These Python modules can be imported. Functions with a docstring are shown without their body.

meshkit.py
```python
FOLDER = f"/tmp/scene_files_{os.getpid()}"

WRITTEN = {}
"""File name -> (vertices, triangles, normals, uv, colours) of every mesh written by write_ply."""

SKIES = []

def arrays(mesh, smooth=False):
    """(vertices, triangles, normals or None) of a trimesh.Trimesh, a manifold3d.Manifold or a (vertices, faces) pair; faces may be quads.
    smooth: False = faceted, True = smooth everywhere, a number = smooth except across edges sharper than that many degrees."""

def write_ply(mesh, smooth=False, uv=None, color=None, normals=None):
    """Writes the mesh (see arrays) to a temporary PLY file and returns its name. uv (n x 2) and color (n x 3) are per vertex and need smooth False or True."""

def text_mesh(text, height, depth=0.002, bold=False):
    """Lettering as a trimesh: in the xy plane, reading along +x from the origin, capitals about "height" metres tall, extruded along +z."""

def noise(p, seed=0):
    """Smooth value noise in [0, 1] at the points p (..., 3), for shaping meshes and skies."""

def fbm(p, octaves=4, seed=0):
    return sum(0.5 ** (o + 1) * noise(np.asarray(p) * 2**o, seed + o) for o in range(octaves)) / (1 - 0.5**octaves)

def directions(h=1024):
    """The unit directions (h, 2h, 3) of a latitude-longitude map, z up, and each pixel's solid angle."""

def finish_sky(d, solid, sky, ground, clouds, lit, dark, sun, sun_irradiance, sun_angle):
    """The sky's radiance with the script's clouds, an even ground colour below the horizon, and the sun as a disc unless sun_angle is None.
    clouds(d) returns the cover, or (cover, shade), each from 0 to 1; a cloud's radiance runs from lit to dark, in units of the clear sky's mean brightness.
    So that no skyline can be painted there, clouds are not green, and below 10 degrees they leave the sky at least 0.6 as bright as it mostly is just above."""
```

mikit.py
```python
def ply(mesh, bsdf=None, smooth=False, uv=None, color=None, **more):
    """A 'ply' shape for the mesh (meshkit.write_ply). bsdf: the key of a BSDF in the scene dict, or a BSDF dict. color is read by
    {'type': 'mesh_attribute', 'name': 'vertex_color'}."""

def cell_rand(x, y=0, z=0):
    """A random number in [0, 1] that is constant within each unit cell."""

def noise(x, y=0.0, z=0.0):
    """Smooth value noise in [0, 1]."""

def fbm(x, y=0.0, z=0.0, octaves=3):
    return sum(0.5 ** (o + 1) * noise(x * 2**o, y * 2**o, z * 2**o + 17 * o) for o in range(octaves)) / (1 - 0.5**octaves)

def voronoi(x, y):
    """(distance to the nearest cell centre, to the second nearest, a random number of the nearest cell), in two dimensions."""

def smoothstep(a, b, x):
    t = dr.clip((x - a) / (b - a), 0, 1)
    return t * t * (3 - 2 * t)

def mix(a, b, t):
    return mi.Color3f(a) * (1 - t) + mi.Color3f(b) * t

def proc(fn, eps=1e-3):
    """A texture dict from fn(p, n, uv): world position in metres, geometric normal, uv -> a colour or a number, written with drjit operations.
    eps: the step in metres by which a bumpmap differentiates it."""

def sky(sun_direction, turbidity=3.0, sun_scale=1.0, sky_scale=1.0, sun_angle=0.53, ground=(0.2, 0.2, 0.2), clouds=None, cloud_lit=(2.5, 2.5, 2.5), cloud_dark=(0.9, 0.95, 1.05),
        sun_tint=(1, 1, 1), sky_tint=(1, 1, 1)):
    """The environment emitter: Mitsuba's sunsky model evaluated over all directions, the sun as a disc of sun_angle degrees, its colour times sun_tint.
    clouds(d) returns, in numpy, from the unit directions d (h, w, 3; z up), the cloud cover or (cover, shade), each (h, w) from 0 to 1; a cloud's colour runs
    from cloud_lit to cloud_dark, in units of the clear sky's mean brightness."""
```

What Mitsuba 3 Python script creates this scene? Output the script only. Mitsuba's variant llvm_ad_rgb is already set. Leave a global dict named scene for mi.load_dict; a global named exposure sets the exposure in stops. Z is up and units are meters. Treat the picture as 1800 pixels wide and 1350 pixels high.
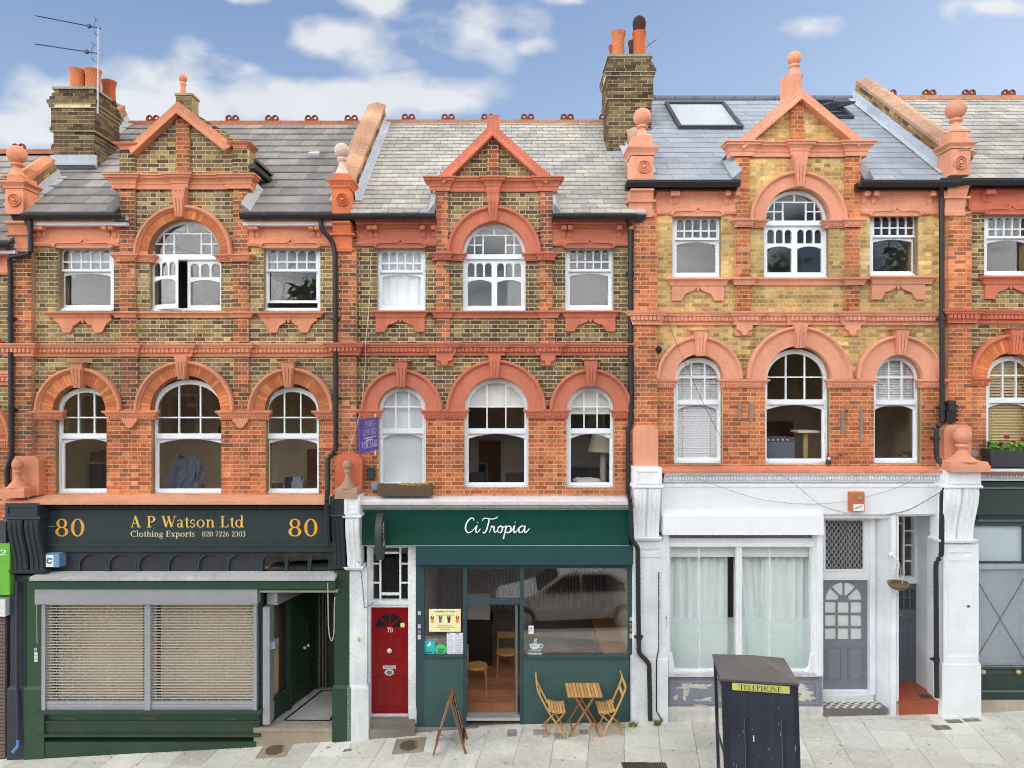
import math, numpy as np, trimesh, shapely, drjit as dr, mitsuba as mi
import mikit, meshkit
from shapely.geometry import Polygon, box as sbox, LineString, Point
from shapely.ops import unary_union
from shapely import affinity

# ---------------------------------------------------------------- camera, sky, exposure
FPX, CX, CY, DIST = 1250.0, 892.0, 685.0, 13.0          # focal length and optical centre in pixels of the 1800x1350 frame
ZC = (1270 - CY) * DIST / FPX                            # camera height over the pavement at the middle shop
T = mi.ScalarTransform4f
scene, labels = {}, {}
scene['camera'] = {'type': 'perspective', 'fov': math.degrees(2 * math.atan(900 / FPX)), 'fov_axis': 'x', 'near_clip': 0.05, 'far_clip': 2000.0,
                   'principal_point_offset_x': (900 - CX) / 1800, 'principal_point_offset_y': (675 - CY) / 1350,
                   'to_world': T().look_at(origin=[0, -DIST, ZC], target=[0, 0, ZC], up=[0, 0, 1])}
exposure = 2.87

SUN = np.array([0.74, 0.26, 0.66])


def clouds(d):
    x, y, z = d[..., 0], d[..., 1], np.maximum(d[..., 2], 1e-3)
    az, el = np.arctan2(x, y), np.arcsin(np.clip(z, 0, 1))
    q = np.stack([az * 3.0, el * 7.0, az * 0 + 3.7], -1)
    warp = meshkit.fbm(q * 1.3 + 9, 4, 5)
    n = meshkit.fbm(np.stack([az * 3.2 + warp * 1.3, el * 8.0 + warp, az * 0 + 1.0], -1), 6, 2)
    cover = np.clip((n - 0.30) * 4.0, 0, 0.95)
    inside = (np.abs(az) < 0.75) & (y > 0)
    # the photograph's own banks of cumulus, their edges broken by the same noise
    tx, tz = x / np.maximum(y, 1e-3), z / np.maximum(y, 1e-3)
    blob = 0 * az
    fine = meshkit.fbm(np.stack([tx * 11, tz * 20, az * 0], -1), 7, 8) - 0.5
    for px, py, rx, ry, s in ((40, 190, 120, 70, 1.0), (330, 135, 150, 45, .8), (620, 75, 120, 48, .95), (800, 45, 150, 60, .85), (700, 15, 120, 35, .6), (500, 180, 230, 48, 1.15), (700, 165, 150, 35, .85), (250, 195, 120, 45, .95),
                             (940, 82, 45, 18, .75), (1430, 48, 60, 18, .6), (1670, 25, 40, 20, .4), (1765, 12, 60, 14, .6), (980, 0, 60, 10, .5), (430, 0, 60, 10, .4)):
        u, w = (tx - (px - CX) / FPX) * FPX / rx, (tz - (CY - py) / FPX) * FPX / ry
        blob = np.maximum(blob, s * np.exp(-(u * u + w * w) * 0.8) + fine * 2.2 * np.exp(-(u * u + w * w) * 0.35))
    seen = np.clip((blob - 0.30) * 1.5, 0, 0.85)
    w = np.where(inside, np.clip((0.75 - np.abs(az)) / 0.12, 0, 1), 0) * np.clip((0.75 - el) / 0.12, 0, 1)
    # clouds facing the sun are bright, those seen against it are grey
    axis = SUN + np.array([0, 0.8, 0])
    b = np.clip((d @ (axis / np.linalg.norm(axis)) + 0.25) / 0.55, 0, 1)
    shade = np.clip(b * b * (3 - 2 * b) - 0.05 * np.clip(fine, 0, 1), 0, 1)
    haze = np.clip(0.30 - el * 0.50, 0, 0.30) * w          # the blue pales towards the roofs
    return np.clip(cover * (1 - w) + seen * w + haze * (1 - seen), 0, 0.97), shade - 0.045 * w


scene['sky_light'] = mikit.sky(SUN.tolist(), turbidity=3.0, sun_scale=0.18, sky_scale=0.64, sun_angle=2.0, clouds=clouds, cloud_lit=(10.6, 10.6, 10.5), cloud_dark=(1.62, 1.65, 1.70), sky_tint=(1.06, 1.0, 0.99), ground=(.25, .24, .23))

# ---------------------------------------------------------------- materials: the base colour travels in the uv (packed), the relief and wear come from noise


def lin(c):
    c = np.asarray(c, float) / 255
    return np.where(c < 0.04045, c / 12.92, ((c + 0.055) / 1.055) ** 2.4)


def pack(c):
    return np.clip(np.round(511 * np.sqrt(lin(c))), 0, 511)


def coded(c, wear):
    q = pack(np.asarray(c, float))
    return np.array([q[0] * 512 + q[1] + 0.5, q[2] + np.clip(wear, 0.03, 0.95)])


def painted(p, n, uv):
    u, v = mi.Float(uv.x), mi.Float(uv.y)
    r = dr.floor(u / 512)
    g = dr.floor(u - r * 512)
    b = dr.floor(v)
    c = mi.Color3f(dr.square(r / 511), dr.square(g / 511), dr.square(b / 511))
    amp = v - b
    tone = mikit.fbm(p.x * 2.3, p.y * 2.3, p.z * 2.3, 3) - 0.5
    streak = mikit.noise(p.x * 17.0, p.y * 17.0, p.z * 1.1) - 0.5
    grain = mikit.noise(p.x * 75.0, p.y * 75.0, p.z * 75.0) - 0.5
    k = 1 + amp * (tone * 1.3 + streak * 0.55 + grain * 0.75)
    # soot and damp: broad patches with a ragged edge, stronger on rough old surfaces
    broad = mikit.fbm(p.x * 0.55 + 3, p.y * 0.55, p.z * 0.8 + 1, 3) + 0.35 * tone + 0.12 * streak
    soot = mikit.smoothstep(0.50, 0.78, broad) * dr.clip(amp * 1.0 - 0.05, 0, 0.42)
    c = c * dr.clip(k, 0.25, 1.6)
    return c * (1 - soot) + mi.Color3f(0.075, 0.058, 0.045) * soot


PAINT = mikit.proc(painted)


def princ(**k):
    return {'type': 'twosided', 'b': {'type': 'principled', 'base_color': PAINT, **k}}


MATS = {'matte': princ(roughness=0.9, specular=0.25), 'satin': princ(roughness=0.5, specular=0.45), 'gloss': princ(roughness=0.25, specular=0.3),
        'mirror': princ(roughness=0.07, specular=0.4, clearcoat=0.3, clearcoat_gloss=0.95), 'metal': princ(roughness=0.42, metallic=0.55, specular=0.5)}
for k, b in MATS.items():
    scene['finish_' + k] = b
scene['finish_film'] = {'type': 'blendbsdf', 'weight': 0.4, 'a': {'type': 'null'}, 'b': princ(roughness=0.6, specular=0.3)}
scene['finish_glass'] = {'type': 'thindielectric', 'int_ior': 1.5}
scene['finish_shop_glass'] = {'type': 'thindielectric', 'int_ior': 2.0}
scene['finish_leaf'] = {'type': 'twosided', 'b': {'type': 'principled', 'base_color': PAINT, 'roughness': 0.6, 'specular': 0.4}}

# ---------------------------------------------------------------- mesh builder; points are (X, projection towards the street, Z)


def wx(px, pr=0.0):
    return (np.asarray(px, float) - CX) * (DIST - pr) / FPX


def wz(py, pr=0.0):
    return ZC + (CY - np.asarray(py, float)) * (DIST - pr) / FPX


class M:
    def __init__(s):
        s.v, s.f, s.u, s.n = [], [], [], 0

    def add(s, v, f, col=None, wear=0.25):
        v, f = np.asarray(v, float).reshape(-1, 3), np.asarray(f, int)
        if f.shape[1] == 4:
            f = np.vstack([f[:, [0, 1, 2]], f[:, [0, 2, 3]]])
        s.v.append(v)
        s.f.append(f + s.n)
        s.n += len(v)
        s.u.append(np.full((len(v), 2), -1.0) if col is None else np.tile(coded(col, wear), (len(v), 1)))
        return s

    def box(s, x0, x1, p0, p1, z0, z1, col=None, wear=0.25):
        v = [(x, p, z) for x in (x0, x1) for p in (p0, p1) for z in (z0, z1)]
        return s.add(v, [[0, 1, 3, 2], [4, 6, 7, 5], [0, 4, 5, 1], [2, 3, 7, 6], [0, 2, 6, 4], [1, 5, 7, 3]], col, wear)

    def pbox(s, px0, px1, py0, py1, p0, p1, col=None, wear=0.25):
        """a box whose front face (at projection p1) covers the given rectangle of the elevation"""
        return s.box(wx(px0, p1), wx(px1, p1), p0, p1, wz(py1, p1), wz(py0, p1), col, wear)

    def tm(s, m, col=None, wear=0.25):
        return s.add(np.array(m.vertices), np.array(m.faces), col, wear)

    def hexa(s, a, b, col=None, wear=0.25):
        """two quads (4 points each) joined"""
        return s.add(list(a) + list(b), [[0, 1, 2, 3], [7, 6, 5, 4], [0, 4, 5, 1], [1, 5, 6, 2], [2, 6, 7, 3], [3, 7, 4, 0]], col, wear)

    def ext(s, poly, p0, p1, col=None, wear=0.25, back=False):
        """polygon of the elevation (X, Z) drawn out from p0 to p1"""
        for g in getattr(poly, 'geoms', [poly]):
            if g.is_empty or g.geom_type != 'Polygon' or g.area < 1e-6:
                continue
            v2, f = trimesh.creation.triangulate_polygon(g, engine='earcut')
            v = np.column_stack([v2[:, 0], np.full(len(v2), p1), v2[:, 1]])
            s.add(v, f, col, wear)
            if back:
                v = v.copy()
                v[:, 1] = p0
                s.add(v, f[:, ::-1], col, wear)
            for ring in [g.exterior, *g.interiors]:
                c = np.array(ring.coords)[:-1]
                n = len(c)
                v = np.vstack([np.column_stack([c[:, 0], np.full(n, p0), c[:, 1]]), np.column_stack([c[:, 0], np.full(n, p1), c[:, 1]])])
                i = np.arange(n)
                j = (i + 1) % n
                s.add(v, np.column_stack([i, j, j + n, i + n]), col, wear)
        return s

    def sheet(s, poly, p, col=None, wear=0.25):
        for g in getattr(poly, 'geoms', [poly]):
            if g.geom_type == 'Polygon' and g.area > 1e-6:
                v2, f = trimesh.creation.triangulate_polygon(g, engine='earcut')
                s.add(np.column_stack([v2[:, 0], np.full(len(v2), p), v2[:, 1]]), f, col, wear)
        return s

    def side(s, poly, x0, x1, col=None, wear=0.25):
        """polygon of the side view (projection, Z) drawn out along X"""
        for g in getattr(poly, 'geoms', [poly]):
            v2, f = trimesh.creation.triangulate_polygon(g, engine='earcut')
            for x in (x0, x1):
                s.add(np.column_stack([np.full(len(v2), x), v2]), f, col, wear)
            c = np.array(g.exterior.coords)[:-1]
            n = len(c)
            i = np.arange(n)
            j = (i + 1) % n
            s.add(np.vstack([np.column_stack([np.full(n, x0), c]), np.column_stack([np.full(n, x1), c])]), np.column_stack([i, j, j + n, i + n]), col, wear)
        return s

    def sweep(s, path, prof, to3, closed=False, col=None, wear=0.25):
        """profile (out, h) along a 2D path with mitred corners; outwards is to the left of the path"""
        P = np.asarray(path, float)
        P = P[np.r_[True, np.linalg.norm(np.diff(P, axis=0), axis=1) > 1e-6]]
        d = np.diff(P, axis=0)
        d /= np.linalg.norm(d, axis=1, keepdims=True)
        nr = np.column_stack([-d[:, 1], d[:, 0]])
        mt = []
        for i in range(len(P)):
            a, b = nr[max(i - 1, 0)], nr[min(i, len(nr) - 1)]
            mt.append((a + b) / max(1 + a @ b, 0.2))
        mt = np.array(mt)
        prof = np.asarray(prof, float)
        k = len(prof)
        v = []
        for p, m in zip(P, mt):
            for o, h in prof:
                q = p + m * o
                v.append(to3(q[0], q[1], h))
        f = []
        for i in range(len(P) - 1):
            for j in range(k - 1):
                f.append([i * k + j, (i + 1) * k + j, (i + 1) * k + j + 1, i * k + j + 1])
        s.add(v, f, col, wear)
        for e in (0, len(P) - 1):   # close the ends
            try:
                pl = Polygon(prof).buffer(0)
                pts = np.array(v[e * k:(e + 1) * k])
                s.add(np.vstack([pts, pts.mean(0)]), [[j, j + 1, k] for j in range(k - 1)], col, wear)
            except Exception:
                pass
        return s

    def plan(s, path, prof, col=None, wear=0.25):
        """path in plan (X, projection) from left to right"""
        return s.sweep(path, prof, lambda a, b, h: (a, b, h), col=col, wear=wear)

    def elev(s, path, prof, col=None, wear=0.25):
        """path in elevation (X, Z); profile (out in the wall's plane, projection)"""
        return s.sweep(path, prof, lambda a, b, h: (a, h, b), col=col, wear=wear)

    def lathe(s, x, p, prof, n=20, col=None, wear=0.25):
        """profile (radius, z) about the upright axis at (x, p)"""
        a = np.arange(n) * 2 * np.pi / n
        k = len(prof)
        v = [(x + r * math.cos(t), p + r * math.sin(t), z) for t in a for r, z in prof]
        f = [[i * k + j, ((i + 1) % n) * k + j, ((i + 1) % n) * k + j + 1, i * k + j + 1] for i in range(n) for j in range(k - 1)]
        return s.add(v, f, col, wear)

    def disc_lathe(s, x, z, prof, n=20, col=None, wear=0.25):
        """profile (radius, projection) about the axis through (x, z) square to the wall"""
        a = np.arange(n) * 2 * np.pi / n
        k = len(prof)
        v = [(x + r * math.cos(t), p, z + r * math.sin(t)) for t in a for r, p in prof]
        f = [[i * k + j, ((i + 1) % n) * k + j, ((i + 1) % n) * k + j + 1, i * k + j + 1] for i in range(n) for j in range(k - 1)]
        return s.add(v, f, col, wear)

    def tube(s, pts, r, n=8, col=None, wear=0.1):
        P = np.asarray(pts, float)
        t = np.gradient(P, axis=0)
        t /= np.linalg.norm(t, axis=1, keepdims=True) + 1e-12
        up = np.where(np.abs(t[:, 2:]) < 0.9, [[0, 0, 1.0]], [[1.0, 0.05, 0]])
        a = np.cross(t, up)
        a /= np.linalg.norm(a, axis=1, keepdims=True) + 1e-12
        b = np.cross(t, a)
        ang = np.arange(n) * 2 * np.pi / n
        r = np.broadcast_to(r, (len(P),))
        v = P[:, None] + r[:, None, None] * (np.cos(ang)[None, :, None] * a[:, None] + np.sin(ang)[None, :, None] * b[:, None])
        k = len(P)
        f = [[i * n + j, i * n + (j + 1) % n, (i + 1) * n + (j + 1) % n, (i + 1) * n + j] for i in range(k - 1) for j in range(n)]
        s.add(v.reshape(-1, 3), f, col, wear)
        for e in (0, k - 1):
            s.add(np.vstack([v[e], P[e]]), [[j, (j + 1) % n, n] for j in range(n)], col, wear)
        return s

    def bar(s, a, b, w, h, col=None, wear=0.25, up=(0, 0, 1)):
        """a squared bar between two points, w wide and h deep"""
        a, b = np.asarray(a, float), np.asarray(b, float)
        t = (b - a) / np.linalg.norm(b - a)
        sx = np.cross(t, up)
        sx /= np.linalg.norm(sx)
        sy = np.cross(sx, t)
        q = [sx * w / 2 + sy * h / 2, -sx * w / 2 + sy * h / 2, -sx * w / 2 - sy * h / 2, sx * w / 2 - sy * h / 2]
        return s.hexa([a + k for k in q], [b + k for k in q], col, wear)

    def done(s, col, wear):
        v, f, u = np.vstack(s.v), np.vstack(s.f), np.vstack(s.u)
        none = u[:, 0] < 0
        u[none] = coded(col, wear)
        v = v * [1, -1, 1]
        return v, f[:, ::-1], u


USED = set()


def number(base):
    if base not in USED:
        USED.add(base)
        return base
    k = 1
    while f'{base}_{k:03d}' in USED:
        k += 1
    USED.add(f'{base}_{k:03d}')
    return f'{base}_{k:03d}'


_counts = {}


def number_fast(base):
    k = _counts.get(base, 0)
    _counts[base] = k + 1
    key = base if k == 0 else f'{base}_{k:03d}'
    USED.add(key)
    return key


def shape(m, col=(200, 200, 200), finish='matte', wear=0.25, smooth=False):
    v, f, u = m.done(col, wear)
    if smooth:
        t = trimesh.Trimesh(v, f, process=False)
        t.visual = trimesh.visual.TextureVisuals(uv=u) if False else t.visual
        # weld, then split at sharp edges
        q = np.round(v / 1e-5).astype(np.int64)
        _, first, inv = np.unique(np.column_stack([q, np.round(u * 100).astype(np.int64)]), axis=0, return_index=True, return_inverse=True)
        inv = inv.reshape(-1)
        v, u, f = v[first], u[first], inv[f]
        f = f[(f[:, 0] != f[:, 1]) & (f[:, 1] != f[:, 2]) & (f[:, 0] != f[:, 2])]
        fn = np.cross(v[f[:, 1]] - v[f[:, 0]], v[f[:, 2]] - v[f[:, 0]])
        fl = np.linalg.norm(fn, axis=1, keepdims=True)
        f, fn, fl = f[fl[:, 0] > 1e-14], fn[fl[:, 0] > 1e-14], fl[fl[:, 0] > 1e-14]
        unit = fn / fl
        cosl = math.cos(math.radians(40 if smooth is True else smooth))
        around = {}
        for i, tri in enumerate(f):
            for c in tri:
                around.setdefault(c, []).append(i)
        nv, nn, nu = [], [], []
        for i, tri in enumerate(f):
            for c in tri:
                ids = around[c]
                keep = [j for j in ids if unit[j] @ unit[i] > cosl]
                n = fn[keep].sum(0)
                nv.append(v[c]), nu.append(u[c]), nn.append(n / (np.linalg.norm(n) + 1e-20))
        v, u, f = np.array(nv), np.array(nu), np.arange(len(nv)).reshape(-1, 3)
        path = meshkit.write_ply((v, f), False, u, None, normals=np.array(nn))
        return {'type': 'ply', 'filename': path, 'face_normals': False, 'bsdf': {'type': 'ref', 'id': 'finish_' + finish}}
    return mikit.ply((v, f), 'finish_' + finish, uv=u)


def put(base, m, col=(200, 200, 200), finish='matte', wear=0.25, smooth=False, kind=None, label=None):
    if not m.v:
        return None
    key = number(base)
    scene[key] = shape(m, col, finish, wear, smooth)
    if kind or label:
        labels[key] = {**({'kind': kind} if kind else {}), **({'label': label} if label else {})}
    return key


def thing(base, label, category, group=None):
    key = number(base)
    labels[key] = {'label': label, 'category': category, **({'group': group} if group else {})}
    return key


def struct(base, m, col, finish='matte', wear=0.3, kind='structure', label=None):
    key = put(base, m, col, finish, wear)
    labels[key] = {'kind': kind, **({'label': label} if label else {})}
    return key


def glass(base, m, kind='finish_glass'):
    key = number_fast(base)
    v, f, u = m.done((255, 255, 255), 0)
    scene[key] = mikit.ply((v, f), kind)
    return key


rng = np.random.default_rng(7)


def arch_poly(x0, x1, zs, zb, rise=None, n=24):
    """a door- or window-shaped outline: straight sides from zb to zs, a half round (or half ellipse of the given rise) over them"""
    c, r = (x0 + x1) / 2, (x1 - x0) / 2
    rise = r if rise is None else rise
    t = np.linspace(0, np.pi, n + 1)
    return Polygon([(x0, zb), (x1, zb)] + [(c + r * math.cos(a), zs + rise * math.sin(a)) for a in t])


def seg_poly(x0, x1, z0, z1, sag, n=10):
    """a rectangle whose top bows up by sag"""
    t = np.linspace(0, 1, n + 1)
    return Polygon([(x0, z0), (x1, z0)] + [(x1 + (x0 - x1) * a, z1 - sag + sag * 4 * a * (1 - a)) for a in t])


def rect(px0, px1, py0, py1, pr=0.0):
    return sbox(float(wx(px0, pr)), float(wz(py1, pr)), float(wx(px1, pr)), float(wz(py0, pr)))


GX = [-500, 0, 34, 446, 640, 892, 1113, 1400, 1718, 1800, 2400]
GY = [1352, 1327, 1325, 1303, 1290, 1271, 1266, 1256, 1249, 1244, 1212]


def gz(x, pr=0.0):
    """height of the pavement: it climbs to the right and falls a little to the road"""
    return float(np.interp(x, wx(GX), wz(GY))) - 0.02 * pr
# ---------------------------------------------------------------- bricks
PAL = {'stock': [((102, 82, 64), 4), ((128, 107, 78), 5), ((150, 128, 88), 5), ((170, 148, 100), 3), ((138, 120, 96), 4), ((92, 74, 62), 2), ((150, 104, 66), 1)],
       'dark': [((92, 76, 60), 5), ((110, 91, 69), 6), ((130, 112, 80), 4), ((146, 128, 90), 2), ((80, 66, 58), 3)],
       'ochre': [((190, 158, 100), 6), ((198, 168, 112), 5), ((176, 146, 96), 4), ((202, 178, 128), 3), ((160, 134, 94), 2), ((178, 138, 90), 2)],
       'red': [((180, 104, 70), 6), ((188, 114, 76), 5), ((165, 93, 64), 4), ((192, 126, 90), 2), ((148, 88, 66), 2), ((128, 88, 70), 1)],
       'redold': [((174, 102, 70), 5), ((158, 90, 62), 5), ((136, 84, 66), 4), ((110, 80, 67), 4), ((188, 118, 80), 3)]}
MORTAR = {'stock': (206, 190, 148), 'dark': (204, 188, 146), 'ochre': (206, 180, 130), 'red': (214, 168, 124), 'redold': (208, 174, 134)}
ROW, LEN = 0.0775, 0.2225
_bv = {}


def brick_shape(pal, i):
    if (pal, i) not in _bv:
        m = M()
        v = [(0, 0, 0), (1, 0, 0), (1, 0, 1), (0, 0, 1), (.015, 1, .045), (.985, 1, .045), (.985, 1, .955), (.015, 1, .955), (0, .94, 0), (1, .94, 0), (1, .94, 1), (0, .94, 1)]
        m.add(v, [[4, 5, 6, 7], [8, 9, 5, 4], [9, 10, 6, 5], [10, 11, 7, 6], [11, 8, 4, 7], [0, 1, 9, 8], [1, 2, 10, 9], [2, 3, 11, 10], [3, 0, 8, 11]])
        base = np.array(PAL[pal][i][0], float)
        jit = 1 + 0.07 * np.sin(i * 5.1 + 1)
        _bv[pal, i] = shape(m, np.clip(base * jit, 0, 255), 'matte', 0.55)
    return _bv[pal, i]


class Bricks:
    """the brickwork of one house: up to `room` whole bricks are entries of their own, the rest is one mesh"""

    def __init__(s, owner, room):
        s.owner, s.room, s.rest, s.whole, s.back = owner, room, M(), [], M()

    def region(s, poly, pr, pal, depth=0.03, single=False, mortar=None):
        s.back.ext(poly, pr - depth - 0.02, pr - 0.004, mortar or MORTAR[pal], 0.35)
        x0, z0, x1, z1 = poly.bounds
        w = np.array([k for _, k in PAL[pal]], float)
        w /= w.sum()
        shapely.prepare(poly)
        boxes = []
        for r in range(int(math.floor(z0 / ROW)) - 1, int(math.ceil(z1 / ROW)) + 1):
            za = r * ROW
            x = math.floor((x0 - 1) / 0.3375) * 0.3375 + (0.16875 if r % 2 else 0.0)
            while x < x1:
                for L in (0.213, 0.1005):
                    if x + L > x0 and x < x1:
                        boxes.append((x, za, x + L, za + ROW - 0.0135))
                    x += L + 0.012
        boxes = np.array(boxes)
        gb = shapely.box(boxes[:, 0], boxes[:, 1], boxes[:, 2], boxes[:, 3])
        full, hit = shapely.contains(poly, gb), shapely.intersects(poly, gb)
        dirt = meshkit.fbm(np.stack([boxes[:, 0] * 0.9, boxes[:, 1] * 1.2, boxes[:, 0] * 0 + pr], -1), 3, 4)
        for b, g, fu, hi, dt in zip(boxes, gb, full, hit, dirt):
            if not hi:
                continue
            # weathered patches: the noise leans the choice to the sooty or the clean end of the palette
            i = int(rng.choice(len(w), p=w))
            top = pr + rng.uniform(-0.002, 0.002)
            if fu and single and b[2] - b[0] > 0.2:
                s.whole.append((b, pr - depth, top, pal, i))
                continue
            col = np.clip(np.array(PAL[pal][i][0], float) * (1 + 0.55 * (dt - 0.5)) * rng.uniform(0.93, 1.07), 0, 255)
            if fu:
                x_, z_, X_, Z_ = b
                p0 = pr - depth
                s.rest.add([(x_, p0, z_), (X_, p0, z_), (X_, p0, Z_), (x_, p0, Z_), (x_, top, z_), (X_, top, z_), (X_, top, Z_), (x_, top, Z_)],
                           [[4, 5, 6, 7], [0, 1, 5, 4], [1, 2, 6, 5], [2, 3, 7, 6], [3, 0, 4, 7]], col, 0.55)
            else:
                c = g.intersection(poly)
                if c.area > 3e-4:
                    s.rest.ext(c, pr - depth, top, col, 0.55)

    def finish(s, wall_key):
        s.whole.sort(key=lambda e: math.hypot(e[0][0], e[0][1] - ZC))
        rest = s.whole[s.room:]
        for b, p0, p1, pal, i in s.whole[:s.room]:
            key = number_fast(wall_key + '__brick')
            scene[key] = {**brick_shape(pal, i), 'to_world': T().translate([float(b[0]), float(-p0), float(b[1])]).scale([float(b[2] - b[0]), float(p1 - p0), float(b[3] - b[1])])}
        for b, p0, p1, pal, i in rest:
            s.rest.box(b[0], b[2], p0, p1, b[1], b[3], PAL[pal][i][0], 0.55)
        put(wall_key + '__brickwork', s.rest, kind='stuff')


# ---------------------------------------------------------------- moulding profiles: (out, height) with height from 0 (foot) to 1 (top)
STRING = [(0, 0), (.035, 0), (.035, .2), (.05, .24), (.05, .33), (.058, .36), (.07, .62), (.115, .68), (.12, .8), (.14, .86), (.15, .98), (.14, 1.0), (0, 1.06)]
CORNICE = [(0, 0), (.03, 0), (.03, .3), (.045, .34), (.05, .5), (.08, .66), (.12, .74), (.12, .84), (.15, .9), (.15, 1), (0, 1.04)]
SILL = [(0, 0), (.02, 0), (.03, .3), (.055, .6), (.09, .72), (.1, .78), (.1, 1), (0, 1.06)]
IMPOST = [(0, 0), (.02, 0), (.02, .38), (.035, .42), (.045, .6), (.07, .78), (.085, .82), (.085, 1), (0, 1.04)]
RAKE = [(0, 0.0), (0, .09), (-.05, .09), (-.06, .12), (-.105, .12), (-.135, .17), (-.165, .18), (-.19, .18), (-.19, -.1), (0, -.1)]


def prof(p, y0, y1, k=1.0):
    z0, z1 = float(wz(y1)), float(wz(y0))
    return [(o * k, z0 + (z1 - z0) * h) for o, h in p]


def steps(px0, px1, breaks, base=0.0):
    """plan path of a moulding from px0 to px1 with the given (px0, px1, projection) breaks"""
    pts = [(float(wx(px0)), base)]
    for a, b, p in breaks:
        pts += [(float(wx(a)), base), (float(wx(a)), p), (float(wx(b)), p), (float(wx(b)), base)]
    return pts + [(float(wx(px1)), base)]


def boxed(px0, px1, pr, back=-.02):
    return [(float(wx(px0)), back), (float(wx(px0)), pr), (float(wx(px1)), pr), (float(wx(px1)), back)]


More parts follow.
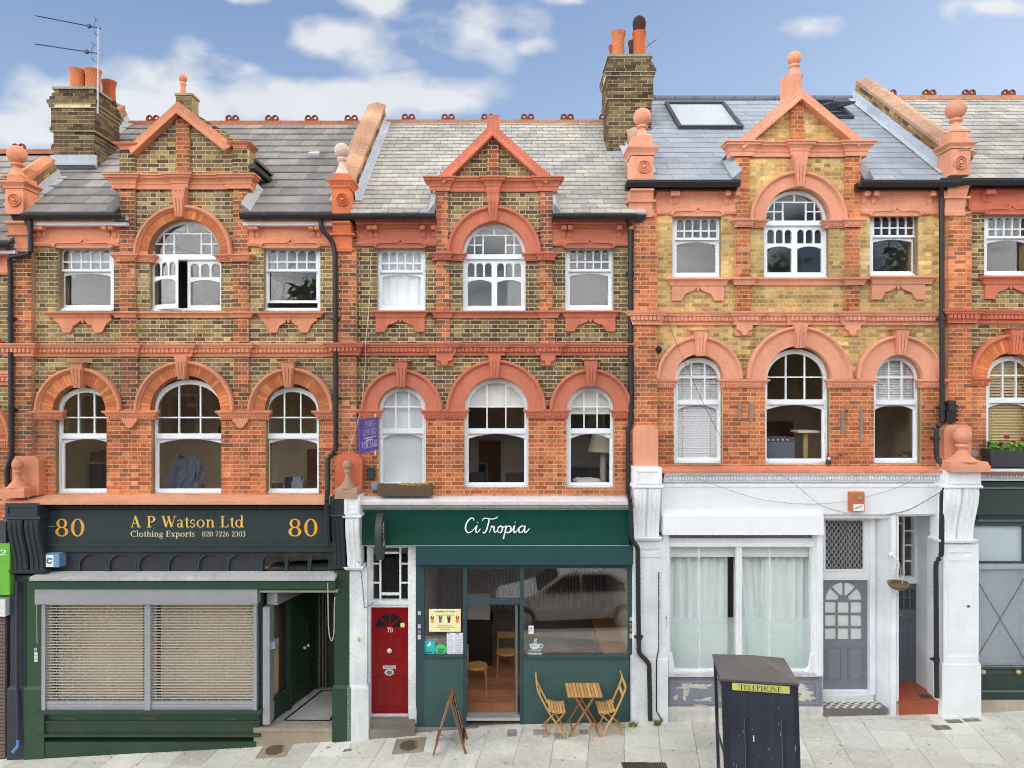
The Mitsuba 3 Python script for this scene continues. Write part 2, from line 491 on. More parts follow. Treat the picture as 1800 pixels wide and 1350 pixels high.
def keystone(m, cx, half_top, half_bot, y0, y1, pr, cap=None, col=None):
    """a tapered keystone with three flutes; cap = (y of its top, half width)"""
    a, b = (lambda h, y: (wx(cx - h), wx(cx + h), wz(y)))(half_top, y0), (lambda h, y: (wx(cx - h), wx(cx + h), wz(y)))(half_bot, y1)
    q = lambda u, p, e: (lambda l, r, z: (l + (r - l) * u, p, z))(*e)
    m.hexa([q(0, -.02, a), q(1, -.02, a), q(1, -.02, b), q(0, -.02, b)], [q(0, pr + .05, a), q(1, pr + .05, a), q(1, pr, b), q(0, pr, b)], col)
    mid = (a[0] * .75 + b[0] * .25, a[1] * .75 + b[1] * .25, a[2] * .75 + b[2] * .25)
    for u in (0.06, 0.37, 0.68):
        m.hexa([q(u, pr - .01, mid), q(u + .24, pr - .01, mid), q(u + .24, pr - .01, b), q(u, pr - .01, b)],
               [q(u, pr + .062, mid), q(u + .24, pr + .062, mid), q(u + .24, pr + .018, b), q(u, pr + .018, b)], col)
    if cap:
        y, h = cap
        m.plan(boxed(cx - half_top - .5, cx + half_top + .5, pr + .03), prof([(0, 0), (.01, 0), (.03, .5), (.05, .55), (.05, 1), (0, 1)], y, y0 + 1), col)


def ball(m, x, p, z, r, col=None):
    t = np.linspace(0.02, np.pi - 0.02, 15)
    m.lathe(x, p, [(r * math.sin(a), z - r * math.cos(a)) for a in t], 24, col)


def rosette(m, x, z, r, pr):
    pts = []
    for rr, k in ((.98, 0), (.93, .02), (.82, .02), (.76, 0), (.62, 0), (.57, .02), (.47, .02), (.41, 0), (.3, 0), (.24, .025), (.1, .03), (0.01, .03)):
        pts.append((r * rr, pr + k * 1.9 + .002))
    m.disc_lathe(x, z, pts, 28)


def window_frame(m, outer, inner, p0, p1):
    m.ext(outer.difference(inner), p0, p1, back=True)


def panes(key, cells, pr, name='pane'):
    for c in cells:
        for g in getattr(c, 'geoms', [c]):
            if g.area > 1e-3:
                glass(f'{key}__{name}', M().sheet(g, pr))


WHITE = (226, 231, 236)


def sash_arched(house, cx, x0, x1, top, spring, hbar, r0, r1, bot, three=True, sill_h=5):
    """first-floor sash window: round-headed upper sash of six lights, lower sash with a bowed head"""
    pr = -0.13
    X0, X1, zs, zb = float(wx(x0, pr)), float(wx(x1, pr)), float(wz(spring, pr)), float(wz(bot, pr))
    rise = float(wz(top, pr)) - zs
    outer = arch_poly(X0, X1, zs, zb, rise)
    inner = arch_poly(X0 + .055, X1 - .055, zs, zb + .06, rise - .055)
    m = M()
    window_frame(m, outer, inner, pr - .08, pr)
    m.box(X0 - .0, X1 + .0, pr - .02, pr + .06, zb - .055, zb + .012)
    key = put(house + '__window', m, WHITE, 'satin', .06)
    zr0, zr1, zh = float(wz(r0, pr)), float(wz(r1, pr)), float(wz(hbar, pr))
    a = .03
    up_out = inner.intersection(sbox(X0, zr1, X1, 99))
    up_in = arch_poly(X0 + .055 + a, X1 - .055 - a, zs, zr0, rise - .055 - a).intersection(sbox(X0, zr0, X1, 99))
    bars, w = [], X1 - X0 - .11 - 2 * a
    for k in (1, 2):
        xb = X0 + .055 + a + w * k / 3
        bars.append(sbox(xb - .011, zr0, xb + .011, 99))
    bars.append(sbox(X0, zh - .011, X1, zh + .011))
    cells = up_in.difference(unary_union(bars))
    m = M().ext(up_out.difference(cells), pr - .055, pr - .012, back=True)
    m.box(X0 + .05, X1 - .05, pr - .05, pr + .005, zr1, zr0)
    for xx in (X0 + .055, X1 - .055 - .022):
        m.box(xx, xx + .022, pr - .02, pr + .002, zr1 - .07, zr1)
    put(key + '__upper_sash', m, WHITE, 'satin', .06)
    panes(key, list(getattr(cells, 'geoms', [cells])), pr - .035)
    lo_out = sbox(X0 + .055, zb + .012, X1 - .055, zr1)
    lo_in = seg_poly(X0 + .055 + .035, X1 - .055 - .035, zb + .012 + .085, zr1 - .012, .085)
    put(key + '__lower_sash', M().ext(lo_out.difference(lo_in), pr - .1, pr - .06, back=True), WHITE, 'satin', .06)
    panes(key, [lo_in], pr - .08)
    return key, (X0, X1, zb, zs + rise, pr, zr1)


def arched_cells(X0, X1, zt, zsp, zb, n, gap, row2=None):
    """n little round-headed lights side by side, optionally a second row of square ones beneath"""
    w = (X1 - X0 - gap * (n - 1)) / n
    cells = []
    for k in range(n):
        a = X0 + k * (w + gap)
        cells.append(arch_poly(a, a + w, zt - w / 2, zsp, w / 2, 10))
        if row2:
            cells.append(sbox(a, row2[0], a + w, row2[1]))
    return cells


def sash_square(house, x0, x1, y0, y1, n=5, open_=0.0):
    """second-floor sash window: ten little lights over one big bowed pane"""
    pr = -0.13
    X0, X1, Z0, Z1 = float(wx(x0, pr)), float(wx(x1, pr)), float(wz(y1, pr)), float(wz(y0, pr))
    h = Z1 - Z0
    m = M()
    window_frame(m, sbox(X0, Z0, X1, Z1), sbox(X0 + .05, Z0 + .05, X1 - .05, Z1 - .03), pr - .08, pr)
    m.box(X0, X1, pr - .02, pr + .05, Z0 - .02, Z0 + .018)
    key = put(house + '__window', m, WHITE, 'satin', .06)
    zm = Z1 - h * .385
    a, b = X0 + .05, X1 - .05
    zsplit = Z1 - h * .235
    cells = arched_cells(a + .035, b - .035, Z1 - .06, zsplit + .012, zm, n, .022, (zm + .045, zsplit - .012))
    m = M().ext(sbox(a, zm, b, Z1 - .03).difference(unary_union(cells)), pr - .055, pr - .012, back=True)
    m.box(a - .005, b + .005, pr - .05, pr + .004, zm, zm + .035)
    put(key + '__upper_sash', m, WHITE, 'satin', .06)
    panes(key, cells, pr - .035)
    up = open_ * h
    lo_in = seg_poly(a + .04, b - .04, Z0 + .018 + .09 + up, zm - .03, .05) if not open_ else sbox(a + .04, Z0 + .018 + .05 + up, b - .04, zm - .01)
    put(key + '__lower_sash', M().ext(sbox(a, Z0 + .018 + up, b, zm).difference(lo_in), pr - .1, pr - .06, back=True), WHITE, 'satin', .06)
    panes(key, [lo_in], pr - .08)
    return key, (X0, X1, Z0, Z1, pr, zm)


def fan_window(house, x0, x1, top, t0, t1, bot, ajar=False):
    """the round-headed gable window: fanlight of small lights round a big one, over two casements"""
    pr = -0.13
    X0, X1, ZT, Z1, Z0 = float(wx(x0, pr)), float(wx(x1, pr)), float(wz(t0, pr)), float(wz(t1, pr)), float(wz(bot, pr))
    rise = float(wz(top, pr)) - ZT
    outer = arch_poly(X0, X1, ZT, Z0, rise)
    fan = arch_poly(X0 + .065, X1 - .065, ZT, ZT - .001, rise - .065)
    m = M()
    m.ext(outer.difference(fan).difference(sbox(X0 + .045, Z0 + .045, X1 - .045, Z1)), pr - .08, pr, back=True)
    m.box(X0 - .01, X1 + .01, pr - .02, pr + .05, Z1 + .01, ZT - .01)
    m.box(X0, X1, pr - .02, pr + .05, Z0 - .02, Z0 + .018)
    w = X1 - X0 - .13
    xa, xb = X0 + .065 + w * .30, X1 - .065 - w * .30
    zt = ZT + rise * .62
    zm = ZT + rise * .31
    q = .011
    bars = unary_union([sbox(xa - q, ZT, xa + q, zt + .02), sbox(xb - q, ZT, xb + q, zt + .02), sbox(X0, zt - q, X1, zt + q), sbox(X0, zm - q, xa, zm + q), sbox(xb, zm - q, X1, zm + q),
                        sbox((X0 + X1) / 2 - q, zt, (X0 + X1) / 2 + q, 99), sbox(X0 + .065 + w * .15 - q, ZT, X0 + .065 + w * .15 + q, zt), sbox(X1 - .065 - w * .15 - q, ZT, X1 - .065 - w * .15 + q, zt)])
    cells = fan.difference(bars)
    m.ext(fan.intersection(bars), pr - .05, pr - .015, back=True)
    key = put(house + '__window', m, WHITE, 'satin', .06)
    panes(key, list(cells.geoms), pr - .035)
    xm = (X0 + X1) / 2
    h = Z1 - Z0
    for k, (a, b) in enumerate(((X0 + .045, xm), (xm, X1 - .045))):
        cc = arched_cells(a + .05, b - .05, Z1 - .055, Z1 - h * .33, 0, 3, .03)
        big = seg_poly(a + .05, b - .05, Z0 + .1, Z1 - h * .385, .05)
        if ajar and k == 0:
            # the left casement stands open towards the street
            f = M().ext(sbox(a, Z0 + .02, b, Z1).difference(unary_union(cc + [big])), 0, .04, back=True)
            ang = math.radians(-24)
            turn = lambda mm: [np.column_stack([a + (v[:, 0] - a) * math.cos(ang) + v[:, 1] * math.sin(ang) * 0, pr - .04 + v[:, 1] - (v[:, 0] - a) * math.sin(ang), v[:, 2]]) for v in mm.v]
            f.v = turn(f)
            ck = put(key + '__casement', f, WHITE, 'satin', .06)
            for c in cc + [big]:
                g = M().sheet(c, .02)
                g.v = turn(g)
                glass(key + '__pane', g)
            continue
        put(key + '__casement', M().ext(sbox(a, Z0 + .02, b, Z1).difference(unary_union(cc + [big])), pr - .065, pr - .012, back=True), WHITE, 'satin', .06)
        panes(key, cc + [big], pr - .04)
    return key, (X0, X1, Z0, ZT + rise, pr, Z1)
# ---------------------------------------------------------------- the terrace: one description per front, in pixels of the elevation
PEACH, RUST, PINK = (211, 141, 109), (193, 114, 91), (217, 152, 124)
H1 = dict(x0=62, x1=588, pier=(22, 62), col=PEACH, pal='stock', pil='redold', low='red', apex=(316.4, 181), lend=(228, 262), rend=(412, 256),
          kneel=[(212.6, 239, 255, 309), (410.7, 437, 253, 309)], corny=(310, 334), cb=[(204, 240), (402, 441)], ckey=(303, 338, 10.5, 6, 310, 384), midpil=(311, 335),
          pil2=[(213, 239), (411.7, 437)], arch2=(325.5, 86, 63, 448.7, True), imp2y=(448.7, 461), imp2=[(206, 268, 213, 240), (386, 441, 411, 437)],
          fan=(263, 395.5, 388, 447, 458, 546), side2=[(101, 200, 434, 546), (463, 563, 434, 546)], sillp=[(88, 199, 97, 198, 549, 558.7, 585, 'curl'), (456, 567, 459, 558, 549, 558.7, 585, 'curl')],
          band2=(204, 445, 549, 559, [(207, 241), (409, 443)]), pil3=[(215, 242), (412, 438)], string=(605, 627), skey=(314, 336, 328, 17, 11), pend=[], pil4=[(216, 243), (413, 439)],
          arch1=[(142, 75.5, 46, 721.6, True), (327.8, 87, 61.5, 721.6, True), (513.8, 75, 47, 721.6, True)], key1=[(143.5, 638, 682), (325, 627, 667), (510, 636, 681)],
          imp1y=(722, 737.5), imp1=[(64, 109), (192, 272), (390, 471), (558, 588)], ipend=[(231.5, 14, 737, 752), (425.7, 14, 737, 752)],
          win1=[(101, 201, 682, 721, 734, 762, 771, 869), (268, 397.5, 667.5, 721, 734, 762, 771, 869), (463, 564.6, 681, 721, 734, 762, 771, 869)], ledge=871,
          gut=[(41, 216), (423, 583)], guty=(376, 386), eave=377, ridge=213, fascia=True, ent=[(62, 213), (437, 588)], enty=(391, 402, 434), brk=[70, 79.5, 190, 201, 443.5, 452, 549, 559])
H2 = dict(x0=628, x1=1113, pier=(588, 628), col=RUST, pal='dark', pil='redold', low='red', apex=(865.5, 219), lend=(768, 315), rend=(971, 314), kneel=[],
          corny=(315, 338), cb=[(760, 789), (947, 976)], ckey=(852, 882, 9.5, 5.5, 315, 391), midpil=(855.5, 877), pil2=[(767, 788), (949.8, 971)], arch2=(868.4, 82, 55.5, 446, False),
          imp2y=(446, 459), imp2=[(762, 812, 767, 790), (926, 973, 948, 971)], fan=(813, 925, 393, 447, 457, 547), side2=[(662.5, 748, 437, 546), (993.5, 1078.5, 434, 546)],
          sillp=[(659, 750, 661, 747, 547, 558.7, 583.6, 'flat'), (989, 1084, 994, 1081, 547, 558.7, 583, 'flat')], band2=(763, 980, 547, 559.5, [(765, 792), (949, 979)]), pil3=[(767, 791.5), (950, 975)],
          string=(604, 625), skey=(857, 882, 869.5, 15, 9.5), pend=[(759, 797, 782, 15), (946, 981, 963, 13)], pil4=[],
          arch1=[(707, 71, 42, 720, False), (872.4, 87.4, 56.5, 720, False), (1037.7, 72, 42, 720, False)], key1=[(707, 635, 680), (869.5, 625, 664), (1037.5, 633.5, 679)],
          imp1y=(720, 736), imp1=[(634, 667), (747, 817), (928, 996), (1079, 1110)], ipend=[],
          win1=[(664, 750, 679.6, 720, 715, 753, 762, 858), (815, 930, 665, 720, 715, 753, 762, 858), (995.5, 1081, 679, 720, 715, 753, 762, 858)], ledge=872,
          gut=[(580, 765.6), (971, 1118)], guty=(377, 386), eave=378, ridge=211, fascia=False, ent=[(628, 767), (971, 1112)], enty=(390, 402, 434), brk=[650, 659, 742, 761, 988, 991 + 8, 1085, 1105])
H3 = dict(x0=1153, x1=1660, pier=(1113, 1153), col=PINK, pal='ochre', pil='red', low='red', apex=(1402.8, 156.5), lend=(1290, 253), rend=(1514, 249), kneel=[],
          corny=(253, 277), cb=[(1284, 1320), (1484, 1518)], ckey=(1383, 1420, 11, 6, 251, 331), midpil=(1388, 1411.5), pil2=[(1292, 1316), (1484, 1510)], arch2=(1400.5, 84.5, 57.5, 388, False),
          imp2y=(388, 401), imp2=[(1291, 1341, 1292, 1317), (1452, 1510, 1484, 1509)], fan=(1340, 1454, 335, 388, 398, 488), side2=[(1182, 1268, 380, 488.7), (1529, 1615, 374, 486)],
          sillp=[(1176, 1277, 1181, 1271, 489.7, 503, 529, 'flat'), (1528, 1636, 1530, 1624, 486.5, 500, 527, 'flat')], band2=(1288, 1515, 489, 502, [(1290, 1321), (1484, 1514)]), pil3=[(1294, 1318), (1484, 1508)],
          string=(549, 572), skey=(1388, 1416, 1402, 15.5, 10.5), pend=[(1291, 1328, 1306, 14), (1479, 1513, 1495, 14)], pil4=[],
          arch1=[(1227.5, 75, 43, 666, False), (1401.8, 91.7, 57.5, 666, False), (1577.5, 76, 42, 666, False)], key1=[(1228.5, 582, 626), (1402, 572, 612), (1578, 579.5, 624)],
          imp1y=(667, 681.5), imp1=[(1153, 1185), (1269, 1342), (1456, 1532), (1616, 1654)], ipend=[],
          win1=[(1184, 1271, 629, 666, 663, 702, 711, 815), (1341, 1456, 614, 666, 663, 702, 711, 816), (1532, 1617, 625, 666, 663, 702, 711, 815)], ledge=820,
          gut=[(1101, 1300), (1511, 1684)], guty=(318, 329), eave=319, ridge=171, fascia=False, ent=[(1153, 1292), (1510, 1660)], enty=(331, 343, 378), brk=[1177, 1185, 1273, 1290, 1515, 1531, 1629, 1650])


def shifted(h, dx, dy):
    """the same front dx pixels along and dy pixels down the hill"""
    o = dict(h)
    sx, sy = (lambda *a: tuple(v + dx for v in a)), (lambda *a: tuple(v + dy for v in a))
    o.update(x0=h['x0'] + dx, x1=h['x1'] + dx, pier=sx(*h['pier']), apex=(h['apex'][0] + dx, h['apex'][1] + dy), lend=(h['lend'][0] + dx, h['lend'][1] + dy), rend=(h['rend'][0] + dx, h['rend'][1] + dy),
             kneel=[(a + dx, b + dx, c + dy, d + dy) for a, b, c, d in h['kneel']], corny=sy(*h['corny']), cb=[sx(*c) for c in h['cb']],
             ckey=(h['ckey'][0] + dx, h['ckey'][1] + dx, h['ckey'][2], h['ckey'][3], h['ckey'][4] + dy, h['ckey'][5] + dy), midpil=sx(*h['midpil']), pil2=[sx(*c) for c in h['pil2']],
             arch2=(h['arch2'][0] + dx, *h['arch2'][1:3], h['arch2'][3] + dy, h['arch2'][4]), imp2y=sy(*h['imp2y']), imp2=[sx(*c) for c in h['imp2']], fan=sx(*h['fan'][:2]) + sy(*h['fan'][2:]),
             side2=[sx(*c[:2]) + sy(*c[2:]) for c in h['side2']], sillp=[sx(*c[:4]) + sy(*c[4:7]) + (c[7],) for c in h['sillp']], band2=sx(*h['band2'][:2]) + sy(*h['band2'][2:4]) + ([sx(*c) for c in h['band2'][4]],),
             pil3=[sx(*c) for c in h['pil3']], string=sy(*h['string']), skey=sx(*h['skey'][:3]) + h['skey'][3:], pend=[sx(*c[:3]) + (c[3],) for c in h['pend']], pil4=[sx(*c) for c in h['pil4']],
             arch1=[(c[0] + dx, *c[1:3], c[3] + dy, c[4]) for c in h['arch1']], key1=[(c[0] + dx, c[1] + dy, c[2] + dy) for c in h['key1']], imp1y=sy(*h['imp1y']), imp1=[sx(*c) for c in h['imp1']],
             ipend=[(c[0] + dx, c[1], c[2] + dy, c[3] + dy) for c in h['ipend']], win1=[sx(*c[:2]) + sy(*c[2:]) for c in h['win1']], ledge=h['ledge'] + dy, gut=[sx(*c) for c in h['gut']], guty=sy(*h['guty']),
             eave=h['eave'] + dy, ridge=h['ridge'] + dy, ent=[sx(*c) for c in h['ent']], enty=sy(*h['enty']), brk=[c + dx for c in h['brk']])
    return o


H0 = shifted(H1, -564, 50)
H4 = shifted(H3, 548, -3)
H4.update(arch1=[(c[0], c[1], c[2], c[3], True) for c in H4['arch1']], pal='stock', col=(198, 114, 90))
RUN = 3.5                      # the ridge stands this far behind the front wall


def half(arch, extra=0.0, zlow=None):
    cx, R, r, sp, _ = arch
    x, z = float(wx(cx)), float(wz(sp))
    k = (DIST) / FPX
    return arch_poly(x - (R + extra) * k, x + (R + extra) * k, z, z - 0.002 if zlow is None else zlow)


def arch_ring(owner, a, key, pr, col, brick):
    """archivolt: plain band with a hood roll, or brick voussoirs under the hood; keystone over it"""
    cx, R, r, sp, _ = a
    k = DIST / FPX
    x, z, Ro, Ri = float(wx(cx)), float(wz(sp)), R * k, r * k
    t = np.linspace(np.pi, 0, 49)
    pts = [(x + math.cos(q), z + math.sin(q)) for q in t]
    m = M()
    hood = .085
    P = [(x + Ro * math.cos(q), z + Ro * math.sin(q)) for q in t]
    m.elev(P, [(0, -.02), (0, pr + .08), (-.02, pr + .10), (-.045, pr + .095), (-.06, pr + .05), (-hood, pr + .03), (-hood, -.02)], col)
    if not brick:
        m.ext(arch_poly(x - Ro + hood, x + Ro - hood, z, z - .002).difference(arch_poly(x - Ri, x + Ri, z, z - .01)), -.12, pr + .03, col, .22)
        akey = put(owner + '__arch', m, col, wear=.33, smooth=True)
    else:
        m.ext(arch_poly(x - Ro + hood, x + Ro - hood, z, z - .002).difference(arch_poly(x - Ri, x + Ri, z, z - .01)), -.12, pr + .012, (176, 112, 76), .3)
        akey = put(owner + '__arch', m, col, wear=.33, smooth=True)
        n = int(round(math.pi * (Ro + Ri) / 2 / .075))
        for i in range(n):
            q0, q1 = math.pi * i / n + .006, math.pi * (i + 1) / n - .006
            c = np.array([(210, 128, 78), (200, 116, 70), (216, 138, 90), (188, 106, 66), (206, 122, 80)][int(rng.integers(5))])
            v = []
            for p in (-.05, pr + .018 + rng.uniform(0, .004)):
                for rr, qq in ((Ri + .002, q0), (Ro - hood - .004, q0), (Ro - hood - .004, q1), (Ri + .002, q1)):
                    v.append((x + rr * math.cos(qq), p, z + rr * math.sin(qq)))
            put(akey + '__brick', M().add(v, [[4, 5, 6, 7], [0, 1, 5, 4], [1, 2, 6, 5], [2, 3, 7, 6], [3, 0, 4, 7]]), c, wear=.4)
    kx, y0, y1 = key
    m = M()
    small = R < 80
    keystone(m, kx, 11.5 if small else 11, 6.5, y0, y1, pr + .10, (y0 - .5, 14) if small else None)
    put(akey + '__keystone', m, col, wear=.33)
    return akey


def apron(m, x0, x1, y0, y1, kind, pr):
    X0, X1, Z1, Z0 = float(wx(x0)), float(wx(x1)), float(wz(y0)), float(wz(y1))
    w, h, c = X1 - X0, Z1 - Z0, (X0 + X1) / 2
    pts = [(X0, Z1), (X1, Z1)]
    if kind == 'flat':
        pts += [(X1, Z0), (X1 - .17 * w, Z0)]
        inner = [(X1 - .20 * w, Z0 + .12 * h), (X1 - .24 * w, Z0 + .42 * h), (X1 - .28 * w, Z0 + .50 * h), (c + .16 * w, Z0 + .55 * h), (c + .06 * w, Z0 + .72 * h), (c + .03 * w, Z0 + .9 * h), (c + .02 * w, Z0 + .66 * h)]
    else:
        pts += [(X1, Z1 - .22 * h), (X1 - .05 * w, Z1 - .30 * h), (X1 - .11 * w, Z1 - .55 * h), (X1 - .15 * w, Z0 + .12 * h), (X1 - .17 * w, Z0), (X1 - .29 * w, Z0)]
        inner = [(X1 - .31 * w, Z0 + .2 * h), (X1 - .34 * w, Z0 + .46 * h), (c + .10 * w, Z0 + .56 * h), (c + .05 * w, Z0 + .72 * h), (c + .03 * w, Z0 + .9 * h), (c + .02 * w, Z0 + .66 * h)]
    pts += inner
    left = [(2 * c - x, z) for x, z in reversed(pts[2:])]
    m.ext(Polygon(pts + left).buffer(0), -.02, pr)


def front(name, label, h, room, lo_edge=None):
    own = thing(name, label, 'house', 'terraced houses with shops below')
    col = h['col']
    k = DIST / FPX
    X0, X1 = float(wx(h['pier'][0])), float(wx(h['x1']))
    zb = float(wz(h['ledge']))
    ze = float(wz(h['eave']))
    ax, az = float(wx(h['apex'][0])), float(wz(h['apex'][1]))
    gl, gr = float(wx(h['pil2'][0][0])), float(wx(h['pil2'][1][1]))
    zc = float(wz(h['corny'][0]))
    gable = Polygon([(gl, ze - .3), (gr, ze - .3), (gr, float(wz(h['rend'][1]))), (ax, az - .03), (gl, float(wz(h['lend'][1])))])
    if h['kneel']:
        gable = unary_union([gable] + [rect(a, b, c + 6, d) for a, b, c, d in h['kneel']])
    holes = [half(a, -(a[1] - a[2]), float(wz(w[7]))) for a, w in zip(h['arch1'], h['win1'])]
    holes.append(half(h['arch2'], -(h['arch2'][1] - h['arch2'][2]), float(wz(h['fan'][5]))))
    holes += [rect(a, b, c, d) for a, b, c, d in h['side2']]
    openings = unary_union(holes)
    wall_full = unary_union([sbox(X0, zb - .1, X1, ze), gable])
    wall = wall_full.difference(openings)
    wkey = own + '__wall'
    USED.add(wkey)
    B = Bricks(own, room)
    body = M().ext(wall, -.36, -.03, (150, 130, 100), .3, back=True)
    # the brick fields
    arch_out = unary_union([half(a, -2) for a in h['arch1']] + [half(h['arch2'], -2)])
    zi = float(wz(h['imp1y'][1] - 3))
    px0, px1 = h['pier']
    pier = sbox(float(wx(px0)), zb, float(wx(px1)), float(wz(h['gpier'])))
    pil = unary_union([rect(a, b, h['corny'][1] - 3, h['imp2y'][0] + 3) for a, b in h['pil2']] + [rect(a, b, h['imp2y'][0], h['band2'][2] + 4) for a, b in [(q[2], q[3]) for q in h['imp2']]]
                      + [rect(a, b, h['band2'][3] - 3, h['string'][0] + 4) for a, b in h['pil3']] + [rect(a, b, h['string'][1] - 3, h['imp1y'][0] + 4) for a, b in h['pil4']]).difference(openings)
    mid = rect(*h['midpil'], h['apex'][1] + 14, h['corny'][0] + 2).intersection(gable.buffer(.02))
    field = wall.difference(unary_union([arch_out, pil, mid, pier]))
    x1f = float(wx(h['x1']))
    low = field.intersection(sbox(X0, zb - 1, X1 + 1, zi))
    high = field.difference(sbox(X0 - 1, zb - 2, X1 + 1, zi))
    B.region(low, 0.012, h['low'], single=True)
    kn = unary_union([rect(a, b, c + 6, d) for a, b, c, d in h['kneel']]) if h['kneel'] else None
    B.region(high.difference(kn) if kn else high, 0.0, h['pal'], single=True)
    if kn:
        B.region(kn, .05, 'dark', .08)
    B.region(pil, .055, h['pil'], .08, single=True)
    B.region(mid, .05, 'redold' if h['pal'] == 'dark' else 'red', .08)
    B.region(pier.difference(openings), .11, h['pil'] if h['pal'] != 'dark' else 'redold', .14, single=True)
    for i in range(len(B.back.v)):
        body.v.append(B.back.v[i]), body.f.append(B.back.f[i] + (body.n - 0)), body.u.append(B.back.u[i])
    # (faces of the mortar beds were numbered from zero in their own builder)
    scene[wkey] = shape(body, (150, 130, 100), 'matte', .3)
    B.finish(wkey)
    # arches and keystones
    for a, kk in zip(h['arch1'], h['key1']):
        arch_ring(own, a, kk, .035, col, a[4])
    c0, c1, kt, kb, y0, y1 = h['ckey']
    a2 = h['arch2']
    arch_ring(own, a2, ((c0 + c1) / 2, y0 + 32, y1), .035, col, a2[4])
    # string course over the first floor with its egg-and-dart
    s0, s1 = h['string']
    pr_ = float(wx(px0)), float(wx(px1))
    br = sorted([(px0 - 1, px1 + 3, .13)] + [(a, b, .07) for a, b in h['pil4']] + [(a, b, .07) for a, b, _, _ in h['pend']] + [(h['skey'][0] - 2, h['skey'][1] + 2, .05)])
    m = M()
    path = steps(px0 - 22, h['x1'] + 1, [(a, b, p) for a, b, p in br])
    m.plan(path[1:], prof(STRING, s0, s1))
    skey = put(own + '__string_course', m, col, wear=.33)
    m = M()
    zegg = float(wz(s1 + (s0 - s1) * .5))
    spots = [(float(wx(px0 - 12)), .2)] * 0
    x = float(wx(px1 + 8))
    while x < float(wx(h['x1'] - 3)):
        base = max([p for a, b, p in br if float(wx(a)) - .02 < x < float(wx(b)) + .02] + [0])
        m.box(x - .024, x + .024, base + .03, base + .092, zegg - .042, zegg + .04)
        m.box(x + .030, x + .044, base + .03, base + .082, zegg - .042, zegg + .03)
        x += .074
    x = float(wx(px0 - 2))
    while x < float(wx(px1 + 4)):
        m.box(x - .024, x + .024, .16, .222, zegg - .042, zegg + .04)
        x += .074
    put(skey + '__egg_and_dart', m, col, kind='stuff')
    # pendants under its breaks, and the long middle key
    for a, b, c, w in h['pend']:
        m = M()
        z1 = float(wz(s1))
        X = float(wx(c))
        W = w * k
        m.ext(Polygon([(X - W, z1 + .02), (X + W, z1 + .02), (X + W * .95, z1 - .07), (X + W * .75, z1 - .095), (X + W * .45, z1 - .1), (X + W * .4, z1 - .14), (X + W * .2, z1 - .18), (X, z1 - .19), (X - W * .2, z1 - .18), (X - W * .4, z1 - .14), (X - W * .45, z1 - .1), (X - W * .75, z1 - .095), (X - W * .95, z1 - .07)]), 0, .1)
        m.box(X - W, X + W, 0, .04, z1 - .19, z1 + .01)
        put(own + '__pendant', m, col, wear=.33)
    for cx_, w, y0_, y1_ in h['ipend']:
        m = M()
        X, W, z1, z0 = float(wx(cx_)), w * k, float(wz(y0_)), float(wz(y1_))
        hh = z1 - z0
        m.ext(Polygon([(X - W, z1 + .02), (X + W, z1 + .02), (X + W * .9, z1 - .25 * hh), (X + W * .6, z1 - .5 * hh), (X + W * .35, z0 + .1 * hh), (X, z0), (X - W * .35, z0 + .1 * hh), (X - W * .6, z1 - .5 * hh), (X - W * .9, z1 - .25 * hh)]), 0, .09)
        put(own + '__pendant', m, col, wear=.33)
    # imposts
    def impost(x0_, x1_, y0_, y1_, base, brk=None):
        m = M()
        path = boxed(x0_, x1_, base) if not brk else [(float(wx(x0_)), -.1), (float(wx(x0_)), base)] + [q for a, b in [brk] for q in ((float(wx(a)), base), (float(wx(a)), base + .06), (float(wx(b)), base + .06), (float(wx(b)), base))] + [(float(wx(x1_)), base), (float(wx(x1_)), -.1)]
        m.plan(path, prof(IMPOST, y0_, y1_))
        m.box(float(wx(x0_)), float(wx(x1_)), -.12, base, float(wz(y1_)), float(wz(y0_)))
        key = put(own + '__impost', m, col, wear=.33)
        d = M()
        z0_, z1_ = float(wz(y1_ - 2)), float(wz(y0_ + (y1_ - y0_) * .45))
        x = float(wx(x0_)) + .015
        while x < float(wx(x1_)) - .01:
            b_ = base + (.06 if brk and float(wx(brk[0])) < x < float(wx(brk[1])) else 0)
            d.box(x, x + .020, b_, b_ + .046, z0_, z1_)
            x += .042
        put(key + '__dentils', d, col, kind='stuff')
    for a, b in h['imp1']:
        impost(a, b, *h['imp1y'], .025)
    for a, b, c, d in h['imp2']:
        impost(a, b, *h['imp2y'], .025, (c - 1, d + 1))
    # sills and aprons, sill band between the pilasters
    for a, b, c, d, y0_, y1_, yb, kind in h['sillp']:
        m = M()
        m.plan(boxed(a + 4, b - 4, .05), prof(SILL, y0_, y1_))
        m.box(float(wx(a + 4)), float(wx(b - 4)), -.2, .05, float(wz(y1_)), float(wz(y0_ - .5)))
        key = put(own + '__window_sill', m, col, wear=.33)
        m = M()
        apron(m, c, d, y1_ - .5, yb, kind, .05)
        put(key + '__apron', m, col, wear=.33)
    a, b, y0_, y1_, brk = h['band2']
    m = M()
    m.plan([(float(wx(a + 3)), -.02), (float(wx(a + 3)), .02)] + [q for c, d in brk for q in ((float(wx(c)), .02), (float(wx(c)), .07), (float(wx(d)), .07), (float(wx(d)), .02))] + [(float(wx(b - 3)), .02), (float(wx(b - 3)), -.02)], prof(SILL, y0_, y1_, .8))
    m.box(float(wx(h['fan'][0])), float(wx(h['fan'][1])), -.2, .02, float(wz(y1_)), float(wz(y0_ - .5)))
    put(own + '__sill_band', m, col, wear=.33)
    # gable: cornice, key console, raking mouldings, pedestal
    y0_, y1_ = h['corny']
    m = M()
    c_ = [(float(wx(q[0])), float(wx(q[1]))) for q in h['cb']]
    kx0, kx1 = float(wx(c0)), float(wx(c1))
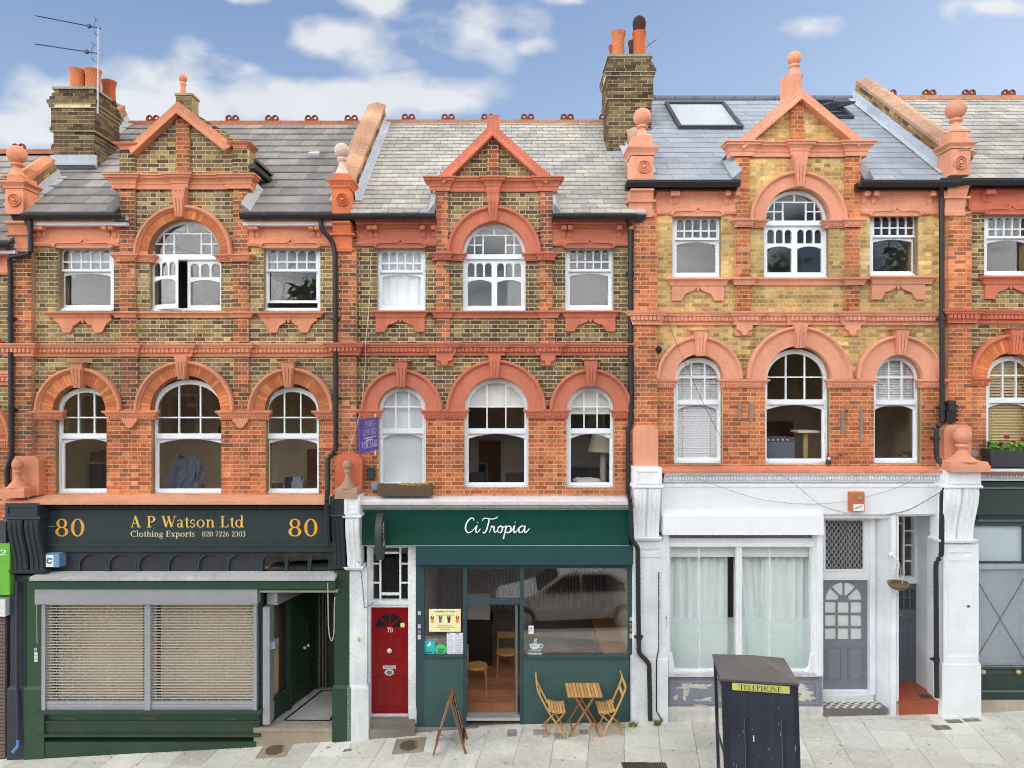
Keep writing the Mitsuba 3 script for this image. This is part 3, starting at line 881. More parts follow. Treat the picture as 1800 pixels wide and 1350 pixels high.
    m.plan([(c_[0][0], -.1), (c_[0][0], .07), (c_[0][1], .07), (c_[0][1], .02), (kx0 + .06, .02), (kx0 + .06, .09), (kx1 - .06, .09), (kx1 - .06, .02), (c_[1][0], .02), (c_[1][0], .07), (c_[1][1], .07), (c_[1][1], -.1)], prof(CORNICE, y0_, y1_))
    put(own + '__gable_cornice', m, col, wear=.33)
    m = M()
    kc = (c0 + c1) / 2
    q0, q1 = kt, kt * .85
    keystone(m, kc, kt + 2, kt, y1_ - 2, y1_ + 20, .12)
    keystone(m, kc, kt, kb, y1_ + 20, y1, .10)
    put(own + '__gable_keystone', m, col, wear=.33)
    m = M()
    L, R_ = h['lend'], h['rend']
    P = [(float(wx(L[0])), float(wz(L[1]))), (ax, az), (float(wx(R_[0])), float(wz(R_[1])))]
    m.elev(P, RAKE)
    put(own + '__gable_coping', m, col, wear=.33)
    for a, b, y0k, y1k in h['kneel']:
        m = M()
        m.plan(boxed(a + 4, b - 3, .05, -.3), prof(CORNICE, y0k, y0k + 10, .8))
        put(own + '__gable_kneeler', m, col, wear=.33)
    # dormer behind the gable
    m = M()
    hr = (az - .2 - ze)
    zl = min(P[0][1], P[2][1]) - .12
    back = -RUN * .96
    gx0, gx1 = gl + .03, gr - .03
    for xx, sx in ((gx0, -1), (gx1, 1)):
        m.box(xx - .1 if sx > 0 else xx, xx if sx > 0 else xx + .1, back, -.3, ze - .3, zl)
    put(own + '__dormer_cheek', m, (96, 84, 74), wear=.3)
    m = M()
    for xx, xe in ((gx0, gx0 - .14), (gx1, gx1 + .14)):
        za = az - .16
        ze_ = zl - .02
        m.hexa([(ax, -.28, za), (ax, back, za), (ax, back, za - .05), (ax, -.28, za - .05)], [(xe, -.28, ze_), (xe, back, ze_), (xe, back, ze_ - .05), (xe, -.28, ze_ - .05)])
    put(own + '__dormer_roof', m, (92, 94, 98), wear=.4)
    # eaves: gutter, entablature, brackets, ogee label
    ez0, ez1, ez2 = h['enty']
    for a, b in h['ent']:
        m = M()
        xa, xb = float(wx(a)), float(wx(b))
        m.box(xa, xb, -.02, .03, float(wz(ez2)), float(wz(ez0)))
        m.plan([(xa, .03), (xb, .03)], prof([(0, 0), (.02, 0), (.05, .3), (.15, .4), (.16, .62), (.19, .7), (.2, 1), (0, 1)], ez0 - 1, ez1))
        m.plan([(xa, .03), (xb, .03)], prof([(0, 0), (.03, .1), (.05, .6), (.05, 1), (0, 1.1)], ez2 - 7, ez2))
        key = put(own + '__eaves_frieze', m, col, wear=.33)
        s = [w for w in h['side2'] if w[0] > a - 10 and w[1] < b + 10]
        for w in s:
            m = M()
            z1 = float(wz(ez2 - 4))
            l, r, c = float(wx(w[0] - 3)), float(wx(w[1] + 1)), float(wx((w[0] + w[1]) / 2))
            pts = [(l, z1 - .06), (l + .03, z1), (l + .08, z1 + .025), (c - .09, z1 + .025), (c - .04, z1 + .04), (c - .012, z1 + .085), (c + .012, z1 + .085), (c + .04, z1 + .04), (c + .09, z1 + .025), (r - .08, z1 + .025), (r - .03, z1), (r, z1 - .06)]
            m.ext(LineString(pts).buffer(.016, cap_style=2), 0, .10)
            m.ext(Polygon(pts + [(r, z1 - .07), (l, z1 - .07)]), 0, .06)
            put(key + '__label_moulding', m, col, wear=.33)
        for c in h['brk']:
            if a - 3 < c < b + 3:
                X = float(wx(c + 2))
                zt = float(wz(ez1)) + .03
                m = M()
                t = np.linspace(0, 1, 14)
                curve = [(.03 + .14 * (1 - u) ** 1.4 + .015 * math.sin(u * 9), zt - .2 * u) for u in t]
                m.side(Polygon([(.0, zt)] + curve + [(.0, zt - .3), (0, zt - .2)]).buffer(.003), X - .037, X + .037)
                m.tube([(X - .042, .155, zt - .055), (X + .042, .155, zt - .055)], .035, 10)
                put(key + '__bracket', m, col, wear=.33)
    g0, g1 = h['guty']
    for i, (a, b) in enumerate(h['gut']):
        m = M()
        xa, xb = float(wx(a, .3)), float(wx(b, .3))
        z1, z0 = float(wz(g0, .3)), float(wz(g1, .3))
        t = np.linspace(0, np.pi, 9)
        r = (z1 - z0)
        pts = [(.21 + .085 * (1 + math.cos(q)), z1 - r * math.sin(q)) for q in t]
        inner = [(.21 + .07 + .015 + .07 * math.cos(q), z1 - r * .85 * math.sin(q)) for q in reversed(t)]
        m.side(Polygon(pts + inner), xa, xb)
        for X in np.arange(xa + .4, xb - .1, .9):
            m.side(Polygon([(p, z + (-.008 if z < z1 - .01 else .0)) for p, z in pts]), X, X + .05)
        m.box(xa, xb, .10, .2, z0 - (.02 if not h['fascia'] else -.02), z1 - .01, (30, 30, 34) if not h['fascia'] else (206, 210, 214))
        if h['fascia']:
            m.box(xa, xb, .08, .19, z0 - .075, z0 - .015, (214, 218, 222))
        put(own + '__gutter', m, (34, 35, 40), 'satin', .15)
    return own, (X0, X1, zb, ze, ax, az, gl, gr)


def tower(own, h, front_x, side_w, by, ball_, blk, cap, top, neck, ros, corbel, col, patch=None):
    """pier head over the eaves: corbel, block with a rosette, cap, ball finial. front_x: px range of the block's face at pr .3"""
    pr = .3
    m = M()
    a, b = float(wx(front_x[0], pr)), float(wx(front_x[1], pr))
    Z = lambda y: float(wz(y, pr))
    m.box(a, b, -.12, pr, Z(blk[1]), Z(blk[0]))
    if corbel:
        c0, c1 = corbel
        t = np.linspace(0, 1, 10)
        h_ = Z(c0) - Z(c1)
        cur = [(.30 - .005, Z(c0)), (.30, Z(c0) - .06 * h_), (.27, Z(c0) - .1 * h_)] + [(.25 - .12 * math.sin(u * math.pi / 2), Z(c0) - h_ * (.1 + .75 * u)) for u in t] + [(.15, Z(c1) + .1 * h_), (.15, Z(c1)), (-.02, Z(c1)), (-.02, Z(c0))]
        m.side(Polygon(cur).buffer(0), a - .01, b + .01)
        for u in (.42, .92):
            m.plan([(a - .01, -.02), (a - .01, .10 if u > .6 else .16), (b + .01, .10 if u > .6 else .16), (b + .01, -.02)], [(0, Z(c0) - h_ * u - .025), (.05, Z(c0) - h_ * u - .015), (.06, Z(c0) - h_ * u + .02), (0, Z(c0) - h_ * u + .03)])
    m.plan([(a, -.12), (a, pr), (b, pr), (b, -.12)], [(0, Z(cap[1])), (.02, Z(cap[1])), (.03, Z(cap[1]) + .04), (.07, Z(cap[0]) - .04), (.085, Z(cap[0]) - .03), (.085, Z(cap[0])), (0, Z(cap[0]) + .01)])
    m.box(a + .02, b - .02, -.1, pr - .02, Z(cap[0]) - .02, Z(top))
    xm = (a + b) / 2
    pc = .12
    rosette(m, float(wx(ros[0], pr)), Z(ros[1]), ros[2] * (DIST - pr) / FPX, pr)
    key = put(own + '__pier_head', m, col, wear=.33)
    m = M()
    zt, zbal = Z(top), float(wz(ball_[1], pc))
    rb = ball_[2] * (DIST - pc) / FPX
    xb = float(wx(ball_[0], pc))
    hh = zbal - rb - zt
    m.box(xb - rb * 1.0, xb + rb * 1.0, pc - rb, pc + rb, zt - .01, zt + .02)
    m.lathe(xb, pc, [(rb * 1.05, zt + .015), (rb * .95, zt + .03), (rb * .62, zt + hh * .35), (rb * .42, zt + hh * .6), (rb * .4, zt + hh * .75), (rb * .62, zt + hh * .85), (rb * .66, zt + hh * .95), (rb * .4, zt + hh + .02)], 22)
    ball(m, xb, pc, zbal, rb)
    put(key + '__ball_finial', m, patch or col, wear=.33, smooth=True)


def low_finial(own, plaque, ballc, r, base_y, col, col2=None):
    """at first-floor level: a plaque on the pier and a ball on a baluster in front of it"""
    m = M()
    a, b, y0, y1 = plaque
    pr = .18
    X0, X1, Z1, Z0 = float(wx(a, pr)), float(wx(b, pr)), float(wz(y0, pr)), float(wz(y1, pr))
    c = (X1 - X0) * .16
    m.ext(Polygon([(X0, Z0), (X1, Z0), (X1, Z1 - c), (X1 - c * .8, Z1), (X0 + c * .8, Z1), (X0, Z1 - c)]), -.05, pr)
    key = put(own + '__finial_plaque', m, col, wear=.33)
    if ballc:
        m = M()
        p = .34
        x, z = float(wx(ballc[0], p)), float(wz(ballc[1], p))
        rb = r * (DIST - p) / FPX
        zb = float(wz(base_y, p))
        hh = z - rb - zb
        m.box(x - rb * 2.3, x + rb * 2.3, pr - .02, p + rb * 1.6, zb - .02, zb + hh * .2)
        m.plan([(x - rb * 2.1, pr), (x - rb * 2.1, p + rb * 1.4), (x + rb * 2.1, p + rb * 1.4), (x + rb * 2.1, pr)], [(0, zb + hh * .2), (.02, zb + hh * .2), (0, zb + hh * .34), (-.06, zb + hh * .34)])
        m.lathe(x, p, [(rb * 1.75, zb + hh * .33), (rb * 1.5, zb + hh * .4), (rb * .75, zb + hh * .6), (rb * .45, zb + hh * .78), (rb * .55, zb + hh * .86), (rb * .75, zb + hh * .93), (rb * .55, zb + hh + .015)], 20)
        ball(m, x, p, z, rb)
        put(key + '__ball_finial', m, col2 or col, wear=.33, smooth=True)
# ---------------------------------------------------------------- roofs
def roof(own, h, x0, x1, kind, room):
    """slated slope from the gutter back to the ridge, with its ridge tiles"""
    pe, pb = .26, -RUN
    ze = float(wz(h['guty'][0] - 1, .3)) - .0
    zr = float(wz(h['ridge'] + 4, -RUN))
    n = np.array([0, (zr - ze), (pe - pb)])
    n = n / np.linalg.norm(n)
    up = np.array([0, pb - pe, zr - ze])
    Ls = np.linalg.norm(up)
    up = up / Ls
    o = np.array([0, pe, ze])
    m = M()
    q = lambda x, t, e: (x, *(o + up * t + n * e)[1:])
    ga, gb_ = float(wx(h['pil2'][0][0])), float(wx(h['pil2'][1][1]))          # the gable stands through the slope
    tg = (pe + .05) / -up[1]
    for a, b, t0 in ((x0, ga, 0), (ga, gb_, tg), (gb_, x1, 0)):
        m.hexa([q(a, t0, -.12), q(b, t0, -.12), q(b, Ls, -.12), q(a, Ls, -.12)], [q(a, t0, -.012), q(b, t0, -.012), q(b, Ls, -.012), q(a, Ls, -.012)], (60, 60, 64))
    m.add([(x0, pb, zr), (x1, pb, zr), (x1, pb - RUN, ze), (x0, pb - RUN, ze)], [[0, 1, 2, 3]], (80, 82, 86))
    rkey = put(own + '__roof', m, (60, 60, 64))
    P = {'tile': dict(g=.365, w=.33, th=.022, cols=[(128, 124, 122), (136, 131, 128), (120, 117, 116), (142, 137, 132)], j=.003, wear=.35),
         'old': dict(g=.20, w=.28, th=.018, cols=[(166, 163, 156), (160, 157, 151), (172, 168, 159), (154, 151, 147), (175, 170, 158), (163, 158, 154)], j=.008, wear=.24),
         'new': dict(g=.275, w=.50, th=.009, cols=[(144, 151, 160), (139, 146, 155), (149, 156, 164)], j=.005, wear=.16),
         'worn': dict(g=.235, w=.32, th=.013, cols=[(158, 156, 150), (150, 148, 144), (166, 162, 153), (142, 141, 138)], j=.007, wear=.28)}[kind]
    rows = int(Ls / P['g'])
    tilt = P['th'] * 1.2
    items = []
    for r in range(rows):
        t0 = r * P['g']
        t1 = min(t0 + P['g'] + .02, Ls)
        x = x0 - P['w'] * (.5 if r % 2 else 0)
        while x < x1:
            w = P['w'] * rng.uniform(.985, 1.015)
            a, b = max(x + P['j'] / 2, x0), min(x + w - P['j'] / 2, x1)
            if t0 < tg:
                if a > ga and b < gb_:
                    x += w
                    continue
                if a < ga < b:
                    b = ga
                elif a < gb_ < b:
                    a = gb_
            if b - a > .03:
                dt = rng.uniform(-.006, .006) if kind != 'new' else 0
                e = rng.uniform(-.002, .003)
                lo, hi = tilt + P['th'] + e, P['th'] + e
                c = np.array(P['cols'][int(rng.integers(len(P['cols'])))], float) * (1 + .14 * (meshkit.fbm(np.array([x * .8, t0 * .9, 1.0]), 3, 3) - .5) * (kind != 'new'))
                v = [q(a, t0 + dt, 0), q(b, t0 + dt, 0), q(b, t1, -.004), q(a, t1, -.004), q(a, t0 + dt, lo), q(b, t0 + dt, lo), q(b, t1, hi), q(a, t1, hi)]
                items.append((abs(x - 0) * .0 + t0 - (1 if b - a > .15 else 0), v, np.clip(c, 0, 255)))
            x += w
    items.sort(key=lambda i: i[0])
    rest = M()
    F = [[4, 5, 6, 7], [0, 1, 5, 4], [1, 2, 6, 5], [3, 0, 4, 7]]
    for i, (_, v, c) in enumerate(items):
        if i < room:
            k = number_fast(rkey + '__slate')
            scene[k] = shape(M().add(v, F), c, 'satin' if kind == 'new' else 'matte', P['wear'])
        else:
            rest.add(v, F, c, P['wear'])
    put(rkey + '__slates', rest, finish='satin' if kind == 'new' else 'matte', kind='stuff')
    # ridge tiles
    tile = .46
    x = x0
    i = 0
    red = (150, 92, 66) if kind in ('tile',) else (168, 120, 92)
    zt = zr + .0
    while x < x1 - .05:
        b = min(x + tile, x1)
        m = M()
        if kind == 'new':
            m.tube([(x + .01, pb, zt + .01), (b, pb, zt + .01)], .085, 12)
            put(rkey + '__ridge_tile', m, (104, 110, 122), 'satin', .15)
        else:
            m.side(Polygon([(pb + .17, zt - .10), (pb + .03, zt + .055), (pb - .03, zt + .055), (pb - .17, zt - .10)]), x + .004, b - .004)
            if i % 2 == 1:
                cx, w, hh = (x + b) / 2, .155, .125
                body = unary_union([sbox(cx - w, zt + .05, cx + w, zt + .05 + hh * .5), arch_poly(cx - w, cx, zt + .05 + hh * .45, zt + .05, .085), arch_poly(cx, cx + w, zt + .05 + hh * .45, zt + .05, .085)])
                for s in (-1, 1):
                    body = body.difference(Point(cx + s * w * .5, zt + .05 + hh * .6).buffer(.036))
                m.ext(body, pb - .025, pb + .025, (124, 62, 50), .25, back=True)
            put(rkey + '__ridge_tile', m, red, 'matte', .35)
        x += tile
        i += 1
    return rkey, q, Ls, (o, up, n)


def parapet(own, x, w, q_lo, q_hi, zoff, brick_side, peak=0.0, coping=(176, 128, 100), t_lo=0.0, t_hi=1.0):
    """party wall standing above the roofs: brick, sloping coping slabs, lead flashing; from (pr, z) q_lo up to q_hi at the ridge"""
    a, b = np.array(q_lo, float), np.array(q_hi, float)
    d = b - a
    L = np.linalg.norm(d)
    d = d / L
    nn = np.array([-d[1], d[0]])
    if nn[1] < 0:
        nn = -nn
    P = lambda t, e: tuple(a + d * t + nn * e)
    m = M()
    m.side(Polygon([P(L * t_lo, -.45), P(L * t_hi, -.45), P(L * t_hi, zoff - .06), P(L * t_lo, zoff - .06)]), x - w / 2 + .03, x + w / 2 - .03)
    if t_hi >= .99:
        m.side(Polygon([P(L, -.45), (b[0] - RUN, a[1] - .3), (b[0] - RUN, a[1]), P(L, zoff - .06)]), x - w / 2 + .03, x + w / 2 - .03)
    key = put(own + '__party_wall', m, (150, 128, 92), wear=.4)
    # the bricks that show along its side
    n = int(L * (t_hi - t_lo) / .225)
    mb = M()
    for s in (-1, 1):
        xs = x + s * (w / 2 - .03)
        for i in range(n):
            for r in range(2):
                t0 = L * t_lo + i * .225 + (.11 if r else 0)
                if t0 + .21 > L * t_hi:
                    continue
                e0 = zoff - .075 - (r + 1) * .075
                c = np.array(PAL['stock'][int(rng.integers(7))][0], float)
                q = [P(t0, e0), P(t0 + .212, e0), P(t0 + .212, e0 + .066), P(t0, e0 + .066)]
                mb.hexa([(xs - s * .02, *k) for k in q], [(xs + s * .006, *k) for k in q], c, .5)
    put(key + '__brickwork', mb, kind='stuff')
    n = max(1, int(round(L * (t_hi - t_lo) / .62)))
    for i in range(n):
        t0, t1 = L * (t_lo + (t_hi - t_lo) * i / n) + .004, L * (t_lo + (t_hi - t_lo) * (i + 1) / n) - .004
        c = np.array(coping) * rng.uniform(.93, 1.06)
        top = Polygon([P(t0, zoff - .06), P(t1, zoff - .06), P(t1, zoff), P(t0, zoff)])
        mm = M()
        # saddle-backed slab
        A = [P(t0, zoff - .06), P(t1, zoff - .06)]
        Bq = [P(t0, zoff - .0), P(t1, zoff - .0)]
        R = [P(t0, zoff + .06), P(t1, zoff + .06)]
        xl, xr = x - w / 2, x + w / 2
        mm.add([(xl, *A[0]), (xl, *A[1]), (xr, *A[1]), (xr, *A[0]), (xl, *Bq[0]), (xl, *Bq[1]), (xr, *Bq[1]), (xr, *Bq[0]), (x, *R[0]), (x, *R[1])],
               [[0, 1, 2, 3], [0, 1, 5, 4], [3, 2, 6, 7], [4, 5, 9, 8], [7, 6, 9, 8], [0, 3, 7, 4], [1, 2, 6, 5]])
        mm.add([(xl, *Bq[0]), (xr, *Bq[0]), (x, *R[0]), (xl, *Bq[1]), (xr, *Bq[1]), (x, *R[1])], [[0, 1, 2], [3, 5, 4]])
        put(key + '__coping', mm, c, wear=.45)
    # lead
    for s in (-1, 1):
        ml = M()
        xs = x + s * (w / 2 - .03)
        n = max(1, int(L * (t_hi - t_lo) / .5))
        for i in range(n):
            t0, t1 = L * (t_lo + (t_hi - t_lo) * i / n), L * (t_lo + (t_hi - t_lo) * (i + 1) / n) + .02
            e = rng.uniform(0, .006)
            ml.hexa([(xs + s * (.008 + e), *P(t0, -.05)), (xs + s * (.008 + e), *P(t1, -.05)), (xs + s * (.012 + e), *P(t1, zoff - .215)), (xs + s * (.012 + e), *P(t0, zoff - .2))],
                    [(xs + s * (.014 + e), *P(t0, -.05)), (xs + s * (.014 + e), *P(t1, -.05)), (xs + s * (.018 + e), *P(t1, zoff - .215)), (xs + s * (.018 + e), *P(t0, zoff - .2))])
            ml.hexa([(xs, *P(t0, .036 + e)), (xs, *P(t1, .036 + e)), (xs + s * .13, *P(t1, .034 + e)), (xs + s * .13, *P(t0, .034 + e))],
                    [(xs, *P(t0, .044 + e)), (xs, *P(t1, .044 + e)), (xs + s * .13, *P(t1, .042 + e)), (xs + s * .13, *P(t0, .042 + e))])
        put(key + '__lead_flashing', ml, (178, 186, 196), 'satin', .25)
    return key


def chimney(own, x0, x1, p0, p1, zb, zt, pots, pal, label=None):
    """brick stack (x0..x1 across, p0 back, p1 front), corbelled head and pots"""
    key = own + '__chimney'
    USED.add(key)
    core = M().box(x0 + .03, x1 - .02, p0 + .02, p1 - .02, zb, zt - .02, (190, 172, 130), .3)
    whole, rest = 0, M()
    rows = int((zt - zb) / ROW)
    for r in range(rows):
        z = zb + r * ROW
        from_top = rows - 1 - r
        # projecting courses near the top, dog-tooth course, then a neck band lower down
        o = {0: -.01, 1: .02, 2: .05, 3: .085, 4: .06}.get(from_top, 0.0)
        if from_top in (5, 6, 7, 8, 9):
            o = .03
        if from_top == 10:
            o = .05
        core.box(x0 - o + .007, x1 + o - .007, p0 - o + .007, p1 + o - .007, z - .012, z + ROW - .012, (206, 192, 152), .3)
        for axis in range(4):
            horiz = axis < 2
            a, b = (x0 - o, x1 + o) if horiz else (p0 - o, p1 + o)
            n = max(2, int(round((b - a) / .225)))
            s = (b - a) / n
            t = a - (s / 2 if (r + axis // 2) % 2 else 0)
            while t < b - .02:
                u0, u1 = max(t, a) + .005, min(t + s, b) - .005
                t += s
                if u1 - u0 < .04:
                    continue
                w = np.array([k for _, k in PAL[pal]], float)
                c = np.array(PAL[pal][int(rng.choice(len(w), p=w / w.sum()))][0], float) * rng.uniform(.78, .94)
                e = rng.uniform(-.003, .003)
                if from_top == 4 and int((u0 - a) / .11) % 2:
                    e -= .05
                m = M()
                if axis == 0:
                    m.box(u0, u1, p1 + o - .10, p1 + o + e, z, z + ROW - .011)
                elif axis == 1:
                    m.box(u0, u1, p0 - o - e, p0 - o + .1, z, z + ROW - .011)
                elif axis == 2:
                    m.box(x0 - o - e, x0 - o + .1, u0, u1, z, z + ROW - .011)
                else:
                    m.box(x1 + o - .1, x1 + o + e, u0, u1, z, z + ROW - .011)
                if axis == 0 or (axis == 3 and x1 < 0) or (axis == 2 and x0 > 0):
                    k = number_fast(key + '__brick')
                    scene[k] = shape(m, c, 'matte', .5)
                else:
                    rest.add(m.v[0], m.f[0], c, .5)
    core.box(x0 - .02, x1 + .02, p0 - .02, p1 + .02, zt - .02, zt + .03, (150, 150, 140), .4)
    scene[key] = shape(core, (190, 172, 130), 'matte', .3)
    put(key + '__brickwork', rest, kind='stuff')
    # lead apron at its foot
    put(key + '__lead_apron', M().box(x0 - .05, x1 + .05, p1 - .02, p1 + .015, zb - .05, zb + .22).box(x0 - .05, x1 + .05, p1, p1 + .14, zb - .02, zb + .02), (160, 170, 180), 'satin', .3)
    for px, pp, r, hgt, c, hood in pots:
        m = M()
        m.lathe(px, pp, [(r * .98, zt), (r * .92, zt + hgt * .1), (r * .86, zt + hgt * .55), (r * .9, zt + hgt * .8), (r * 1.04, zt + hgt * .93), (r * 1.08, zt + hgt), (r * .9, zt + hgt), (r * .8, zt + hgt * .5), (r * .8, zt + .02)], 22, c, .35)
        pk = put(key + '__chimney_pot', m, c, wear=.35, smooth=True)
        if hood:
            mm = M()
            mm.lathe(px, pp, [(r * .85, zt + hgt - .02), (r * .9, zt + hgt + .1), (r * .98, zt + hgt + .2), (r * .8, zt + hgt + .29), (r * .4, zt + hgt + .34), (.005, zt + hgt + .355)], 18)
            put(pk + '__cowl', mm, (66, 42, 42), 'matte', .2, smooth=True)


for hh, g in ((H0, 489), (H1, 439), (H2, 439), (H3, 378), (H4, 375)):
    hh['gpier'] = g
houses = []
for nm, lab, hh, room in (('terraced_house', 'brick terraced house at the far left, lowest on the hill, only its edge in view', H0, 40),
                          ('terraced_house', 'brick terraced house with brick arches and grey tiled roof, over the dark green clothing shop', H1, 300),
                          ('terraced_house', 'sooty brick terraced house with rust red painted arches, over the green cafe and red door', H2, 300),
                          ('terraced_house', 'yellow brick terraced house with salmon arches and two skylights, over the white shopfront', H3, 300),
                          ('terraced_house', 'terraced house at the far right with wooden blinds and red flowers on its ledge', H4, 120)):
    own, geo = front(nm, lab, hh, room)
    houses.append((own, hh, geo))
O0, O1, O2, O3, O4 = [h_[0] for h_ in houses]

# pier heads and low finials (each pier belongs to the house on its right)
tower(O1, H1, (8.7, 41), 21, 0, (30, 272, 16), (328, 376), (319, 331), 308, 0, (26, 352, 12), (388, 439), PEACH)
tower(O2, H2, (583.5, 614), 12, 0, (601, 265, 13.2), (330, 377), (316, 330), 304, 0, (602, 351, 12), (388, 439), (206, 116, 80), (214, 190, 176))
tower(O3, H3, (1110, 1149), 0, 0, (1129, 206, 15.6), (274, 318), (259, 273), 239, 0, (1132, 293, 12), (331, 378), PINK)
tower(O4, H4, (1672, 1706), 20, 0, (1680, 193, 17), (262, 307), (250, 261), 229, 0, (1687.6, 286, 12.5), (322, 375), PINK)
low_finial(O1, (21, 68, 802, 871), (31, 817, 9.5), 9.5, 871, PEACH)
low_finial(O2, (588, 636, 799, 872), (611, 817, 8.5), 8.5, 873, (204, 112, 78), (170, 134, 116))
low_finial(O3, (1114, 1157, 748, 822), None, 9, 822, PINK)
low_finial(O4, (1660, 1708, 747, 824), (1691, 766, 15), 15, 825, PINK)

# pedestals and finials on the gables
def gable_top(own, h, blk, bl, brick):
    m = M()
    a, b, y0, y1 = blk
    pr = -.35 if brick else .02
    X0, X1 = float(wx(a, pr)), float(wx(b, pr))
    m.box(X0, X1, pr - (X1 - X0), pr, float(wz(y1, pr)) - .1, float(wz(y0, pr)))
    if brick:
        z = float(wz(y0, pr))
        m.box(X0 - .02, X1 + .02, pr - (X1 - X0) - .02, pr + .02, z - .04, z)
        key = put(own + '__gable_stub', m, (176, 156, 116), wear=.4)
        for r in range(5):
            for j in range(2):
                w = (X1 - X0) / 2
                xo = X0 + j * w + (.0 if r % 2 else .0)
                put(key + '__brick', M().box(xo + .004, xo + w - .006, pr - .05, pr + .008, z - .05 - (r + 1) * ROW, z - .06 - r * ROW), PAL['dark'][int(rng.integers(4))][0], wear=.5)
    else:
        key = put(own + '__gable_pedestal', m, h['col'], wear=.2)
    if bl:
        m = M()
        bx_, by_, r, yn = bl
        pp = pr - (X1 - X0) / 2
        rb = r * (DIST - pp) / FPX
        z0, z = float(wz(y0, pr)), float(wz(by_, pp))
        x = float(wx(bx_, pp))
        hh = z - rb - z0
        m.lathe(x, pp, [(rb * 1.2, z0 - .005), (rb * 1.1, z0 + hh * .12), (rb * .75, z0 + hh * .25), (rb * .55, z0 + hh * .7), (rb * .8, z0 + hh * .86), (rb * .5, z0 + hh + .02)], 20)
        ball(m, x, pp, z, rb)
        put(key + '__ball_finial', m, h['col'], wear=.3, smooth=True)


gable_top(O1, H1, (309, 337, 164, 192), (321.8, 138, 7.2, 160), True)
gable_top(O2, H2, (856, 878, 202, 232), None, False)
gable_top(O3, H3, (1382, 1410, 129, 170), (1396, 102.5, 12, 120), False)

# roofs between the party walls
px_party = [-530, 35, 605, 1131, 1678, 2226]
XP = [float(wx(p, 0)) for p in px_party]
roofs = []
for (own, h, geo), kind, room, i in zip(houses, ('tile', 'tile', 'old', 'new', 'worn'), (60, 300, 300, 300, 150), range(5)):
    roofs.append(roof(own, h, XP[i], XP[i + 1], kind, room))
rl = [(r[2], r[3]) for r in roofs]


def rp(i, t, e=0.0):
    o, up, n = rl[i][1]
    q = o + up * t * rl[i][0] + n * e
    return q[1], q[2]


parapet(O1, XP[1], .34, rp(1, .08), rp(1, 1.0), .40, 1, coping=(184, 124, 92), t_lo=-.02, t_hi=.27)
parapet(O1, XP[1], .34, rp(1, .08), rp(1, 1.0), .40, 1, coping=(184, 124, 92), t_lo=.62, t_hi=1.0)
parapet(O2, XP[2], .40, rp(2, .10), rp(2, 1.0), .40, 1, coping=(190, 146, 118), t_lo=0, t_hi=1)
parapet(O3, XP[3] - .02, .30, rp(3, .06), rp(3, 1.0), .36, -1, coping=(170, 140, 120), t_lo=0, t_hi=.3)
parapet(O4, XP[4], .42, rp(3, .06), rp(3, 1.0), .42, -1, coping=(172, 138, 116), t_lo=0, t_hi=1)

clay = (196, 116, 74)


def cz(py, z):
    return ZC + (CY - py) * z / FPX


z1 = 14.25
chimney(O1, -9.10, -8.28, -2.10, -1.25, cz(292, z1), cz(155, z1), [(-8.75, -1.48, .155, .46, clay, False), (-8.38 - .06, -1.48, .155, .46, clay, False), (-8.72, -1.90, .14, .40, (170, 84, 60), False), (-8.36, -1.92, .14, .42, (176, 90, 62), False)], 'dark')
z2 = 14.8
chimney(O3, 2.10, 3.00, -2.55, -1.80, cz(285, z2), cz(98, z2), [(2.34, -2.0, .145, .58, clay, False), (2.78, -2.0, .145, .58, (188, 104, 64), True), (2.32, -2.36, .13, .46, (160, 80, 60), False), (2.74, -2.36, .13, .56, (96, 62, 62), False)], 'dark')
# ---------------------------------------------------------------- windows, blinds and the rooms behind them
def room_box(own, x0, x1, z0, z1, deep, wall_c, floor_c, ceil_c=(205, 200, 190), front=-.4, name='room'):
    m = M()
    f, b = front, front - deep
    m.add([(x0, f, z0), (x0, b, z0), (x0, b, z1), (x0, f, z1)], [[0, 1, 2, 3]], wall_c, .1)
    m.add([(x1, f, z0), (x1, b, z0), (x1, b, z1), (x1, f, z1)], [[0, 1, 2, 3]], wall_c, .1)
    m.add([(x0, b, z0), (x1, b, z0), (x1, b, z1), (x0, b, z1)], [[0, 1, 2, 3]], wall_c, .1)
    m.add([(x0, f, z1), (x1, f, z1), (x1, b, z1), (x0, b, z1)], [[0, 1, 2, 3]], ceil_c, .05)
    key = put(f'{own}__{name}', m, wall_c)
    put(f'{key}__floorboards', M().add([(x0, f, z0), (x1, f, z0), (x1, b, z0), (x0, b, z0)], [[0, 1, 2, 3]]), floor_c, 'satin', .3)
    return key


def roller(key, W, z0, col=(226, 228, 228), pr=-.27):
    X0, X1, Z0, Z1 = W[:4]
    put(key + '__roller_blind', M().box(X0 - .02, X1 + .02, pr - .004, pr, z0, Z1 + .05).box(X0 - .02, X1 + .02, pr - .008, pr + .008, z0 - .02, z0 + .012), col, 'matte', .05)


def venetian(key, W, z0, col, pitch=.046, pr=-.28, tilt=.0185):
    X0, X1, Z0, Z1 = W[:4]
    z = Z1
    while z > z0:
        m = M().hexa([(X0, pr - .015, z + tilt), (X1, pr - .015, z + tilt), (X1, pr - .015, z + tilt - .003), (X0, pr - .015, z + tilt - .003)], [(X0, pr + .02, z - tilt), (X1, pr + .02, z - tilt), (X1, pr + .02, z - tilt - .003), (X0, pr + .02, z - tilt - .003)])
        put(key + '__slat', m, col, 'satin', .05)
        z -= pitch
    put(key + '__blind_cord', M().tube([(X0 + .2, pr + .026, z0), (X0 + .2, pr + .026, Z1)], .003, 5).tube([(X1 - .2, pr + .026, z0), (X1 - .2, pr + .026, Z1)], .003, 5), (170, 160, 140), kind='stuff')


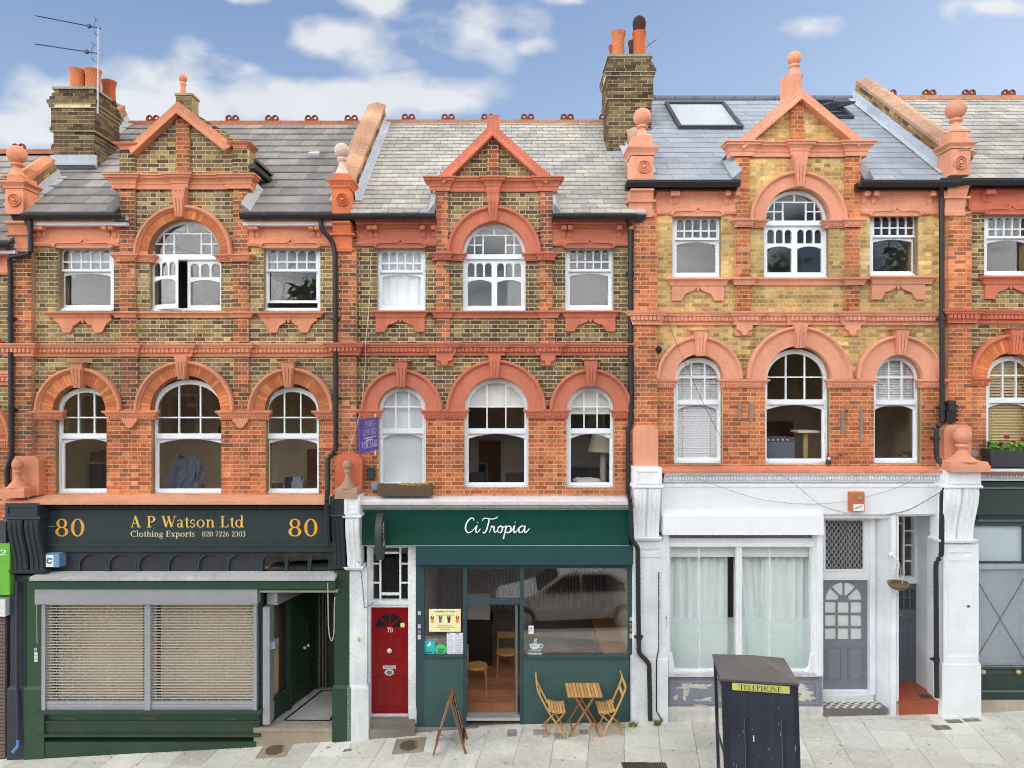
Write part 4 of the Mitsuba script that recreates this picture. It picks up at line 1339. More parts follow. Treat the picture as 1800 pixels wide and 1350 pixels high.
def curtain(key, x0, x1, z0, z1, pr, col, name='curtain', amp=.03, wave=.11, wear=.05, lean=0.0, seed=0):
    n, r = 80, 6
    u = np.linspace(0, 1, n)
    v = []
    for j in range(r + 1):
        t = j / r
        for a in u:
            x = x0 + (x1 - x0) * a + lean * t * (1 - a * .2)
            ph = a * (x1 - x0) / wave * 2 * np.pi + seed
            v.append((x, pr + amp * math.sin(ph + .5 * math.sin(ph * .37 + t)) + .3 * amp * math.sin(ph * 2.3), z1 + (z0 - z1) * t))
    f = [[j * n + i, j * n + i + 1, (j + 1) * n + i + 1, (j + 1) * n + i] for j in range(r) for i in range(n - 1)]
    put(f'{key}__{name}', M().add(v, f), col, 'matte', wear, smooth=75)


WIN = {}
for i, (own, h, geo) in enumerate(houses):
    top = [sash_square(own, *h['side2'][0]), None, sash_square(own, *h['side2'][1], open_=.11 if i == 1 else 0.0)]
    top[1] = fan_window(own, *h['fan'], ajar=(i == 1))
    one = [sash_arched(own, None, *w) for w in h['win1']]
    WIN[i] = (one, top)
    z1f = float(wz(h['win1'][1][7])) - .62
    wallc = [(196, 182, 158), (214, 198, 168), (196, 192, 184), (198, 178, 154), (196, 176, 146)][i]
    room_box(own, XP[i] + .2, XP[i + 1] - .2, z1f, float(wz(h['win1'][1][2])) + .25, 2.6, wallc, (96, 66, 44))
    z2f = float(wz(h['fan'][5])) - .5
    room_box(own, XP[i] + .2, XP[i + 1] - .2, z2f, float(wz(h['fan'][2])) + .0, 3.0, (150, 148, 144), (110, 90, 70), front=-.42)

for i, nm in ((1, 'H1'),):
    pass
one, top = WIN[2]
roller(one[0][0], one[0][1], one[0][1][2], (214, 220, 222))
roller(one[1][0], one[1][1], float(wz(715)), (232, 233, 228))
roller(one[2][0], one[2][1], float(wz(727)), (232, 233, 228))
X0, X1, Z0, Z1 = top[0][1][:4]
curtain(top[0][0], X0, X1, Z0, Z1, -.27, (208, 214, 216), amp=.02, wave=.23)
one, top = WIN[3]
venetian(one[0][0], one[0][1], one[0][1][2] + .03, (236, 238, 240))
venetian(one[2][0], one[2][1], float(wz(716)), (232, 235, 236))
one, top = WIN[4]
venetian(one[0][0], one[0][1], one[0][1][2] + .03, (208, 184, 134), pitch=.055)
one, top = WIN[1]
for t_ in (top[0], top[2]):
    X0, X1, Z0, Z1, _, zm = t_[1]
    put(t_[0] + '__net_blind', M().box(X0, X1, -.262, -.26, zm + .02, Z1), (150, 154, 158), 'matte', .05)
# ---------------------------------------------------------------- lettering
def _line(pts, w, cap=2):
    return LineString(pts).buffer(w / 2, cap_style=cap, join_style=2)


def _ring(cx, cy, rx, ry, tk, tn, a0=0, a1=360):
    """an oval stroke, thick at its sides and thin at top and foot, from angle a0 to a1"""
    t = np.radians(np.linspace(a0, a1, 40))
    o = [(cx + rx * math.cos(q), cy + ry * math.sin(q)) for q in t]
    i = [(cx + (rx - tk) * math.cos(q), cy + (ry - tn) * math.sin(q)) for q in t]
    if a1 - a0 >= 360:
        return Polygon(o, [i[::-1]])
    return Polygon(o + i[::-1]).buffer(0)


def serif_glyph(c):
    """(outline, advance) of a book-face letter; capitals one unit tall"""
    B, N, S = .15, .055, .05                    # thick stroke, thin stroke, serif height
    st = lambda x, y0, y1, w=B: sbox(x, y0, x + w, y1)
    sf = lambda x, y, w: sbox(x, y, x + w, y + S)
    X = .68
    G = {
        'A': lambda: ([_line([(.10, .02), (.37, 1)], N), _line([(.36, 1), (.66, .02)], B), sbox(.2, .33, .55, .33 + N), sf(0, 0, .24), sf(.5, 0, .32)], .84),
        'P': lambda: ([st(.09, 0, 1), sf(0, 0, .36), sf(0, .95, .3), _ring(.3, .72, .36, .28, B, N, -90, 90), sbox(.2, .44, .32, .44 + N), sbox(.2, 1 - N, .32, 1)], .72),
        'W': lambda: ([_line([(.1, .98), (.36, .02)], B), _line([(.36, .02), (.58, .98)], N), _line([(.52, .98), (.78, .02)], B), _line([(.79, .02), (1.04, .98)], N), sf(-.03, .95, .3), sf(.42, .95, .26), sf(.92, .95, .25)], 1.14),
        'L': lambda: ([st(.09, 0, 1), sf(0, .95, .34), sf(0, 0, .62), sbox(.57, 0, .62, .26)], .68),
        'C': lambda: ([_ring(.46, .5, .46, .52, B, N, 48, 312), sbox(.72, .68, .77, .95)], .84),
        'E': lambda: ([st(.09, 0, 1), sf(0, .95, .64), sf(0, 0, .66), sbox(.2, .48, .48, .48 + N), sbox(.45, .38, .5, .63), sbox(.59, .74, .64, 1), sbox(.61, 0, .66, .27)], .74),
        'T': lambda: ([st(.3, 0, 1), sf(.18, 0, .4), sf(0, .95, .76), sbox(0, .72, .05, 1), sbox(.71, .72, .76, 1)], .8),
        'H': lambda: ([st(.09, 0, 1), st(.62, 0, 1), sbox(.2, .48, .65, .48 + N)] + [sf(a, b, .33) for a in (0, .53) for b in (0, .95)], .92),
        'O': lambda: ([_ring(.47, .5, .47, .52, B, N)], 1.0),
        'N': lambda: ([st(.1, 0, 1, N), st(.7, 0, 1, N), _line([(.14, .97), (.72, .03)], B), sf(0, 0, .28), sf(0, .95, .24), sf(.6, .95, .28)], .94),
        'F': lambda: ([st(.09, 0, 1), sf(0, .95, .62), sf(0, 0, .36), sbox(.2, .48, .46, .48 + N), sbox(.43, .38, .48, .63), sbox(.57, .72, .62, 1)], .68),
        'R': lambda: ([st(.09, 0, 1), sf(0, 0, .34), sf(0, .95, .3), _ring(.3, .74, .34, .26, B, N, -90, 90), sbox(.2, .48, .32, .48 + N), sbox(.2, 1 - N, .32, 1), _line([(.36, .5), (.68, .02)], B), sf(.56, 0, .26)], .84),
        'S': lambda: ([_ring(.29, .74, .27, .28, .1, N + .02, 30, 270), _ring(.29, .25, .29, .27, .12, N + .02, -150, 90), sbox(.49, .72, .53, .97), sbox(0, .03, .04, .3)], .64),
        'J': lambda: ([st(.18, .15, 1), sf(.06, .95, .36), _ring(.1, .14, .23, .2, B, N, -150, 0)], .46),
        'M': lambda: ([st(.1, 0, 1, N), st(.78, 0, 1), _line([(.14, .98), (.48, .03)], B), _line([(.48, .03), (.82, .98)], N), sf(0, 0, .26), sf(0, .95, .24), sf(.68, 0, .34), sf(.76, .95, .26)], 1.06),
        'D': lambda: ([st(.09, 0, 1), sf(0, 0, .4), sf(0, .95, .4), _ring(.34, .5, .48, .5, B, N, -90, 90)], .9),
        'a': lambda: ([st(.33, .02, .52, .13), _ring(.24, .50, .22, .18, .1, N, 5, 165), _ring(.22, .18, .2, .2, .11, N), sf(.33, 0, .2)], .56),
        't': lambda: ([st(.12, .1, .86, .13), sbox(0, X - .05, .36, X), _ring(.29, .13, .17, .15, .1, N, 180, 310)], .38),
        's': lambda: ([_ring(.2, .5, .19, .19, .09, N, 30, 270), _ring(.2, .17, .2, .19, .1, N, -150, 90), sbox(.34, .48, .375, .66), sbox(0, .02, .035, .2)], .46),
        'o': lambda: ([_ring(.32, .33, .32, .35, .13, N)], .69),
        'n': lambda: ([st(.08, 0, X, .13), st(.47, 0, .48, .13), _ring(.37, .45, .23, .23, .13, N, 0, 150), sf(0, 0, .28), sf(0, X - .05, .16), sf(.4, 0, .27)], .7),
        'd': lambda: ([_ring(.28, .33, .28, .35, .13, N), st(.46, 0, 1.05, .13), sf(.38, 1.0, .18), sf(.5, 0, .18)], .7),
        'l': lambda: ([st(.08, 0, 1.05, .13), sf(0, 0, .3), sf(0, 1.0, .18)], .34),
        'h': lambda: ([st(.08, 0, 1.05, .13), st(.47, 0, .48, .13), _ring(.37, .45, .23, .23, .13, N, 0, 150), sf(0, 0, .28), sf(0, 1.0, .16), sf(.4, 0, .27)], .7),
        'i': lambda: ([st(.08, 0, X, .13), sf(0, 0, .3), sf(0, X - .05, .18), Point(.145, .9).buffer(.085)], .34),
        'g': lambda: ([_ring(.28, .42, .25, .26, .11, N), _ring(.28, -.1, .29, .19, .1, N), sbox(.14, .06, .34, .15), _line([(.44, .6), (.6, .66)], N)], .62),
        'x': lambda: ([_line([(.08, .64), (.46, .02)], .13), _line([(.48, .65), (.07, .02)], N), sf(0, 0, .22), sf(.34, 0, .24), sf(-.02, X - .05, .24), sf(.36, X - .05, .2)], .6),
        'p': lambda: ([st(.08, -.32, X, .13), _ring(.36, .33, .28, .35, .13, N), sf(0, -.34, .3), sf(0, X - .05, .16)], .7),
        'r': lambda: ([st(.08, 0, X, .13), _ring(.33, .45, .2, .23, .1, N + .02, 50, 150), Point(.42, .56).buffer(.075), sf(0, 0, .3), sf(0, X - .05, .16)], .5),
        '8': lambda: ([_ring(.3, .75, .25, .27, .12, N), _ring(.3, .26, .3, .28, .14, N)], .66),
        '0': lambda: ([_ring(.32, .5, .31, .52, .14, N)], .68),
        '2': lambda: ([_ring(.28, .7, .27, .31, .14, N, -30, 165), _line([(.46, .62), (.08, .05)], .09), sbox(.02, 0, .54, .1), sbox(.5, 0, .54, .2)], .62),
        '7': lambda: ([sbox(.02, .9, .56, 1), _line([(.5, .95), (.2, 0)], .12), sbox(.02, .78, .06, 1)], .6),
        '6': lambda: ([_ring(.3, .3, .28, .32, .13, N), _ring(.52, .34, .5, .68, .13, N, 100, 180)], .64),
        '3': lambda: ([_ring(.24, .76, .25, .26, .12, N, -80, 160), _ring(.24, .27, .28, .29, .13, N, -160, 85)], .6),
        ' ': lambda: ([], .34),
    }
    parts, adv = G[c]()
    return (unary_union([p.buffer(0) for p in parts]) if parts else Polygon()), adv


def serif_text(text, width=None, height=1.0, track=.06):
    x, out = 0.0, []
    for c in text:
        g, a = serif_glyph(c)
        out.append(affinity.translate(g, x, 0))
        x += a + track
    u = unary_union([o for o in out if not o.is_empty])
    k = height
    sx = k if width is None else width / (u.bounds[2] - u.bounds[0])
    return affinity.scale(affinity.translate(u, -u.bounds[0], 0), sx, k, origin=(0, 0))


def place_text(u, px0, py_base, pr):
    return affinity.translate(u, float(wx(px0, pr)), float(wz(py_base, pr)))


def sans(text, height, x, z, pr, depth=.002, bold=False, centre=False):
    t = meshkit.text_mesh(text, height, depth, bold)
    v = np.array(t.vertices)
    if centre:
        v[:, 0] -= (v[:, 0].min() + v[:, 0].max()) / 2
    return M().add(np.column_stack([v[:, 0] + x, v[:, 2] + pr, v[:, 1] + z]), np.array(t.faces))


def smooth_path(pts, n=8):
    P = np.asarray(pts, float)
    Q = np.vstack([2 * P[0] - P[1], P, 2 * P[-1] - P[-2]])
    out = []
    for i in range(1, len(Q) - 2):
        for t in np.linspace(0, 1, n, endpoint=False):
            a, b, c, d = Q[i - 1], Q[i], Q[i + 1], Q[i + 2]
            out.append(.5 * (2 * b + (c - a) * t + (2 * a - 5 * b + 4 * c - d) * t * t + (3 * b - a - 3 * c + d) * t ** 3))
    out.append(P[-1])
    return np.array(out)


def brush(strokes, w):
    """handwritten lettering from centre lines: thin rising strokes, thicker falling ones"""
    polys = []
    for s in strokes:
        P = smooth_path(s)
        for a, b in zip(P[:-1], P[1:]):
            d = b - a
            k = .62 + .55 * max(0, -d[1] / (np.linalg.norm(d) + 1e-9))
            polys.append(LineString([a, b]).buffer(w * k / 2))
    return unary_union(polys)


# ---------------------------------------------------------------- shopfront pieces
def console(own, px0, px1, y0, y1, y2, col, p0=.46, p1=.26, split=True):
    """a console under the fascia's end: panelled block over an S-shaped fluted body, on a thin ledge"""
    a, b = float(wx(px0, .4)), float(wx(px1, .4))
    Z0, Z1, Z2 = float(wz(y0, .4)), float(wz(y1, .4)), float(wz(y2, .3))
    m = M()
    m.box(a, b, -.05, p0 - .02, Z1, Z0)
    w = b - a
    m.ext(sbox(a + .02, Z1 + .06, b - .02, Z0 - .03).difference(sbox(a + .06, Z1 + .10, b - .06, Z0 - .07)), p0 - .03, p0)
    m.plan([(a, -.05), (a, p0 - .03), (b, p0 - .03), (b, -.05)], [(0, Z1 - .01), (.025, Z1), (.03, Z1 + .02), (.012, Z1 + .05), (0, Z1 + .06)])
    t = np.linspace(0, 1, 22)
    h = Z1 - Z2
    curve = [(p0 - .05 - (p0 - p1 - .05) * (3 * u * u - 2 * u ** 3) + .012 * math.sin(u * 2 * math.pi), Z1 - h * u) for u in t]
    halves = [(a + .015, (a + b) / 2 - .018), ((a + b) / 2 + .018, b - .015)] if split else [(a + .015, b - .015)]
    for l, r in halves:
        m.side(Polygon([(-.05, Z1)] + curve + [(-.05, Z2)]), l, r)
        n = 3 if r - l > .1 else 2
        for i in range(n):
            f = l + (r - l) * (i + .22) / n
            g = l + (r - l) * (i + .78) / n
            m.side(Polygon([(p - .01, z) for p, z in curve[1:]] + [(p + .014, z) for p, z in reversed(curve[1:])]), f, g)
    m.side(Polygon([(-.05, Z1)] + [(p - .05, z) for p, z in curve] + [(-.05, Z2)]), a + .02, b - .02)
    m.plan([(a - .0, -.05), (a - .0, p1 + .02), (b, p1 + .02), (b, -.05)], [(0, Z2 - .05), (.02, Z2 - .03), (.035, Z2), (.035, Z2 + .015), (0, Z2 + .02)])
    return put(own + '__console', m, col, 'satin', .2)


def pilaster(own, px0, px1, ytop, plinth_y, pr, col, panel=True, wear=.2, base=None):
    a, b = float(wx(px0, pr)), float(wx(px1, pr))
    Z1, Zp = float(wz(ytop, pr)), float(wz(plinth_y, pr))
    zb = min(gz(a), gz(b)) - .1
    m = M()
    m.box(a, b, -.3, pr, zb, Z1)
    if panel:
        m.ext(sbox(a, Zp, b, Z1).difference(sbox(a + .07, Zp + .12, b - .07, Z1 - .30)).difference(Polygon([(a + .12 + (b - a - .24) * u, Z1 - .16 - .06 * math.sin(u * math.pi)) for u in np.linspace(0, 1, 9)]).buffer(.012)), pr - .001, pr + .022)
    m.plan([(a, -.05), (a, pr), (b, pr), (b, -.05)], [(0, zb), (.035, zb), (.035, Zp - .03), (.02, Zp), (0, Zp + .02)])
    return put(own + '__pilaster', m, col, 'satin', wear)


def dentil_run(own, x0, x1, y0, y1, pr, col, step=.052):
    m = M()
    Z0, Z1 = float(wz(y1, pr)), float(wz(y0, pr))
    x = x0
    while x < x1 - .03:
        m.box(x, x + step * .52, pr - .04, pr, Z0, Z1)
        x += step
    put(own + '__dentils', m, col, 'satin', kind='stuff')


def shop_cornice(own, x0, x1, y0, y1, col, p=.30):
    """cornice over a fascia with a run of dentils"""
    Z0, Z1 = float(wz(y1, p)), float(wz(y0, p))
    h = Z1 - Z0
    m = M().plan([(x0, .0), (x1, .0)], [(0, Z0), (.16, Z0), (.17, Z0 + h * .2), (.2, Z0 + h * .25), (.2, Z0 + h * .55), (.27, Z0 + h * .62), (.30, Z0 + h * .8), (.33, Z0 + h * .84), (.33, Z1), (0, Z1 + .03)])
    key = put(own + '__shop_cornice', m, col, 'satin', .22)
    d = M()
    x = x0 + .1
    while x < x1 - .1:
        d.box(x, x + .028, .19, .232, Z0 + h * .27, Z0 + h * .54)
        x += .055
    put(key + '__dentils', d, col, 'satin', kind='stuff')
    return key


def panelled(m, x0, x1, z0, z1, pr, d=.014, border=.02):
    """a raised-and-fielded door panel"""
    m.ext(sbox(x0, z0, x1, z1).difference(sbox(x0 + border, z0 + border, x1 - border, z1 - border)), pr, pr + d * .9)
    m.ext(sbox(x0 + border * 2.2, z0 + border * 2.2, x1 - border * 2.2, z1 - border * 2.2), pr - .002, pr + d * .6)


# ================================================================ the clothing shop (dark green)
GRN, GRN2, INK, SILV = (40, 66, 50), (34, 50, 48), (42, 52, 58), (176, 178, 186)
x0, x1 = float(wx(62)), float(wx(588))
zl = float(wz(871))
m = M()
m.side(Polygon([(-.1, zl - .06), (.42, zl - .10), (.42, zl - .045), (-.1, zl + .03)]), x0 - .35, x1 + .02)
put(O1 + '__shop_ledge', m, (206, 148, 120), wear=.25)
shop_cornice(O1, x0 - .02, x1, 882, 897, GRN2)
put(O1 + '__fascia', M().pbox(66, 580, 896, 956, -.1, .16).pbox(60, 588, 955, 961, -.1, .19).pbox(60, 588, 961, 970, -.1, .165), (40, 54, 56), 'satin', .12)
gold = (226, 186, 96)
sk = O1 + '__shop_lettering'
USED.add(sk)
u1 = place_text(serif_text('A P Watson Ltd', width=198 * .1027, height=20.5 * .1027), 229.5, 927, .168)
m = M()
K = (DIST - .17) / FPX
m.ext(place_text(serif_text('A P Watson Ltd', 199 * K, 20 * K), 229.5, 927, .17), .15, .168, gold)
m.ext(place_text(serif_text('Clothing Exports', 112 * K, 10.2 * K), 229.5, 943.5, .17), .15, .166, (216, 204, 170))
m.ext(place_text(serif_text('020 7226 2303', 76 * K, 8.6 * K), 355, 943, .17), .15, .166, (216, 204, 170))
for p in (97, 507):
    m.ext(place_text(serif_text('80', 51 * K, 30 * K), p, 942.5, .17), .15, .168, (226, 164, 62))
scene[sk] = shape(m, gold, 'satin', .12)
# band of blind arches over the canopy, three of them open to the lobby
band = sbox(float(wx(64, .08)), float(wz(1012, .08)), float(wx(588, .08)), float(wz(969, .08)))
edges = [84.5, 136.8, 189, 241.5, 294, 346.5, 398.5, 450]
blind = [arch_poly(float(wx(a + 2, .08)), float(wx(b - 2, .08)), float(wz(993, .08)), float(wz(1009, .08)), .21) for a, b in zip(edges[:-1], edges[1:])]
openb = [arch_poly(float(wx(a, .08)), float(wx(b, .08)), float(wz(991, .08)), float(wz(1006, .08)), .2) for a, b in ((462, 501), (505.5, 541.5), (546.5, 578))]
m = M().ext(band.difference(unary_union(blind + openb)), -.02, .08)
m.ext(unary_union([b.difference(b.buffer(-.016)) for b in blind]), .03, .088, (58, 70, 72))
m.ext(unary_union([b.buffer(.02).difference(b) for b in openb]), .02, .09, (44, 66, 60))
bk = put(O1 + '__arched_band', m, (44, 54, 60), 'satin', .15)
for b in blind:
    put(bk + '__panel', M().ext(b.buffer(-.012), .0, .045), (52, 50, 58), 'satin', .15)
for b in openb:
    glass(bk + '__pane', M().sheet(b, .03))
# canopy
m = M()
zc0 = float(wz(1014, .40))
X0_, X1_ = float(wx(52, .40)), float(wx(588, .40))
m.side(Polygon([(.07, zc0 + .02), (.40, zc0 - .005), (.40, zc0 - .07), (.07, zc0 - .05)]), X0_, X1_)
put(O1 + '__canopy', m, (176, 178, 176), 'matte', .3)
put(O1 + '__canopy_beam', M().pbox(53, 589, 1021, 1036, -.05, .36), GRN, 'satin', .2)
put(O1 + '__shutter_box', M().pbox(61, 452, 1035, 1062.5, -.0, .33), SILV, 'metal', .1)


def grille(own, a, b, y0, y1, pr):
    """see-through roller shutter: bars joined by short links in brick bond, bottom rail"""
    X0, X1, Z0, Z1 = float(wx(a, pr)), float(wx(b, pr)), float(wz(y1, pr)), float(wz(y0, pr))
    key = own + '__roller_shutter'
    key = put(key, M().pbox(a, b, y1, y1 + 16, pr - .03, pr + .02).pbox(a, b, y1 + 5, y1 + 6, pr - .02, pr + .024, (150, 152, 160)).pbox(a, b, y1 + 10, y1 + 11, pr - .02, pr + .024, (150, 152, 160)), SILV, 'metal', .1)
    n = 34
    p = (Z1 - Z0) / n
    links = M()
    for i in range(n + 1):
        z = Z0 + i * p
        put(key + '__slat', M().hexa([(X0, pr - .01, z - .011), (X1, pr - .01, z - .011), (X1, pr - .01, z + .011), (X0, pr - .01, z + .011)], [(X0, pr + .006, z - .007), (X1, pr + .006, z - .007), (X1, pr + .006, z + .007), (X0, pr + .006, z + .007)]), (208, 203, 194), 'metal', .1)
        if i < n:
            x = X0 + (.10 if i % 2 else .0)
            while x < X1:
                links.box(x - .006, x + .006, pr - .007, pr + .002, z, z + p)
                x += .205
    put(key + '__links', links, (176, 174, 172), 'metal', kind='stuff')


grille(O1, 79, 254, 1063, 1233, .2)
grille(O1, 264, 445, 1063, 1233, .2)
put(O1 + '__shutter_guide', M().pbox(73, 79, 1063, 1249, 0, .25), SILV, 'metal', .12)
put(O1 + '__shutter_guide', M().pbox(254, 264, 1063, 1249, 0, .25), SILV, 'metal', .12)
put(O1 + '__shutter_guide', M().pbox(445, 451, 1063, 1249, 0, .25), SILV, 'metal', .12)
m = M().pbox(62, 459, 1249, 1256, -.2, .26).pbox(66, 456, 1255, 1268, -.2, .17).pbox(66, 458, 1268, 1271, -.2, .22).pbox(66, 456, 1270, 1292, -.2, .19).pbox(66, 457, 1291, 1296, -.2, .25).box(float(wx(66)), float(wx(457)), -.2, .22, -.8, float(wz(1294)))
sr = put(O1 + '__stall_riser', m, GRN, 'satin', .2)
for p in (113, 252, 395):
    v = M().pbox(p, p + 22, 1260, 1267, .1, .18)
    for i in range(3):
        v.pbox(p + 1, p + 21, 1261 + i * 2, 1262 + i * 2, .1, .185, (50, 62, 56))
    put(sr + '__vent', v, (78, 90, 84), 'satin', .1)
wk = put(O1 + '__shop_window', M().ext(rect(66, 456, 1035, 1250).difference(rect(76, 257, 1045, 1240)).difference(rect(261, 448, 1045, 1240)), .0, .12), GRN, 'satin', .15)
for a, b in ((76, 257), (261, 448)):
    glass(wk + '__pane', M().sheet(rect(a, b, 1045, 1240), .06))
for a, b, nm in ((92, 254, 0), (284, 446, 1)):
    X0_, X1_ = float(wx(a, -.25)), float(wx(b, -.25))
    curtain(wk, X0_, X1_, float(wz(1236, -.25)), float(wz(1045, -.25)), -.25, (212, 190, 152), 'blind', amp=.012, wave=.8, seed=nm)
put(O1 + '__door_post', M().pbox(451, 462, 1036, 1300, -.1, .15), (30, 44, 46), 'satin', .15)
put(O1 + '__door_post', M().pbox(462, 474, 1068, 1274, -.05, .2), SILV, 'metal', .12)
# lobby
A, Bp = np.array([float(wx(472, .1)), .05]), np.array([-3.86, -1.55])
zf, zt = float(wz(1275, .1)), float(wz(1036, .1))
along = lambda t, e=0.0: A + (Bp - A) * t + e * np.array([Bp[1] - A[1], -(Bp[0] - A[0])]) / np.linalg.norm(Bp - A) * -1.0


def wallpiece(m, t0, t1, z0, z1, e0=-.05, e1=0.0, col=None, wear=.15):
    a, b, c, d = along(t0, e0), along(t1, e0), along(t1, e1), along(t0, e1)
    return m.hexa([(*a, z0), (*b, z0), (*b, z1), (*a, z1)], [(*d, z0), (*c, z0), (*c, z1), (*d, z1)], col, wear)


lob = M()
wallpiece(lob, .0, .40, zf, zf + .42)
wallpiece(lob, .0, .40, zf + .40, zf + .45, 0, .04)
wallpiece(lob, .35, .41, zf, zt, -.06, .03)
wallpiece(lob, .95, 1.0, zf, zt, -.06, .03)
wallpiece(lob, .0, 1.0, zt - .3, zt, -.06, .0)
lk = put(O1 + '__lobby_front', lob, (32, 56, 42), 'satin', .15)
g = M()
a, b = along(.03, -.02), along(.36, -.02)
g.add([(*a, zf + .42), (*b, zf + .42), (*b, zt - .3), (*a, zt - .3)], [[0, 1, 2, 3]])
glass(lk + '__pane', g)
for j, (t0, t1) in enumerate(((.415, .68), (.685, .945))):
    d = M()
    wallpiece(d, t0, t1, zf + .02, zt - .3, -.05, -.01)
    for za, zb_ in ((.15, .75), (.88, 1.5)):
        wallpiece(d, t0 + .05, t1 - .05, zf + za, zf + zb_, -.02, .008)
        wallpiece(d, t0 + .08, t1 - .08, zf + za + .05, zf + zb_ - .05, .0, .014, (24, 42, 32))
    dk = put(O1 + '__lobby_door', d, (30, 52, 40), 'satin', .12)
    kx = along(t1 - .035 if j == 0 else t0 + .035, .05)
    kn = M()
    ball(kn, kx[0], kx[1], zf + 1.02, .033)
    put(dk + '__knob', kn, (196, 184, 150), 'gloss', .1, smooth=True)
xr, xl = float(wx(590, .0)), Bp[0]
bw = M().box(xl - .02, xr + .05, -1.62, -1.55, zf - .1, zt).box(xr, xr + .1, -1.6, .1, zf - .4, zt)
put(O1 + '__lobby_wall', bw, (48, 54, 50), 'satin', .2)
d = M().box(-3.60, xr - .02, -1.55, -1.5, zf, zt - .35)
for za, zb_ in ((.12, .7), (.82, 1.35), (1.45, 1.75)):
    panelled(d, -3.53, -3.15, zf + za, zf + zb_, -1.5)
put(O1 + '__flat_door', d, (40, 66, 52), 'satin', .12)
pp = M()
for xx in (-3.83, -3.76, -3.70):
    pp.tube([(xx, -1.48, zf), (xx, -1.48, zt)], .017, 8)
put(O1 + '__lobby_pipes', pp, (110, 104, 96), 'satin', kind='stuff')
put(O1 + '__lobby_ceiling', M().box(A[0] - .1, xr + .1, -1.6, .3, zt, zt + .04), (150, 150, 142), 'matte', .15)
fl = M().add([(A[0] - .05, .1, zf), (xr, .1, zf), (xr, -1.6, zf), (Bp[0] - .1, -1.6, zf)], [[0, 1, 2, 3]], (168, 168, 164), .3)
fk = put(O1 + '__lobby_floor', fl, (168, 168, 164), 'satin', .3)
brd = M()
cc = [along(.12, .17), along(.93, .15), np.array([xr - .12, -1.42]), np.array([xr - .12, -.08])]
for i in range(4):
    a, b = cc[i], cc[(i + 1) % 4]
    n_ = np.array([-(b - a)[1], (b - a)[0]])
    n_ = n_ / np.linalg.norm(n_) * .022
    brd.add([(*(a - n_), zf + .004), (*(b - n_), zf + .004), (*(b + n_), zf + .004), (*(a + n_), zf + .004)], [[0, 1, 2, 3]])
put(fk + '__mosaic_border', brd, (44, 44, 46), 'satin', .15)
st_ = M().box(float(wx(446, .2)), float(wx(588, .2)), -.1, .2, -1, zf).box(float(wx(446, .2)), float(wx(588, .2)), -.05, .23, zf - .05, zf + .003)
put(O1 + '__step', st_, (156, 146, 128), 'matte', .35)
sb = M()
e0 = along(-.02, .16)
wallpiece(sb, -.03, .93, zt - .27, zt - .01, -.02, .2)
put(O1 + '__lobby_shutter_box', sb, (160, 162, 168), 'metal', .12)
bx = M().box(along(.05)[0] - .02, along(.05)[0] + .09, along(.05)[1] - .1, along(.05)[1] + .12, zf + 1.38, zf + 1.5)
put(O1 + '__lock_box', bx, (196, 200, 206), 'metal', .1)
room_box(O1, XP[1] + .2, A[0] - .08, -.45, zt + .35, 3.0, (120, 104, 84), (90, 70, 52), front=-.02, name='shop_room')
cl = put(O1 + '__back_panel', M().box(A[0] - .06, A[0] + .02, -.4, -.05, zf + .35, zf + 1.35), (196, 170, 128), 'matte', .1)

console(O1, 12, 71, 884, 912, 1004, INK)
pilaster(O1, 18, 46, 1012, 1208, .18, (48, 54, 64), panel=False)
pilaster(O1, 47, 76, 1012, 1208, .20, (46, 74, 52), panel=False)
console(O1, 581, 605.5, 873, 908, 996, (38, 48, 56), split=False)
pilaster(O1, 588, 614.5, 1002, 1206, .20, (36, 62, 46), panel=False)
# ================================================================ the cafe (teal green) with the red flat door
TEAL, TEALD, TEALP, OFFW = (12, 69, 59), (48, 78, 80), (62, 90, 88), (222, 226, 228)
x0, x1 = float(wx(634)), float(wx(1112))
zl2 = float(wz(872))
m = M()
m.side(Polygon([(-.1, zl2 - .03), (.38, zl2 - .10), (.38, zl2 - .05), (-.1, zl2 + .03)]), x0 - .0, x1)
put(O2 + '__shop_ledge', m, (206, 200, 196), wear=.4)
shop_cornice(O2, x0, x1, 879, 896, (218, 222, 222))
put(O2 + '__fascia', M().pbox(635, 1106, 895.5, 958.5, -.1, .17), TEAL, 'mirror', .03)
put(O2 + '__fascia_trim', M().pbox(634, 1107, 958.5, 960, -.1, .185).pbox(635, 1106, 895, 896.2, .1, .185), (140, 168, 164), 'satin', .05)
put(O2 + '__awning_box', M().pbox(731, 1112, 960, 993, -.1, .21), (46, 76, 80), 'gloss', .05)
